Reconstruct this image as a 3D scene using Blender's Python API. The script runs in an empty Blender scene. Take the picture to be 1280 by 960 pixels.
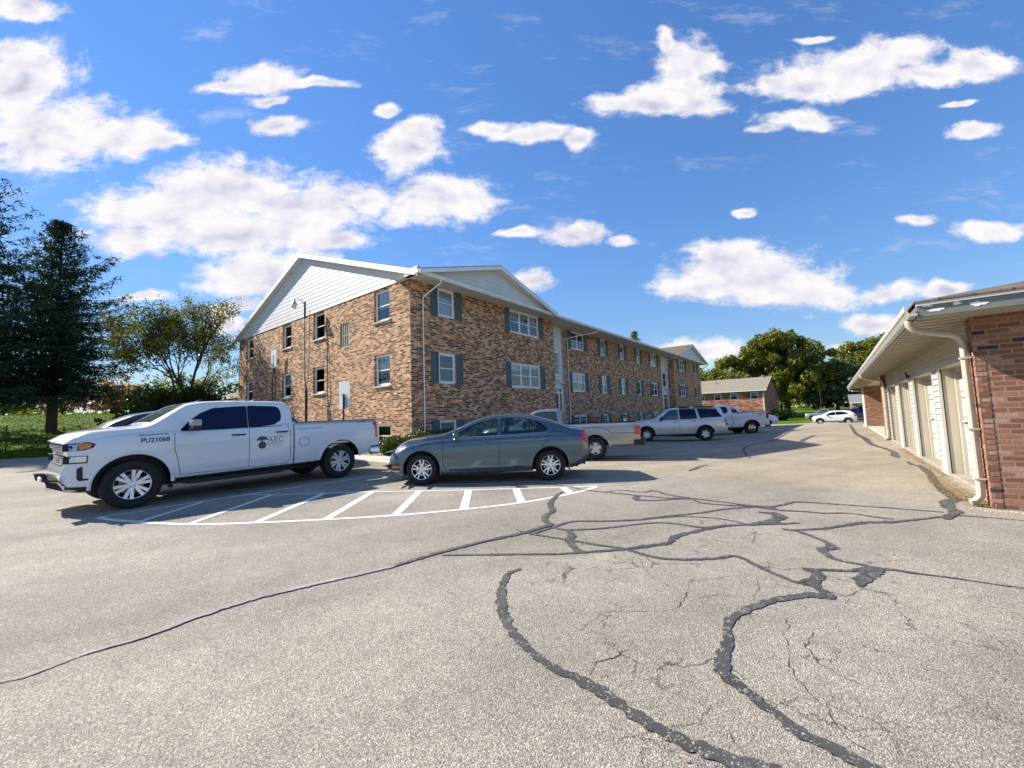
import bpy, bmesh, math, random
from mathutils import Vector, Matrix, noise
from mathutils.bvhtree import BVHTree
from mathutils.geometry import delaunay_2d_cdt
random.seed(7)
R = math.radians
scene = bpy.context.scene
col = scene.collection
# ------------------------------------------------------------------ camera
CAM_H = 1.38
cd = bpy.data.cameras.new("camera"); cam = bpy.data.objects.new("camera", cd); col.objects.link(cam)
cd.sensor_fit = 'HORIZONTAL'; cd.sensor_width = 36.0; cd.lens = 36.0 * 510.0 / 1280.0
cd.clip_start = 0.05; cd.clip_end = 3000
YAW, PITCH, ROLL = R(38.1), R(4.51), R(-1.89)
fw = Vector((-math.sin(YAW) * math.cos(PITCH), math.cos(YAW) * math.cos(PITCH), math.sin(PITCH)))
rt = Vector((math.cos(YAW), math.sin(YAW), 0)); up = rt.cross(fw)
r2 = rt * math.cos(ROLL) + up * math.sin(ROLL); u2 = -rt * math.sin(ROLL) + up * math.cos(ROLL)
mw = Matrix((r2, u2, -fw)).transposed().to_4x4(); mw.translation = (0, 0, CAM_H)
cam.matrix_world = mw
scene.camera = cam
# ------------------------------------------------------------------ render look
vs = scene.view_settings
vs.view_transform = 'Standard'; vs.look = 'None'; vs.gamma = 1.0; vs.use_curve_mapping = False
vs.exposure = 0.98
# ------------------------------------------------------------------ sun (low autumn sun from the left)
SUN_T = Vector((1.35, 0.43, -1.0)).normalized()
sd = bpy.data.lights.new("sun", 'SUN'); sun = bpy.data.objects.new("sun", sd); col.objects.link(sun)
sd.energy = 4.9; sd.angle = R(0.5); sd.color = (1.0, 0.93, 0.82)
sun.rotation_euler = (-SUN_T).to_track_quat('Z', 'Y').to_euler()
SUN_EL = math.asin(-SUN_T.z); SUN_AZ = math.atan2(-SUN_T.x, -SUN_T.y)
# ------------------------------------------------------------------ world: sky and clouds
world = bpy.data.worlds.new("World"); scene.world = world; world.use_nodes = True
world.cycles.sampling_method = 'MANUAL'; world.cycles.sample_map_resolution = 256
nt = world.node_tree; nt.nodes.clear()
class NT:
    """small helper for node graphs"""
    def __init__(s, nt): s.nt = nt
    def n(s, t, **kw):
        nd = s.nt.nodes.new(t)
        for k, v in kw.items(): setattr(nd, k, v)
        return nd
    def l(s, a, b): s.nt.links.new(a, b)
    def setin(s, sock, v):
        if v is None: return
        if hasattr(v, 'is_output'): s.l(v, sock)
        else: sock.default_value = v
    def math(s, op, a, b=None, c=None, clamp=False):
        nd = s.n('ShaderNodeMath', operation=op, use_clamp=clamp)
        for i, v in enumerate((a, b, c)): s.setin(nd.inputs[i], v)
        return nd.outputs[0]
    def vm(s, op, a, b=None, out=0):
        nd = s.n('ShaderNodeVectorMath', operation=op)
        s.setin(nd.inputs[0], a)
        if b is not None: s.setin(nd.inputs[1], b)
        return nd.outputs[out]
    def mix(s, f, a, b, blend='MIX'):
        nd = s.n('ShaderNodeMix', data_type='RGBA', blend_type=blend)
        s.setin(nd.inputs[0], f); s.setin(nd.inputs[6], a); s.setin(nd.inputs[7], b)
        return nd.outputs[2]
    def ramp(s, f, stops, interp='LINEAR'):
        nd = s.n('ShaderNodeValToRGB'); cr = nd.color_ramp; cr.interpolation = interp
        while len(cr.elements) < len(stops): cr.elements.new(0.5)
        for e, (p, c) in zip(cr.elements, stops):
            e.position = p; e.color = (c[0], c[1], c[2], 1) if not isinstance(c, (int, float)) else (c, c, c, 1)
        s.setin(nd.inputs[0], f); return nd.outputs[0]
    def noise(s, vec, scale, detail=2, rough=0.5, out='Fac', dim='3D'):
        nd = s.n('ShaderNodeTexNoise', noise_dimensions=dim); s.setin(nd.inputs['Vector'], vec)
        nd.inputs['Scale'].default_value = scale; nd.inputs['Detail'].default_value = detail
        nd.inputs['Roughness'].default_value = rough; return nd.outputs[out]
    def smooth(s, x, lo, hi, a=0.0, b=1.0):
        nd = s.n('ShaderNodeMapRange', interpolation_type='SMOOTHSTEP'); s.setin(nd.inputs[0], x)
        for i, v in zip((1, 2, 3, 4), (lo, hi, a, b)): nd.inputs[i].default_value = v
        return nd.outputs[0]
def build_world():
    g = NT(nt)
    tc = g.n('ShaderNodeTexCoord').outputs['Generated']
    sky = g.n('ShaderNodeTexSky', sky_type='NISHITA'); sky.sun_disc = False
    sky.sun_elevation = SUN_EL; sky.sun_rotation = SUN_AZ
    sky.altitude = 200; sky.air_density = 1.0; sky.dust_density = 0.0; sky.ozone_density = 2.5
    hs = g.n('ShaderNodeHueSaturation'); hs.inputs['Saturation'].default_value = 1.20; hs.inputs['Value'].default_value = 1.55
    hs.inputs['Hue'].default_value = 0.507
    g.l(sky.outputs[0], hs.inputs['Color'])
    # clouds: puffs placed on the celestial sphere, in a gnomonic frame turned 38 degrees left of north
    nrm = g.vm('NORMALIZE', tc)
    d_f = g.vm('DOT_PRODUCT', nrm, (-math.sin(YAW), math.cos(YAW), 0), out=1)
    d_r = g.vm('DOT_PRODUCT', nrm, (math.cos(YAW), math.sin(YAW), 0), out=1)
    sp = g.n('ShaderNodeSeparateXYZ'); g.l(nrm, sp.inputs[0])
    inv = g.math('DIVIDE', 1.0, g.math('MAXIMUM', d_f, 0.05))
    u = g.math('MULTIPLY', d_r, inv); v = g.math('MULTIPLY', sp.outputs[2], inv)
    cb = g.n('ShaderNodeCombineXYZ'); g.l(u, cb.inputs[0]); g.l(v, cb.inputs[1])
    uv = cb.outputs[0]
    wn = g.noise(uv, 4.5, 3, 0.6, 'Color', dim='2D')
    warp = g.vm('MULTIPLY', g.vm('SUBTRACT', wn, (0.5, 0.5, 0.5)), (0.065, 0.05, 0.0))
    uvw = g.vm('ADD', uv, warp)
    best = None
    for (bu, bv, ru, rv) in PUFFS:
        a = g.vm('SUBTRACT', uvw, (bu, bv, 0)); a = g.vm('MULTIPLY', a, (.86 / ru, .84 / rv, 0))
        le = g.vm('LENGTH', a, out=1)
        if best is None: best = le
        else:
            nd = g.n('ShaderNodeMath', operation='SMOOTH_MIN'); g.l(best, nd.inputs[0]); g.l(le, nd.inputs[1]); nd.inputs[2].default_value = 0.35
            best = nd.outputs[0]
    st = g.vm('MULTIPLY', uvw, (1.0, 1.7, 1.0))
    fb = g.noise(st, 9.0, 6, 0.64, dim='2D')
    fb2 = g.noise(st, 26.0, 4, 0.65, dim='2D')
    dens = g.math('SUBTRACT', 1.12, best)
    dens = g.math('ADD', dens, g.math('MULTIPLY', g.math('SUBTRACT', fb, 0.5), 1.25))
    dens = g.math('ADD', dens, g.math('MULTIPLY', g.math('SUBTRACT', fb2, 0.5), 0.34))
    m1 = g.smooth(dens, 0.02, 0.60)
    # other parts of the sky get random fair weather clouds
    gen = g.noise(g.vm('MULTIPLY', nrm, (1.0, 1.0, 2.4)), 2.6, 3, 0.6)
    m2 = g.math('MULTIPLY', g.smooth(gen, 0.55, 0.68), g.smooth(d_f, 0.3, 0.1))
    # thin streaks
    thin = g.noise(g.vm('MULTIPLY', uvw, (1.2, 4.0, 1.0)), 3.0, 4, 0.7, dim='2D')
    m3 = g.math('MULTIPLY', g.smooth(thin, 0.56, 0.85), 0.26)
    m = g.math('MAXIMUM', g.math('MAXIMUM', m1, m2), m3)
    m = g.math('MULTIPLY', m, g.smooth(sp.outputs[2], -0.01, 0.03))
    # cloud tone: sunlit tops, lavender grey hearts and bases
    shade_n = g.noise(st, 6.0, 2, 0.6, dim='2D')
    up_n = g.noise(g.vm('ADD', st, (-0.03, 0.06, 0)), 9.0, 2, 0.6, dim='2D')
    lit = g.math('ADD', g.math('MULTIPLY', g.math('SUBTRACT', fb, up_n), 1.9), 0.60)
    lit = g.math('ADD', lit, g.math('MULTIPLY', g.math('SUBTRACT', shade_n, 0.5), 1.1))
    lit = g.math('SUBTRACT', g.math('ADD', lit, 0.30), g.math('MULTIPLY', g.smooth(dens, 0.45, 1.25), 0.52))
    cc = g.ramp(lit, [(0.0, (0.60, 0.62, 0.76)), (0.5, (0.84, 0.82, 0.92)), (1.0, (1.0, 0.975, 0.99))])
    cc = g.vm('MULTIPLY', cc, (CLOUD_L, CLOUD_L, CLOUD_L))
    # soft shoulder: keeps the aureole round the sun from washing out the blue
    sc_ = g.n('ShaderNodeSeparateColor'); g.l(hs.outputs[0], sc_.inputs[0])
    lum = g.math('ADD', g.math('ADD', g.math('MULTIPLY', sc_.outputs[0], 0.4), g.math('MULTIPLY', sc_.outputs[1], 0.4)), g.math('MULTIPLY', sc_.outputs[2], 0.2))
    kk = g.math('DIVIDE', 1.0, g.math('ADD', 1.0, g.math('MULTIPLY', lum, SKY_C)))
    skc = g.vm('SCALE', hs.outputs[0]); skc.node.inputs[3].default_value = 1.0; g.l(kk, skc.node.inputs[3])
    full = g.mix(m, skc, cc)
    bg = g.n('ShaderNodeBackground'); g.l(full, bg.inputs[0]); bg.inputs[1].default_value = SKY_S
    out = g.n('ShaderNodeOutputWorld'); g.l(bg.outputs[0], out.inputs[0])
    return sky, hs
SKY_S = 0.105
SKY_C = 0.20
CLOUD_L = 4.75
PUFFS = [
(-1.264,1.120,0.105,0.038), (-1.262,0.920,0.143,0.106), (-1.181,0.774,0.187,0.106), (-0.983,0.760,0.136,0.056), (-0.889,0.742,0.088,0.028), (-1.300,1.012,0.110,0.028), (-0.622,0.909,0.099,0.047), (-0.685,0.884,0.114,0.021), (-0.486,0.886,0.099,0.016), (-0.611,0.842,0.055,0.016), (-0.589,0.771,0.083,0.024), (-0.292,0.804,0.040,0.019), (-0.244,0.691,0.105,0.052), (-0.216,0.740,0.066,0.038), (-0.700,0.595,0.187,0.080), (-0.883,0.554,0.187,0.075), (-0.505,0.542,0.187,0.066), (-0.677,0.484,0.275,0.056), (-0.931,0.476,0.136,0.047), (-0.372,0.558,0.075,0.042), (-0.168,0.555,0.158,0.064), (-0.625,0.372,0.149,0.071), (-0.494,0.399,0.088,0.047), (-0.693,0.297,0.079,0.021), (-0.040,0.745,0.055,0.019), (0.073,0.730,0.105,0.024), (0.190,0.711,0.048,0.028), (0.466,0.882,0.075,0.089), (0.452,0.833,0.114,0.056), (0.387,0.796,0.154,0.033), (0.501,0.792,0.092,0.033), (0.531,0.913,0.057,0.061), (0.440,0.968,0.026,0.042), (0.754,0.832,0.114,0.042), (0.903,0.866,0.198,0.061), (1.034,0.911,0.121,0.056), (1.121,0.854,0.165,0.033), (1.249,0.872,0.088,0.047), (0.777,0.732,0.099,0.031), (0.682,0.713,0.044,0.014), (1.206,0.691,0.061,0.021), (0.170,0.455,0.088,0.028), (0.295,0.434,0.040,0.014), (0.610,0.330,0.209,0.071), (0.564,0.379,0.099,0.056), (0.706,0.280,0.165,0.042), (0.488,0.300,0.121,0.033), (0.946,0.274,0.079,0.026), (1.046,0.461,0.053,0.016), (1.225,0.428,0.099,0.026), (0.044,0.333,0.057,0.028), (0.908,0.198,0.083,0.028), (1.085,0.273,0.061,0.021), (0.832,0.135,0.066,0.021), (0.457,0.143,0.110,0.028), (-0.925,0.327,0.075,0.014), (-1.180,0.069,0.154,0.033), (-0.983,0.062,0.132,0.024), (-0.712,0.253,0.048,0.024), (0.603,0.497,0.031,0.012), (0.023,0.462,0.048,0.012), (1.174,0.768,0.048,0.009), (0.828,0.959,0.044,0.009), (-0.433,0.459,0.088,0.024), (-0.822,0.578,0.132,0.094),
]
build_world()
# ------------------------------------------------------------------ helpers
def link(name, me, mat=None, parent=None, loc=None, smooth=None):
    o = bpy.data.objects.new(name, me); col.objects.link(o)
    if mat is not None:
        for m in (mat if isinstance(mat, (list, tuple)) else [mat]): me.materials.append(m)
    if parent is not None: o.parent = parent
    if loc is not None: o.location = loc
    if smooth is not None: smooth_by_angle(me, smooth)
    return o
def smooth_by_angle(me, deg):
    bm = bmesh.new(); bm.from_mesh(me); a = R(deg)
    for f in bm.faces: f.smooth = True
    for e in bm.edges:
        e.smooth = not (len(e.link_faces) == 2 and e.calc_face_angle(0) > a) and len(e.link_faces) == 2
    bm.to_mesh(me); bm.free()
def tag(o, label=None, cat=None, group=None, kind=None):
    if label: o['label'] = label
    if cat: o['category'] = cat
    if group: o['group'] = group
    if kind: o['kind'] = kind
    return o
def empty(name, loc=(0, 0, 0), rz=0.0, label=None, cat=None, group=None):
    o = bpy.data.objects.new(name, None); col.objects.link(o); o.location = loc; o.rotation_euler = (0, 0, rz)
    o.empty_display_size = 0.2
    return tag(o, label, cat, group)
def kids(o): return [c for c in col.objects if c.parent == o]
def copy_tree(o, parent=None):
    c = o.copy(); col.objects.link(c); c.parent = parent
    for ch in kids(o): copy_tree(ch, c)
    return c
class MB:
    """mesh builder: boxes, tubes, prisms"""
    def __init__(s): s.v = []; s.f = []; s.mi = []; s.m = 0
    def add(s, vs, fs):
        k = len(s.v); s.v.extend([tuple(p) for p in vs]); s.f.extend([tuple(i + k for i in f) for f in fs]); s.mi.extend([s.m] * len(fs)); return s
    def box(s, x0, x1, y0, y1, z0, z1):
        return s.add([(x0, y0, z0), (x1, y0, z0), (x1, y1, z0), (x0, y1, z0), (x0, y0, z1), (x1, y0, z1), (x1, y1, z1), (x0, y1, z1)],
                     [(3, 2, 1, 0), (4, 5, 6, 7), (0, 1, 5, 4), (1, 2, 6, 5), (2, 3, 7, 6), (3, 0, 4, 7)])
    def quad(s, a, b, c, d): return s.add([a, b, c, d], [(0, 1, 2, 3)])
    def prism(s, poly, axis, a0, a1):
        """poly: 2-D points, extruded along axis from a0 to a1"""
        n = len(poly)
        def P(p, a): return {'x': (a, p[0], p[1]), 'y': (p[0], a, p[1]), 'z': (p[0], p[1], a)}[axis]
        vs = [P(p, a0) for p in poly] + [P(p, a1) for p in poly]
        fs = [tuple(range(n))[::-1], tuple(range(n, 2 * n))] + [(i, (i + 1) % n, n + (i + 1) % n, n + i) for i in range(n)]
        return s.add(vs, fs)
    def tube(s, pts, r, n=8, caps=True, up=None):
        pts = [Vector(p) for p in pts]; rs = r if isinstance(r, list) else [r] * len(pts)
        vs = []; prev = None
        for i, p in enumerate(pts):
            d = (pts[min(i + 1, len(pts) - 1)] - pts[max(i - 1, 0)]).normalized()
            if prev is None:
                a = Vector((0, 0, 1)) if abs(d.z) < 0.9 else Vector((1, 0, 0)); a = (a - d * a.dot(d)).normalized()
            else: a = (prev - d * prev.dot(d)).normalized()
            prev = a; b = d.cross(a)
            rr = rs[i]; ra, rb = (rr if isinstance(rr, tuple) else (rr, rr))
            for k in range(n):
                t = 2 * math.pi * (k + 0.5) / n; vs.append(p + a * math.cos(t) * ra + b * math.sin(t) * rb)
        fs = []
        for i in range(len(pts) - 1):
            for k in range(n): fs.append((i * n + k, i * n + (k + 1) % n, (i + 1) * n + (k + 1) % n, (i + 1) * n + k))
        if caps: fs.append(tuple(range(n))[::-1]); fs.append(tuple(range((len(pts) - 1) * n, len(pts) * n)))
        return s.add(vs, fs)
    def lathe(s, prof, n=32, axis='y', c=(0, 0, 0)):
        """prof: (r, a) pairs round axis through c"""
        vs = []; fs = []; m = len(prof)
        for k in range(n):
            t = 2 * math.pi * k / n; ca, sa = math.cos(t), math.sin(t)
            for (r, a) in prof:
                if axis == 'y': vs.append((c[0] + r * ca, c[1] + a, c[2] + r * sa))
                elif axis == 'z': vs.append((c[0] + r * ca, c[1] + r * sa, c[2] + a))
                else: vs.append((c[0] + a, c[1] + r * ca, c[2] + r * sa))
        for k in range(n):
            k2 = (k + 1) % n
            for j in range(m - 1): fs.append((k * m + j, k * m + j + 1, k2 * m + j + 1, k2 * m + j))
        return s.add(vs, fs)
    def mesh(s, name='mesh', fix=False):
        me = bpy.data.meshes.new(name); me.from_pydata(s.v, [], s.f)
        if any(s.mi): me.polygons.foreach_set('material_index', s.mi)
        me.update()
        if fix:
            bm = bmesh.new(); bm.from_mesh(me); bmesh.ops.recalc_face_normals(bm, faces=bm.faces); bm.to_mesh(me); bm.free()
        return me
    def obj(s, name, mat, parent=None, smooth=None, fix=True, bevel=0.0, seg=1):
        me = s.mesh(name, fix)
        if bevel:
            bm = bmesh.new(); bm.from_mesh(me)
            es = [e for e in bm.edges if len(e.link_faces) == 2 and e.calc_face_angle(0) > 0.5]
            bmesh.ops.bevel(bm, geom=es, offset=bevel, segments=seg, profile=0.5, affect='EDGES', clamp_overlap=True)
            bm.to_mesh(me); bm.free()
        return link(name, me, mat, parent, smooth=smooth)
# ------------------------------------------------------------------ materials
MATS = {}
def mat(name, base=(0.5, 0.5, 0.5), rough=0.6, metal=0.0, spec=0.5, coat=0.0, vary=0.0, vscale=3.0, bump=0.0, bscale=40.0, emit=None, trans=0.0):
    """principled material with a little procedural variation in tone and surface"""
    if name in MATS: return MATS[name]
    m = bpy.data.materials.new(name); m.use_nodes = True; g = NT(m.node_tree)
    b = m.node_tree.nodes['Principled BSDF']
    b.inputs['Base Color'].default_value = (*base, 1); b.inputs['Roughness'].default_value = rough
    b.inputs['Metallic'].default_value = metal; b.inputs['Specular IOR Level'].default_value = spec
    b.inputs['Coat Weight'].default_value = coat; b.inputs['Coat Roughness'].default_value = 0.03
    tc = g.n('ShaderNodeTexCoord').outputs['Object']
    if vary:
        n = g.noise(tc, vscale, 5, 0.6)
        lo = tuple(c * (1 - vary) for c in base); hi = tuple(min(1, c * (1 + vary)) for c in base)
        g.l(g.ramp(n, [(0.3, lo), (0.7, hi)]), b.inputs['Base Color'])
    if bump:
        bp = g.n('ShaderNodeBump'); bp.inputs['Strength'].default_value = bump; bp.inputs['Distance'].default_value = 0.01
        g.l(g.noise(tc, bscale, 3), bp.inputs['Height']); g.l(bp.outputs[0], b.inputs['Normal'])
    MATS[name] = m; return m
def wall_uv(g):
    """(along wall, height) in metres for walls along x or along y"""
    geo = g.n('ShaderNodeNewGeometry'); sx = g.n('ShaderNodeSeparateXYZ'); g.l(geo.outputs['Position'], sx.inputs[0])
    sn = g.n('ShaderNodeSeparateXYZ'); g.l(geo.outputs['True Normal'], sn.inputs[0])
    f = g.math('GREATER_THAN', g.math('ABSOLUTE', sn.outputs[0]), 0.7)
    mx = g.n('ShaderNodeMix', data_type='FLOAT'); g.l(f, mx.inputs[0]); g.l(sx.outputs[0], mx.inputs[2]); g.l(sx.outputs[1], mx.inputs[3])
    cb = g.n('ShaderNodeCombineXYZ'); g.l(mx.outputs[0], cb.inputs[0]); g.l(sx.outputs[2], cb.inputs[1])
    return cb.outputs[0], geo.outputs['Position']
def brick_mat(name, stops, mortar, row=0.0677, width=0.203, msize=0.010, flame=0.0):
    m = bpy.data.materials.new(name); m.use_nodes = True; g = NT(m.node_tree); b = m.node_tree.nodes['Principled BSDF']
    uv, pos = wall_uv(g)
    br = g.n('ShaderNodeTexBrick'); br.offset = 0.5; br.squash = 1.0
    g.l(uv, br.inputs['Vector'])
    br.inputs['Color1'].default_value = (0, 0, 0, 1); br.inputs['Color2'].default_value = (1, 1, 1, 1); br.inputs['Mortar'].default_value = (0.5, 0.5, 0.5, 1)
    br.inputs['Scale'].default_value = 1.0; br.inputs['Brick Width'].default_value = width; br.inputs['Row Height'].default_value = row
    br.inputs['Mortar Size'].default_value = msize; br.inputs['Mortar Smooth'].default_value = 0.2; br.inputs['Bias'].default_value = 0.0
    c = g.ramp(br.outputs['Color'], stops, 'CONSTANT')
    # mottling inside each brick and slow drift over the wall
    n1 = g.noise(uv, 38.0, 4, 0.65); n2 = g.noise(uv, 0.7, 3, 0.5)
    if flame:      # darker and paler batches of brick in loose clusters
        cl = g.noise(uv, 2.6, 4, 0.7)
        c = g.mix(1.0, c, g.ramp(cl, [(0.34, (0.50, 0.46, 0.44)), (0.48, (0.95, 0.95, 0.95)), (0.66, (1.22, 1.20, 1.17))]), 'MULTIPLY')
    c = g.mix(1.0, c, g.ramp(n1, [(0.25, 0.66), (0.75, 1.28)]), 'MULTIPLY')
    c = g.mix(1.0, c, g.ramp(n2, [(0.3, 0.90), (0.7, 1.08)]), 'MULTIPLY')
    sn = g.noise(uv, 9.0, 4, 0.7)
    mc = g.ramp(sn, [(0.3, tuple(x * 0.75 for x in mortar)), (0.7, mortar)])
    c = g.mix(br.outputs['Fac'], c, mc)
    g.l(c, b.inputs['Base Color']); b.inputs['Roughness'].default_value = 0.9; b.inputs['Specular IOR Level'].default_value = 0.2
    bp = g.n('ShaderNodeBump'); bp.inputs['Strength'].default_value = 0.8; bp.inputs['Distance'].default_value = 0.006
    h = g.math('ADD', g.math('MULTIPLY', g.math('SUBTRACT', 1.0, br.outputs['Fac']), 1.0), g.math('MULTIPLY', n1, 0.5))
    g.l(h, bp.inputs['Height']); g.l(bp.outputs[0], b.inputs['Normal'])
    MATS[name] = m; return m
M_BRICK = brick_mat('tan_brown_brick', [(0.0, (0.070, 0.032, 0.020)), (0.15, (0.22, 0.088, 0.045)), (0.30, (0.50, 0.235, 0.118)), (0.45, (0.64, 0.350, 0.192)),
                                  (0.58, (0.36, 0.150, 0.078)), (0.67, (0.70, 0.45, 0.275)), (0.82, (0.55, 0.275, 0.145)), (0.93, (0.11, 0.050, 0.030))], (0.56, 0.44, 0.31), row=0.078, width=0.24, flame=1.0)
M_BRICK_RED = brick_mat('red_brick', [(0.0, (0.25, 0.110, 0.072)), (0.25, (0.31, 0.142, 0.092)), (0.45, (0.215, 0.092, 0.062)), (0.6, (0.335, 0.16, 0.105)),
                                      (0.84, (0.40, 0.235, 0.185)), (0.965, (0.06, 0.052, 0.055))], (0.34, 0.235, 0.175))
M_BRICK_FAR = brick_mat('rust_brick', [(0.0, (0.24, 0.08, 0.05)), (0.3, (0.40, 0.16, 0.10)), (0.6, (0.52, 0.26, 0.17)), (0.85, (0.18, 0.08, 0.05))], (0.4, 0.34, 0.3), row=0.20, width=0.6)
M_WHITE = mat('white_trim', (0.78, 0.78, 0.76), 0.5, vary=0.06, vscale=2.0)
M_SIDING = mat('white_vinyl_siding', (0.60, 0.61, 0.61), 0.5, vary=0.05, vscale=1.2)
M_CREAM = mat('cream_vinyl', (0.47, 0.425, 0.34), 0.5, vary=0.07, vscale=1.5)
M_CREAM_W = mat('cream_siding', (0.52, 0.505, 0.46), 0.5, vary=0.06, vscale=1.5)
M_GARDOOR = mat('white_garage_door', (0.42, 0.42, 0.42), 0.5, vary=0.12, vscale=5, bump=0.15, bscale=60)
M_SOFFIT = mat('soffit', (0.62, 0.59, 0.52), 0.6, vary=0.05)
M_SHUTTER = mat('slate_green_shutter', (0.085, 0.118, 0.125), 0.55, vary=0.12, vscale=3)
M_BLIND = mat('window_blind', (0.85, 0.85, 0.84), 0.8, vary=0.05)
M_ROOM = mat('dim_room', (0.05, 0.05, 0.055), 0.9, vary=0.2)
M_MAROON = mat('maroon_door', (0.11, 0.018, 0.025), 0.4, vary=0.1)
M_BLACK = mat('black_plastic', (0.014, 0.014, 0.016), 0.55, vary=0.2, bump=0.1, bscale=200)
M_DARKM = mat('dark_metal', (0.05, 0.045, 0.04), 0.5, metal=0.6, vary=0.2)
M_GALV = mat('galvanised_metal', (0.45, 0.46, 0.47), 0.45, metal=0.8, vary=0.15)
M_BRIGHT = mat('bright_alloy', (0.82, 0.83, 0.85), 0.25, metal=0.45, coat=0.5, vary=0.03)
M_CHROME = mat('polished_alloy', (0.72, 0.73, 0.75), 0.16, metal=1.0, vary=0.04)
M_ALLOY = mat('painted_alloy', (0.70, 0.71, 0.73), 0.30, metal=0.35, vary=0.05)
M_TYRE = mat('tyre_rubber', (0.018, 0.018, 0.019), 0.85, vary=0.25, vscale=8, bump=0.2, bscale=120)
M_APRON = mat('stained_concrete', (0.30, 0.265, 0.21), 0.95, vary=0.3, vscale=5, bump=0.5, bscale=90)
M_CONC = mat('concrete', (0.50, 0.46, 0.39), 0.9, vary=0.12, vscale=2.5, bump=0.3, bscale=90)
M_IRON = mat('iron_railing', (0.015, 0.015, 0.016), 0.5, vary=0.2)
def glass_mat(name, tint=(0.55, 0.62, 0.62), refl=1.0, ior=1.45):
    m = bpy.data.materials.new(name); m.use_nodes = True; n = m.node_tree; n.nodes.clear(); g = NT(n)
    tr = g.n('ShaderNodeBsdfTransparent'); tr.inputs[0].default_value = (*tint, 1)
    gl = g.n('ShaderNodeBsdfGlossy'); gl.inputs['Roughness'].default_value = 0.015
    bp = g.n('ShaderNodeBump'); bp.inputs['Strength'].default_value = 0.06; bp.inputs['Distance'].default_value = 0.02
    g.l(g.noise(g.n('ShaderNodeTexCoord').outputs['Object'], 1.7, 2), bp.inputs['Height']); g.l(bp.outputs[0], gl.inputs['Normal'])
    fr = g.n('ShaderNodeFresnel'); fr.inputs[0].default_value = ior
    f = g.math('MULTIPLY', g.math('ADD', fr.outputs[0], 0.04), refl, clamp=True)
    mx = g.n('ShaderNodeMixShader'); g.l(f, mx.inputs[0]); g.l(tr.outputs[0], mx.inputs[1]); g.l(gl.outputs[0], mx.inputs[2])
    o = g.n('ShaderNodeOutputMaterial'); g.l(mx.outputs[0], o.inputs[0])
    MATS[name] = m; return m
M_GLASS = glass_mat('window_glass', (0.68, 0.75, 0.80), 1.7, 1.5)
M_CARGLASS = glass_mat('car_glass', (0.50, 0.66, 0.58), 1.1, 1.5)
M_TINT = mat('privacy_glass', (0.003, 0.004, 0.04), 0.05, spec=0.32, coat=0.0, vary=0.3, vscale=1.0)
def shingle_mat(name, a, b):
    m = bpy.data.materials.new(name); m.use_nodes = True; g = NT(m.node_tree); s = m.node_tree.nodes['Principled BSDF']
    pos = g.n('ShaderNodeNewGeometry').outputs['Position']
    sx = g.n('ShaderNodeSeparateXYZ'); g.l(pos, sx.inputs[0])
    cb = g.n('ShaderNodeCombineXYZ'); g.l(g.math('ADD', sx.outputs[0], sx.outputs[1]), cb.inputs[0]); g.l(g.math('MULTIPLY', sx.outputs[2], 2.8), cb.inputs[1])
    br = g.n('ShaderNodeTexBrick'); g.l(cb.outputs[0], br.inputs['Vector']); br.inputs['Scale'].default_value = 1
    br.inputs['Brick Width'].default_value = 0.3; br.inputs['Row Height'].default_value = 0.14; br.inputs['Mortar Size'].default_value = 0.012
    br.inputs['Color1'].default_value = (*a, 1); br.inputs['Color2'].default_value = (*b, 1); br.inputs['Mortar'].default_value = (*[c * 0.4 for c in a], 1)
    c = g.mix(1.0, br.outputs[0], g.ramp(g.noise(pos, 60, 3), [(0.3, 0.7), (0.7, 1.25)]), 'MULTIPLY')
    g.l(c, s.inputs['Base Color']); s.inputs['Roughness'].default_value = 0.95; s.inputs['Specular IOR Level'].default_value = 0.15
    MATS[name] = m; return m
M_SHINGLE = shingle_mat('brown_shingles', (0.14, 0.105, 0.08), (0.22, 0.17, 0.13))
M_SHINGLE_G = shingle_mat('tan_shingles', (0.27, 0.235, 0.18), (0.33, 0.29, 0.23))
def leaf_mat(name, cols, trans=0.35, gloss=0.4):
    m = bpy.data.materials.new(name); m.use_nodes = True; n = m.node_tree; n.nodes.clear(); g = NT(n)
    gi = g.n('ShaderNodeNewGeometry'); pos = gi.outputs['Position']
    rnd = gi.outputs['Random Per Island']
    big = g.noise(pos, 0.55, 3, 0.6)
    f = g.math('ADD', g.math('MULTIPLY', rnd, 0.55), g.math('MULTIPLY', big, 0.6))
    k = len(cols); c = g.ramp(f, [(0.15 + 0.75 * i / max(1, k - 1), cc) for i, cc in enumerate(cols)])
    d = g.n('ShaderNodeBsdfDiffuse'); g.l(c, d.inputs[0])
    t = g.n('ShaderNodeBsdfTranslucent'); g.l(g.mix(1.0, c, (1.25, 1.3, 0.5, 1), 'MULTIPLY'), t.inputs[0])
    mx = g.n('ShaderNodeMixShader'); mx.inputs[0].default_value = trans; g.l(d.outputs[0], mx.inputs[1]); g.l(t.outputs[0], mx.inputs[2])
    gl = g.n('ShaderNodeBsdfGlossy'); gl.inputs['Roughness'].default_value = gloss
    lw = g.n('ShaderNodeLayerWeight'); lw.inputs[0].default_value = 0.25
    m2 = g.n('ShaderNodeMixShader'); g.l(g.math('MULTIPLY', lw.outputs[0], 0.06), m2.inputs[0]); g.l(mx.outputs[0], m2.inputs[1]); g.l(gl.outputs[0], m2.inputs[2])
    o = g.n('ShaderNodeOutputMaterial'); g.l(m2.outputs[0], o.inputs[0])
    MATS[name] = m; return m
M_BARK = mat('bark', (0.085, 0.062, 0.045), 0.95, vary=0.4, vscale=9, bump=0.8, bscale=25)
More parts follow.
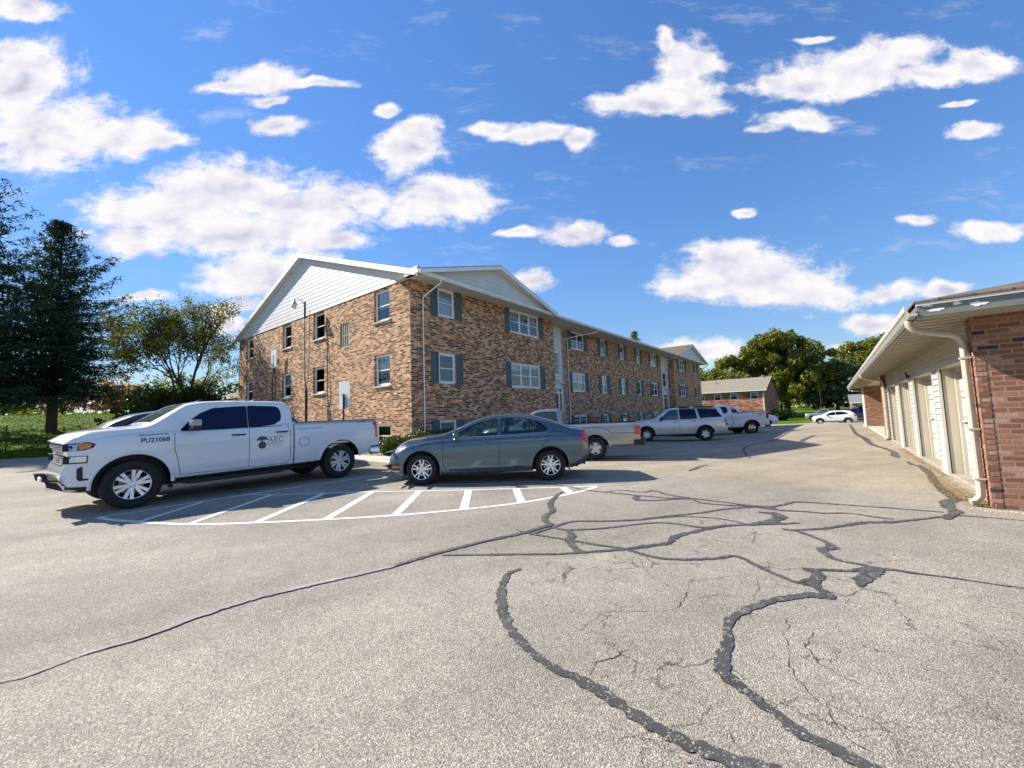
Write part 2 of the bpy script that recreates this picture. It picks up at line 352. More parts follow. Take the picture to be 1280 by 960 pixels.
# ------------------------------------------------------------------ ground heights
def lerp_tab(x, tab):
    if x <= tab[0][0]: return tab[0][1]
    for (a, b), (c, d) in zip(tab, tab[1:]):
        if x <= c: return b + (d - b) * (x - a) / (c - a)
    return tab[-1][1]
def sstep(a, b, x):
    t = min(1, max(0, (x - a) / (b - a))); return t * t * (3 - 2 * t)
def Z(x, y):
    """height of the paved lot"""
    z = lerp_tab(y, [(30, 0), (45, -0.12), (60, -0.85), (95, 0)])
    c = lerp_tab(y, [(10, 0), (24, -0.25), (60, -0.25), (95, 0)])
    return z + c * min(max(-x / 6, 0), 1)
def lawn_edge(y): return -34.6 - 0.2 * (0.5 - y) if y < 6 else -33.5 + 0.25 * (y - 6)
def GZ(x, y):
    """terrain height, lawn rise to the left included"""
    z = Z(x, y) - 0.03
    d = lawn_edge(y) - x
    h = 2.9 * sstep(0, 22, d) * (1 - 0.75 * sstep(6, 22, y)) * (1 - 0.6 * sstep(-12, -50, y))
    h += 0.5 * sstep(22, 120, d)
    return z + max(0, h)
# materials
def asphalt_mat():
    m = bpy.data.materials.new('weathered_asphalt'); m.use_nodes = True; g = NT(m.node_tree); b = m.node_tree.nodes['Principled BSDF']
    pos = g.n('ShaderNodeNewGeometry').outputs['Position']
    wn = g.noise(pos, 30.0, 2, 0.5, 'Color')
    pw = g.vm('ADD', pos, g.vm('MULTIPLY', g.vm('SUBTRACT', wn, (0.5, 0.5, 0.5)), (0.012, 0.012, 0.012)))
    vo = g.n('ShaderNodeTexVoronoi'); vo.inputs['Scale'].default_value = 145.0; g.l(pw, vo.inputs['Vector'])
    vo2 = g.n('ShaderNodeTexVoronoi'); vo2.inputs['Scale'].default_value = 260.0; g.l(pw, vo2.inputs['Vector'])
    sep = g.n('ShaderNodeSeparateColor'); g.l(vo.outputs['Color'], sep.inputs[0])
    sep2 = g.n('ShaderNodeSeparateColor'); g.l(vo2.outputs['Color'], sep2.inputs[0])
    # stone tones: greys, tans, some dark, some pale
    st = g.ramp(sep.outputs[0], [(0.0, (0.19, 0.172, 0.150)), (0.12, (0.275, 0.250, 0.216)), (0.35, (0.335, 0.304, 0.262)), (0.65, (0.385, 0.350, 0.300)), (0.88, (0.47, 0.432, 0.375)), (1.0, (0.60, 0.56, 0.50))])
    st2 = g.ramp(sep2.outputs[1], [(0.0, 0.66), (0.5, 1.0), (1.0, 1.28)])
    c = g.mix(1.0, st, st2, 'MULTIPLY')
    gap = g.smooth(vo.outputs['Distance'], 0.42, 0.72)
    c = g.mix(g.math('MULTIPLY', gap, 0.6), c, (0.15, 0.142, 0.13, 1))
    # broad patches: wear, traffic polish and stains
    n1 = g.noise(pos, 0.35, 5, 0.6); n2 = g.noise(pos, 2.3, 5, 0.65); n3 = g.noise(pos, 11.0, 4, 0.7)
    c = g.mix(1.0, c, g.ramp(n1, [(0.3, (0.82, 0.81, 0.78)), (0.7, (1.15, 1.13, 1.07))]), 'MULTIPLY')
    c = g.mix(1.0, c, g.ramp(n2, [(0.3, (0.88, 0.88, 0.88)), (0.7, (1.08, 1.08, 1.07))]), 'MULTIPLY')
    c = g.mix(1.0, c, g.ramp(n3, [(0.25, 0.86), (0.75, 1.10)]), 'MULTIPLY')
    # newer, sandier surface alongside the garages
    sx = g.n('ShaderNodeSeparateXYZ'); g.l(pos, sx.inputs[0])
    wob = g.math('ADD', sx.outputs[1], g.math('MULTIPLY', g.math('SUBTRACT', g.noise(pos, 0.5, 4), 0.5), 1.4))
    far = g.smooth(wob, 8.2, 9.4)
    near = g.math('SUBTRACT', 1.0, far)
    c = g.mix(g.math('MULTIPLY', far, 0.75), c, g.mix(1.0, c, (1.16, 1.09, 0.93, 1), 'MULTIPLY'))
    # slanting darker tyre polish bands over the near lot
    ang = g.math('ADD', g.math('MULTIPLY', sx.outputs[0], 0.92), g.math('MULTIPLY', sx.outputs[1], -0.38))
    cbn = g.n('ShaderNodeCombineXYZ'); g.l(ang, cbn.inputs[0])
    bands = g.noise(g.vm('ADD', cbn.outputs[0], g.vm('MULTIPLY', g.noise(pos, 0.4, 3, 0.5, 'Color'), (0.8, 0.8, 0))), 0.9, 3)
    c = g.mix(1.0, c, g.ramp(bands, [(0.35, 0.84), (0.6, 1.05)]), 'MULTIPLY')
    # slow tonal drift where cars stand and turn
    oil = g.noise(pos, 1.1, 3, 0.5)
    c = g.mix(g.smooth(oil, 0.66, 0.76), c, g.mix(1.0, c, (0.62, 0.60, 0.58, 1), 'MULTIPLY'))
    # network of hairline cracks in the tired area in front of the garages
    crk = g.n('ShaderNodeTexVoronoi', feature='DISTANCE_TO_EDGE'); crk.inputs['Scale'].default_value = 1.9
    g.l(g.vm('ADD', pos, g.vm('MULTIPLY', g.noise(pos, 3.0, 6, 0.65, 'Color'), (0.5, 0.5, 0))), crk.inputs['Vector'])
    dist = g.vm('LENGTH', g.vm('MULTIPLY', g.vm('SUBTRACT', pos, (-1.0, 4.0, 0)), (0.42, 0.36, 0)), out=1)
    msk = g.math('MULTIPLY', g.smooth(dist, 1.15, 0.45), g.smooth(g.noise(pos, 1.6, 3), 0.46, 0.56))
    hair = g.math('MULTIPLY', g.smooth(crk.outputs['Distance'], 0.010, 0.002), msk)
    c = g.mix(g.math('MULTIPLY', hair, 0.75), c, (0.05, 0.045, 0.04, 1))
    g.l(c, b.inputs['Base Color']); b.inputs['Roughness'].default_value = 0.88; b.inputs['Specular IOR Level'].default_value = 0.25
    bp = g.n('ShaderNodeBump'); bp.inputs['Strength'].default_value = 0.75; bp.inputs['Distance'].default_value = 0.005
    h = g.math('ADD', g.math('MULTIPLY', vo.outputs['Distance'], -1.0), g.math('MULTIPLY', vo2.outputs['Distance'], -0.35))
    h = g.math('ADD', h, g.math('MULTIPLY', hair, -2.0))
    g.l(h, bp.inputs['Height']); g.l(bp.outputs[0], b.inputs['Normal'])
    return m
M_ASPHALT = asphalt_mat()
def seal_mat():
    m = bpy.data.materials.new('crack_sealant'); m.use_nodes = True; g = NT(m.node_tree); b = m.node_tree.nodes['Principled BSDF']
    pos = g.n('ShaderNodeNewGeometry').outputs['Position']
    vo = g.n('ShaderNodeTexVoronoi'); vo.inputs['Scale'].default_value = 150.0; g.l(pos, vo.inputs['Vector'])
    sep = g.n('ShaderNodeSeparateColor'); g.l(vo.outputs['Color'], sep.inputs[0])
    sp = g.math('MULTIPLY', g.smooth(sep.outputs[0], 0.78, 0.88), g.smooth(g.noise(pos, 16.0, 4, 0.7), 0.44, 0.60))
    c = g.ramp(g.noise(pos, 3.0, 5, 0.6), [(0.3, (0.038, 0.037, 0.035)), (0.7, (0.074, 0.071, 0.066))])
    c = g.mix(sp, c, (0.36, 0.33, 0.29, 1))
    g.l(c, b.inputs['Base Color']); b.inputs['Roughness'].default_value = 0.72
    bp = g.n('ShaderNodeBump'); bp.inputs['Strength'].default_value = 0.5; bp.inputs['Distance'].default_value = 0.004
    g.l(g.noise(pos, 120, 3), bp.inputs['Height']); g.l(bp.outputs[0], b.inputs['Normal'])
    return m
M_SEAL = seal_mat()
M_SEAL_OLD = mat('faded_sealant', (0.29, 0.268, 0.235), 0.9, vary=0.3, vscale=4, bump=0.4, bscale=150)
def paint_mat():
    m = bpy.data.materials.new('worn_road_paint'); m.use_nodes = True; n = m.node_tree; g = NT(n); b = n.nodes['Principled BSDF']
    pos = g.n('ShaderNodeNewGeometry').outputs['Position']
    vo = g.n('ShaderNodeTexVoronoi'); vo.inputs['Scale'].default_value = 110.0; g.l(pos, vo.inputs['Vector'])
    sep = g.n('ShaderNodeSeparateColor'); g.l(vo.outputs['Color'], sep.inputs[0])
    wear = g.math('MULTIPLY', g.smooth(sep.outputs[0], 0.62, 0.85), g.smooth(g.noise(pos, 5.0, 4), 0.35, 0.65))
    c = g.mix(wear, g.ramp(g.noise(pos, 9, 4), [(0.3, (0.66, 0.65, 0.61)), (0.7, (0.80, 0.79, 0.75))]), (0.34, 0.31, 0.27, 1))
    g.l(c, b.inputs['Base Color']); b.inputs['Roughness'].default_value = 0.7
    bp = g.n('ShaderNodeBump'); bp.inputs['Strength'].default_value = 0.6; bp.inputs['Distance'].default_value = 0.004
    g.l(vo.outputs['Distance'], bp.inputs['Height']); g.l(bp.outputs[0], b.inputs['Normal'])
    return m
M_PAINT = paint_mat()
def grass_mat():
    m = bpy.data.materials.new('lawn_grass'); m.use_nodes = True; g = NT(m.node_tree); b = m.node_tree.nodes['Principled BSDF']
    pos = g.n('ShaderNodeNewGeometry').outputs['Position']
    n1 = g.noise(pos, 0.6, 5, 0.6); n2 = g.noise(pos, 14.0, 4, 0.7)
    c = g.ramp(n1, [(0.3, (0.045, 0.095, 0.008)), (0.5, (0.085, 0.145, 0.012)), (0.72, (0.14, 0.17, 0.02))])
    c = g.mix(1.0, c, g.ramp(n2, [(0.25, 0.6), (0.75, 1.35)]), 'MULTIPLY')
    g.l(c, b.inputs['Base Color']); b.inputs['Roughness'].default_value = 0.9; b.inputs['Specular IOR Level'].default_value = 0.1
    bp = g.n('ShaderNodeBump'); bp.inputs['Strength'].default_value = 1.0; bp.inputs['Distance'].default_value = 0.06
    g.l(n2, bp.inputs['Height']); g.l(bp.outputs[0], b.inputs['Normal'])
    return m
M_GRASS = grass_mat()
# terrain: one sheet to the horizon
def axis_ticks(lo, hi, near_lo, near_hi, fine, extra=()):
    t = set(extra); x = near_lo
    while x <= near_hi + 1e-6: t.add(round(x, 4)); x += fine
    s = fine; x = near_hi
    while x < hi: s *= 1.35; x += s; t.add(min(x, hi))
    s = fine; x = near_lo
    while x > lo: s *= 1.35; x -= s; t.add(max(x, lo))
    return sorted(t)
def sheet(name, xs, ys, zf, m, parent=None, keep=None):
    vs = [(x, y, zf(x, y)) for y in ys for x in xs]; W = len(xs); fs = []
    for j in range(len(ys) - 1):
        for i in range(W - 1):
            cx, cy = (xs[i] + xs[i + 1]) / 2, (ys[j] + ys[j + 1]) / 2
            if keep and not keep(cx, cy): continue
            fs.append((j * W + i, j * W + i + 1, (j + 1) * W + i + 1, (j + 1) * W + i))
    me = bpy.data.meshes.new(name); me.from_pydata(vs, [], fs); me.update()
    o = link(name, me, m, parent)
    for p in me.polygons: p.use_smooth = True
    return o
xs = axis_ticks(-1500, 1200, -75, 8, 1.0, (-6, 0)); ys = axis_ticks(-900, 1600, -25, 100, 1.0, (10, 24, 30, 45, 60, 95))
tag(sheet('ground', xs, ys, GZ, M_GRASS), 'green lawn rising to the left of the parking lot and beyond it', 'ground', kind='structure')
# the paved lot: a near field, a lane to the far end and a road to the left
def paved(x, y):
    if y < 7.3: return x > lawn_edge(y) + 0.0 and y > -60 and x < 40
    if x < -10.4: return False
    if y < 33.2: return x < 1.75 or (y < 7.9)
    return x < 12 and y < lerp_tab(x, [(-30, 64.5), (-3, 66.5), (0, 67.5), (12, 70)])
xs = sorted(set([round(-40 + 0.5 * i, 3) for i in range(0, 161)] + [-10.4, -6, 0, 1.75]))
ys = sorted(set([round(-60 + 2 * i, 3) for i in range(0, 28)] + [round(-5 + 0.5 * i, 3) for i in range(0, 152)] + [7.3, 33.2, 10, 24, 30, 45, 60]))
lot = tag(sheet('parking_lot', xs, ys, Z, M_ASPHALT, keep=paved), 'weathered asphalt parking lot with sealed cracks and white hatching', 'parking lot', kind='structure')
# ---- strips laid on the lot
def ribbon(pts, widths, eps, rough=0.0, step=0.06, seed=0):
    rnd = random.Random(seed); pts = [Vector((p[0], p[1], 0)) for p in pts]
    P = []
    for i in range(len(pts) - 1):                      # catmull-rom
        p0 = pts[max(i - 1, 0)]; p1 = pts[i]; p2 = pts[i + 1]; p3 = pts[min(i + 2, len(pts) - 1)]
        n = max(2, int((p2 - p1).length / step))
        for k in range(n):
            t = k / n
            q = 0.5 * ((2 * p1) + (p2 - p0) * t + (2 * p0 - 5 * p1 + 4 * p2 - p3) * t * t + (3 * p1 - p0 - 3 * p2 + p3) * t ** 3) if rough >= 0 else p1.lerp(p2, t)
            P.append((q, widths[i] + (widths[i + 1] - widths[i]) * t if isinstance(widths, (list, tuple)) else widths))
    P.append((pts[-1], widths[-1] if isinstance(widths, (list, tuple)) else widths))
    vs = []; fs = []; off = rnd.random() * 100
    for i, (p, w) in enumerate(P):
        d = (P[min(i + 1, len(P) - 1)][0] - P[max(i - 1, 0)][0]).normalized(); nrm = Vector((-d.y, d.x, 0))
        r = abs(rough)
        wa = w / 2 * (1 + r * (noise.noise(Vector((i * 0.35, off, 0))) * 1.1 + rnd.uniform(-0.6, 0.6)))
        wb = w / 2 * (1 + r * (noise.noise(Vector((i * 0.35, off + 9, 0))) * 1.1 + rnd.uniform(-0.6, 0.6)))
        for q in (p + nrm * wa, p - nrm * wb): vs.append((q.x, q.y, Z(q.x, q.y) + eps))
    for i in range(len(P) - 1): fs.append((2 * i, 2 * i + 1, 2 * i + 3, 2 * i + 2))
    return vs, fs
FADED = [31, 23, 24, 29]
SEAL = [
  ([(-2.334,3.010),(-2.343,2.837),(-2.165,2.537),(-1.933,2.278),(-1.696,2.099),(-1.500,2.009),(-1.331,1.954),(-1.129,1.945),(-0.974,1.913),(-0.784,1.863),(-0.594,1.838),(-0.439,1.858),(-0.324,1.877),(-0.177,1.888)], [0.03, 0.05, 0.07, 0.075, 0.07, 0.055, 0.06, 0.075, 0.07, 0.07, 0.075, 0.075, 0.08, 0.08]),
  ([(-0.097,3.790),(-0.205,3.772),(-0.329,3.673),(-0.445,3.519),(-0.550,3.315),(-0.621,3.116),(-0.638,2.930),(-0.596,2.749),(-0.592,2.575),(-0.539,2.399),(-0.412,2.312),(-0.302,2.238),(-0.205,2.171),(-0.106,2.155),(-0.004,2.122),(0.097,2.099)], [0.03, 0.08, 0.06, 0.055, 0.06, 0.055, 0.05, 0.055, 0.07, 0.075, 0.06, 0.06, 0.065, 0.065, 0.065, 0.065]),
  ([(-0.100,3.797),(-0.185,3.902),(-0.269,4.042),(-0.319,3.970),(-0.468,4.059),(-0.642,4.212),(-0.833,4.367),(-1.009,4.166),(-1.331,3.959),(-1.576,3.966),(-1.772,4.019),(-2.088,3.986),(-2.369,3.981),(-2.886,3.947),(-3.157,4.010)], [0.03, 0.11, 0.09, 0.06, 0.055, 0.06, 0.055, 0.06, 0.055, 0.06, 0.06, 0.055, 0.06, 0.05, 0.02]),
  ([(-0.313,4.313),(-0.243,4.337),(-0.207,4.216),(-0.236,3.990),(-0.301,3.964)], [0.05, 0.08, 0.1, 0.1, 0.06]),
  ([(-0.309,4.327),(-0.168,4.387),(0.030,4.494),(0.145,4.643),(0.293,4.688),(0.445,4.685),(0.601,4.708),(0.794,4.707),(0.992,4.718),(1.170,4.709)], [0.05, 0.055, 0.055, 0.09, 0.06, 0.03, 0.022, 0.022, 0.02, 0.018]),
  ([(0.186,4.638),(0.127,4.476),(0.069,4.283),(0.049,4.126)], [0.1, 0.13, 0.12, 0.03]),
  ([(0.147,4.678),(0.006,4.711),(-0.105,4.747),(-0.170,4.883),(-0.184,5.010),(-0.117,5.108),(-0.155,5.260),(-0.251,5.399),(-0.408,5.570),(-0.572,5.620)], [0.06, 0.045, 0.05, 0.09, 0.1, 0.1, 0.07, 0.06, 0.055, 0.02]),
  ([(-0.552,5.568),(-0.366,5.687),(-0.176,5.868),(0.004,6.125),(0.176,6.371),(0.395,6.522),(0.723,6.890),(1.062,7.267),(1.298,7.315),(1.604,7.326)], [0.02, 0.05, 0.06, 0.08, 0.1, 0.09, 0.05, 0.04, 0.03, 0.02]),
  ([(-3.931,6.359),(-3.773,5.881),(-3.580,5.424),(-3.289,5.049),(-3.234,4.798),(-3.108,4.570),(-2.904,4.372)], [0.05, 0.09, 0.1, 0.11, 0.1, 0.1, 0.06]),
  ([(-3.224,2.867),(-2.901,3.087),(-2.636,3.271),(-2.306,3.493),(-2.097,3.683),(-1.830,3.940),(-1.691,4.114),(-1.583,4.274),(-1.473,4.441),(-1.475,4.665),(-1.437,4.801),(-1.282,5.132),(-1.090,5.446),(-0.869,5.641),(-0.604,5.905)], [0.02, 0.04, 0.045, 0.05, 0.06, 0.065, 0.09, 0.07, 0.07, 0.1, 0.08, 0.07, 0.07, 0.08, 0.09]),
  ([(-2.877,3.914),(-2.820,4.296),(-2.753,4.666),(-2.419,4.898),(-2.081,5.179),(-1.859,5.512),(-1.555,5.881),(-1.217,6.412),(-0.826,6.748)], [0.05, 0.06, 0.055, 0.06, 0.07, 0.055, 0.05, 0.05, 0.05]),
  ([(-2.839,4.326),(-2.630,4.310),(-2.311,4.563),(-2.018,4.951),(-1.759,5.202),(-1.325,5.222),(-1.132,5.441)], [0.05, 0.05, 0.05, 0.04, 0.05, 0.05, 0.04]),
  ([(-2.630,4.310),(-2.466,4.167),(-2.367,3.926),(-2.140,3.720),(-2.083,3.691)], [0.05, 0.11, 0.1, 0.08, 0.05]),
  ([(-3.940,6.805),(-3.630,6.694),(-2.761,6.674),(-2.236,6.682),(-1.871,6.792),(-1.613,6.560),(-1.007,6.646),(-0.764,6.603)], [0.03, 0.05, 0.05, 0.06, 0.05, 0.05, 0.06, 0.08]),
  ([(-3.253,6.721),(-3.102,6.972),(-2.703,6.972),(-2.569,7.184),(-2.257,6.949),(-1.794,6.836),(-1.016,6.715)], [0.03, 0.04, 0.04, 0.06, 0.06, 0.05, 0.04]),
  ([(-2.630,6.690),(-2.633,6.505),(-2.537,6.343),(-2.326,6.391),(-2.093,6.622),(-1.868,6.782)], [0.05, 0.12, 0.12, 0.06, 0.05, 0.03]),
  ([(-2.074,5.161),(-1.683,5.605),(-1.233,5.728),(-0.951,5.632)], [0.03, 0.03, 0.03, 0.03]),
  ([(-1.214,6.690),(-0.810,6.775),(-0.660,7.006),(-0.500,7.284),(0.057,7.364),(0.626,7.409),(0.975,7.427)], [0.04, 0.05, 0.05, 0.05, 0.04, 0.04, 0.04]),
  ([(-0.888,6.321),(-0.767,6.368),(-0.688,6.338),(-0.640,6.128),(-0.718,5.900),(-0.874,5.680)], [0.03, 0.12, 0.15, 0.16, 0.12, 0.06]),
  ([(-0.798,6.752),(-0.698,6.588),(-0.420,6.660),(-0.202,6.669),(0.045,6.812),(0.296,6.740),(0.459,6.711)], [0.1, 0.07, 0.05, 0.05, 0.04, 0.04, 0.04]),
  ([(-1.132,5.441),(-0.869,5.641),(-0.599,5.844),(-0.420,5.994)], [0.05, 0.06, 0.07, 0.02]),
  ([(1.267,13.459),(1.277,12.796),(1.374,12.533),(1.360,11.329),(1.287,10.423),(1.252,9.713),(1.242,8.860),(1.236,8.493),(1.109,8.118),(1.078,7.767),(1.111,7.530),(1.010,7.236),(0.930,6.990)], [0.05, 0.12, 0.12, 0.13, 0.12, 0.12, 0.14, 0.14, 0.16, 0.13, 0.12, 0.12, 0.05]),
  ([(0.863,40.471),(0.732,26.661),(0.896,22.130),(0.930,18.883),(1.230,16.310),(1.171,14.796),(1.214,14.391)], [0.12, 0.16, 0.2, 0.17, 0.13, 0.2, 0.05]),
  ([(-1.477,12.769),(-0.631,13.152),(0.181,13.481),(1.185,14.079)], [0.04, 0.05, 0.05, 0.05]),
  ([(-1.108,20.089),(-0.157,19.590),(0.987,19.757)], [0.03, 0.05, 0.04]),
  ([(-1.136,20.392),(-1.102,21.963),(-0.943,23.707),(-0.829,24.953)], [0.2, 0.22, 0.22, 0.08]),
  ([(-2.206,34.243),(-2.251,21.581),(-2.656,19.406),(-2.665,17.040),(-2.353,14.977),(-1.946,13.197)], [0.08, 0.12, 0.12, 0.1, 0.09, 0.04]),
  ([(-2.707,9.860),(-2.684,10.263),(-2.701,10.768),(-2.604,11.193)], [0.05, 0.1, 0.1, 0.05]),
  ([(-5.221,6.550),(-5.027,6.973),(-4.498,6.914),(-3.967,6.837)], [0.03, 0.04, 0.04, 0.03]),
  ([(-6.359,14.117),(-4.909,14.132),(-3.574,13.963),(-2.308,14.682)], [0.03, 0.03, 0.03, 0.03]),
  ([(-2.920,4.452),(-2.919,4.322),(-2.988,3.915),(-3.141,3.500),(-3.297,2.932),(-3.378,2.413)], [0.08, 0.09, 0.08, 0.07, 0.065, 0.06]),
  ([(-3.378,2.413),(-3.549,1.896),(-3.710,1.425),(-3.742,0.992),(-3.701,0.674),(-3.744,0.417),(-3.705,0.188),(-3.755,0.060),(-3.791,-0.121)], [0.078, 0.07150000000000001, 0.07150000000000001, 0.065, 0.052000000000000005, 0.0286, 0.020800000000000003, 0.0182, 0.013000000000000001]),
]
CRACK = [
  [(-0.987,3.368),(-0.973,3.210),(-0.967,3.083),(-0.991,2.987),(-1.033,2.922),(-1.160,2.831),(-1.348,2.709),(-1.376,2.536),(-1.380,2.379)],
  [(0.087,4.150),(-0.022,3.895)],
  [(-1.057,2.347),(-1.081,2.235),(-1.145,2.135),(-1.132,1.998)],
  [(-0.552,2.140),(-0.563,2.081),(-0.565,2.019),(-0.605,1.962),(-0.648,1.912),(-0.713,1.844),(-0.759,1.778),(-0.829,1.690)],
  [(-0.349,3.288),(-0.331,3.165),(-0.347,3.049),(-0.311,2.886),(-0.293,2.695),(-0.254,2.576),(-0.201,2.497),(-0.124,2.425),(-0.096,2.325),(-0.057,2.245),(0.017,2.224)],
  [(-0.208,3.167),(-0.216,3.053),(-0.246,2.950)],
  [(-0.471,2.029),(-0.421,1.958),(-0.385,1.910)],
  [(-0.987,3.368),(-1.017,3.528),(-0.918,3.671),(-0.741,3.866),(-0.635,3.936)],
  [(-1.005,4.406),(-0.981,4.652),(-0.805,4.673),(-0.693,4.603)],
  [(-1.247,4.807),(-1.092,4.643),(-1.193,4.428)],
  [(-0.604,3.918),(-0.560,3.704),(-0.569,3.451),(-0.541,3.184),(-0.496,3.087)],
  [(-0.610,2.601),(-0.660,2.456),(-0.715,2.382),(-0.836,2.333)],
  [(-0.849,5.493),(-0.775,5.237),(-0.761,4.852)],
  [(-0.331,3.165),(-0.274,3.264)],
  [(-0.261,3.022),(-0.161,2.805),(-0.047,2.723),(0.028,2.702)],
  [(-2.533,4.640),(-2.106,4.346),(-1.790,4.367)],
  [(-1.531,3.805),(-1.326,3.483),(-1.100,3.346),(-0.996,3.293)],
]
PAINT = [
  ([(-9.244,1.100),(-8.793,1.196),(-8.167,1.417),(-7.294,1.797),(-6.530,2.355),(-5.787,3.012),(-5.109,3.678),(-4.504,4.468),(-4.017,5.290),(-3.701,6.315),(-3.614,7.090)], 0.11),
  ([(-9.357,3.165),(-8.794,3.443),(-7.961,4.045),(-7.188,4.636),(-5.597,5.692),(-4.870,6.228),(-3.644,7.150)], 0.09),
  ([(-9.244,1.100),(-9.270,2.375),(-9.280,3.252),(-9.158,5.372),(-9.102,6.123)], 0.09),
  ([(-8.243,1.443),(-9.201,2.454)], 0.11),
  ([(-7.354,1.816),(-8.774,3.453)], 0.12),
  ([(-6.555,2.395),(-7.897,4.045)], 0.14),
  ([(-5.824,3.031),(-7.149,4.611)], 0.15),
  ([(-5.147,3.713),(-6.353,5.115)], 0.16),
  ([(-4.535,4.499),(-5.573,5.667)], 0.16),
  ([(-4.054,5.319),(-4.844,6.194)], 0.16),
  ([(-3.712,6.306),(-4.120,6.713)], 0.16),
  ([(-6.675,12.853),(-5.581,13.685),(-4.195,13.966)], 0.08),
]
eps = 0.004
mb = MB()
for i, (pts, ws) in enumerate(PAINT):
    v, f = ribbon(pts, [w * .86 for w in ws] if isinstance(ws, list) else ws * .86, eps, rough=(0.08 if len(pts) > 4 else -0.08), seed=i); eps += 0.00012
    o = MB().add(v, f).obj('painted_line', M_PAINT, lot, fix=False)
for i, (pts, ws) in enumerate(SEAL):
    v, f = ribbon(pts, [w * (1 if i < 2 else .88) for w in ws], eps, rough=0.45, step=0.022, seed=50 + i); eps += 0.00012
    MB().add(v, f).obj('crack_sealant', M_SEAL_OLD if i in FADED else M_SEAL, lot, fix=False)
M_CRACK = mat('open_crack', (0.035, 0.031, 0.028), 0.95, vary=0.3)
for i, pts in enumerate(CRACK):
    rnd = random.Random(i); q = [Vector((p[0], p[1], 0)) for p in pts]; P = []
    for a, b in zip(q, q[1:]):
        n = max(2, int((b - a).length / 0.035))
        for k in range(n): P.append(a.lerp(b, k / n) + Vector((rnd.uniform(-1, 1), rnd.uniform(-1, 1), 0)) * 0.011)
    P.append(q[-1]); ws = [0.0016 + 0.0075 * abs(noise.noise(Vector((k * 0.23, i * 3.3, 0)))) for k in range(len(P))]; ws[0] = ws[-1] = 0.0008
    v, f = ribbon([(p.x, p.y) for p in P], ws, 0.0030 + i * .00004, rough=-0.3, step=0.05, seed=i)
    MB().add(v, f).obj('open_crack', M_CRACK, lot, fix=False)

# ------------------------------------------------------------------ apartment building
def wall_grid(mb, axis, c, u0, u1, z0, z1, holes, depth, sgn, rev=True):
    """wall face at axis=c (outward direction sgn) with rectangular holes and reveals going inward"""
    us = sorted(set([u0, u1] + [h[0] for h in holes] + [h[1] for h in holes]))
    zs = sorted(set([z0, z1] + [h[2] for h in holes] + [h[3] for h in holes]))
    P = (lambda u, z, d=0: (c - sgn * d, u, z)) if axis == 'x' else (lambda u, z, d=0: (u, c - sgn * d, z))
    for a, b in zip(us, us[1:]):
        for e, f in zip(zs, zs[1:]):
            m, n = (a + b) / 2, (e + f) / 2
            if any(h[0] < m < h[1] and h[2] < n < h[3] for h in holes): continue
            mb.quad(P(a, e), P(b, e), P(b, f), P(a, f))
    if rev:
        for (a, b, e, f) in holes:
            mb.quad(P(a, e), P(a, f), P(a, f, depth), P(a, e, depth)); mb.quad(P(b, e), P(b, f), P(b, f, depth), P(b, e, depth))
            mb.quad(P(a, e), P(b, e), P(b, e, depth), P(a, e, depth)); mb.quad(P(a, f), P(b, f), P(b, f, depth), P(a, f, depth))
bldg = empty('apartment_building', (-13, 10.15, 0), 0, 'three storey tan and brown brick apartment building with white gables and slate green shutters', 'apartment building')
B0 = Vector((-13, 10.15, 0))
def bpart(mb, name, m, parent=None, **kw):
    """geometry given in world coordinates, parented without moving"""
    o = mb.obj(name, m, parent or bldg, **kw)
    if parent is None or parent is bldg: o.location = -B0
    return o
XF, XR, YC, Y1, Y2, YE = -13.0, -13.6, 10.15, 20.8, 44.3, 55.2
XB = -31.3; ZT = 7.05; ZB = -1.2
front1 = [(11.6, 12.6, 5.76, 7.03), (16.55, 19.25, 5.76, 7.03), (11.6, 12.6, 2.86, 4.2), (16.55, 19.25, 2.86, 4.2), (11.6, 12.6, 0.40, 1.32), (16.55, 19.25, 0.40, 1.32)]
s2w = [(23.9, 25.75), (28.3, 29.25), (31.95, 32.85), (35.55, 36.45), (39.05, 40.85)]
front2 = []
for i, (a, b) in enumerate(s2w):
    front2 += [(a, b, 5.78, 7.03), (a, b, 2.88, 4.22), (a, b, 0.62, 1.32)]
front3 = []
for (a, b) in ((46.1, 48.4), (52.6, 53.6)): front3 += [(a, b, 5.78, 7.03), (a, b, 2.9, 4.24), (a, b, 0.62, 1.3)]
gab = []
for (a, b) in ((-15.5, -14.38), (-20.98, -19.82), (-24.62, -23.5), (-30.02, -28.9)):
    gab += [(a, b, 5.62, 7.0), (a, b, 2.84, 4.2), (a, b, 0.22, 1.24)]
louv = (-18.33, -17.5, 4.86, 6.06)
ent1, ent2 = (Y1, 22.75), (42.25, Y2)
DEP = 0.20
mb = MB(); wall_grid(mb, 'x', XF, YC, Y1, ZB, ZT + .1, front1, DEP, 1)
wall_grid(mb, 'y', YC, XB, XF, ZB, ZT + .15, gab + [louv], DEP, -1)
mb.quad((XR, Y1, ZB), (XF, Y1, ZB), (XF, Y1, ZT), (XR, Y1, ZT))
bpart(mb, 'brick_wall', M_BRICK, fix=False)
mb = MB(); wall_grid(mb, 'x', XR, ent1[1], ent2[0], ZB, ZT + .1, front2, DEP, 1)
wall_grid(mb, 'x', XF, Y2, YE, ZB, ZT + .1, front3, DEP, 1)
mb.quad((XR, Y2, ZB), (XF, Y2, ZB), (XF, Y2, ZT), (XR, Y2, ZT)); mb.quad((XB, YE, ZB), (XF, YE, ZB), (XF, YE, ZT), (XB, YE, ZT))
mb.quad((XB, YC, ZB), (XB, YE, ZB), (XB, YE, ZT), (XB, YC, ZT))
bpart(mb, 'brick_wall', M_BRICK, fix=False)
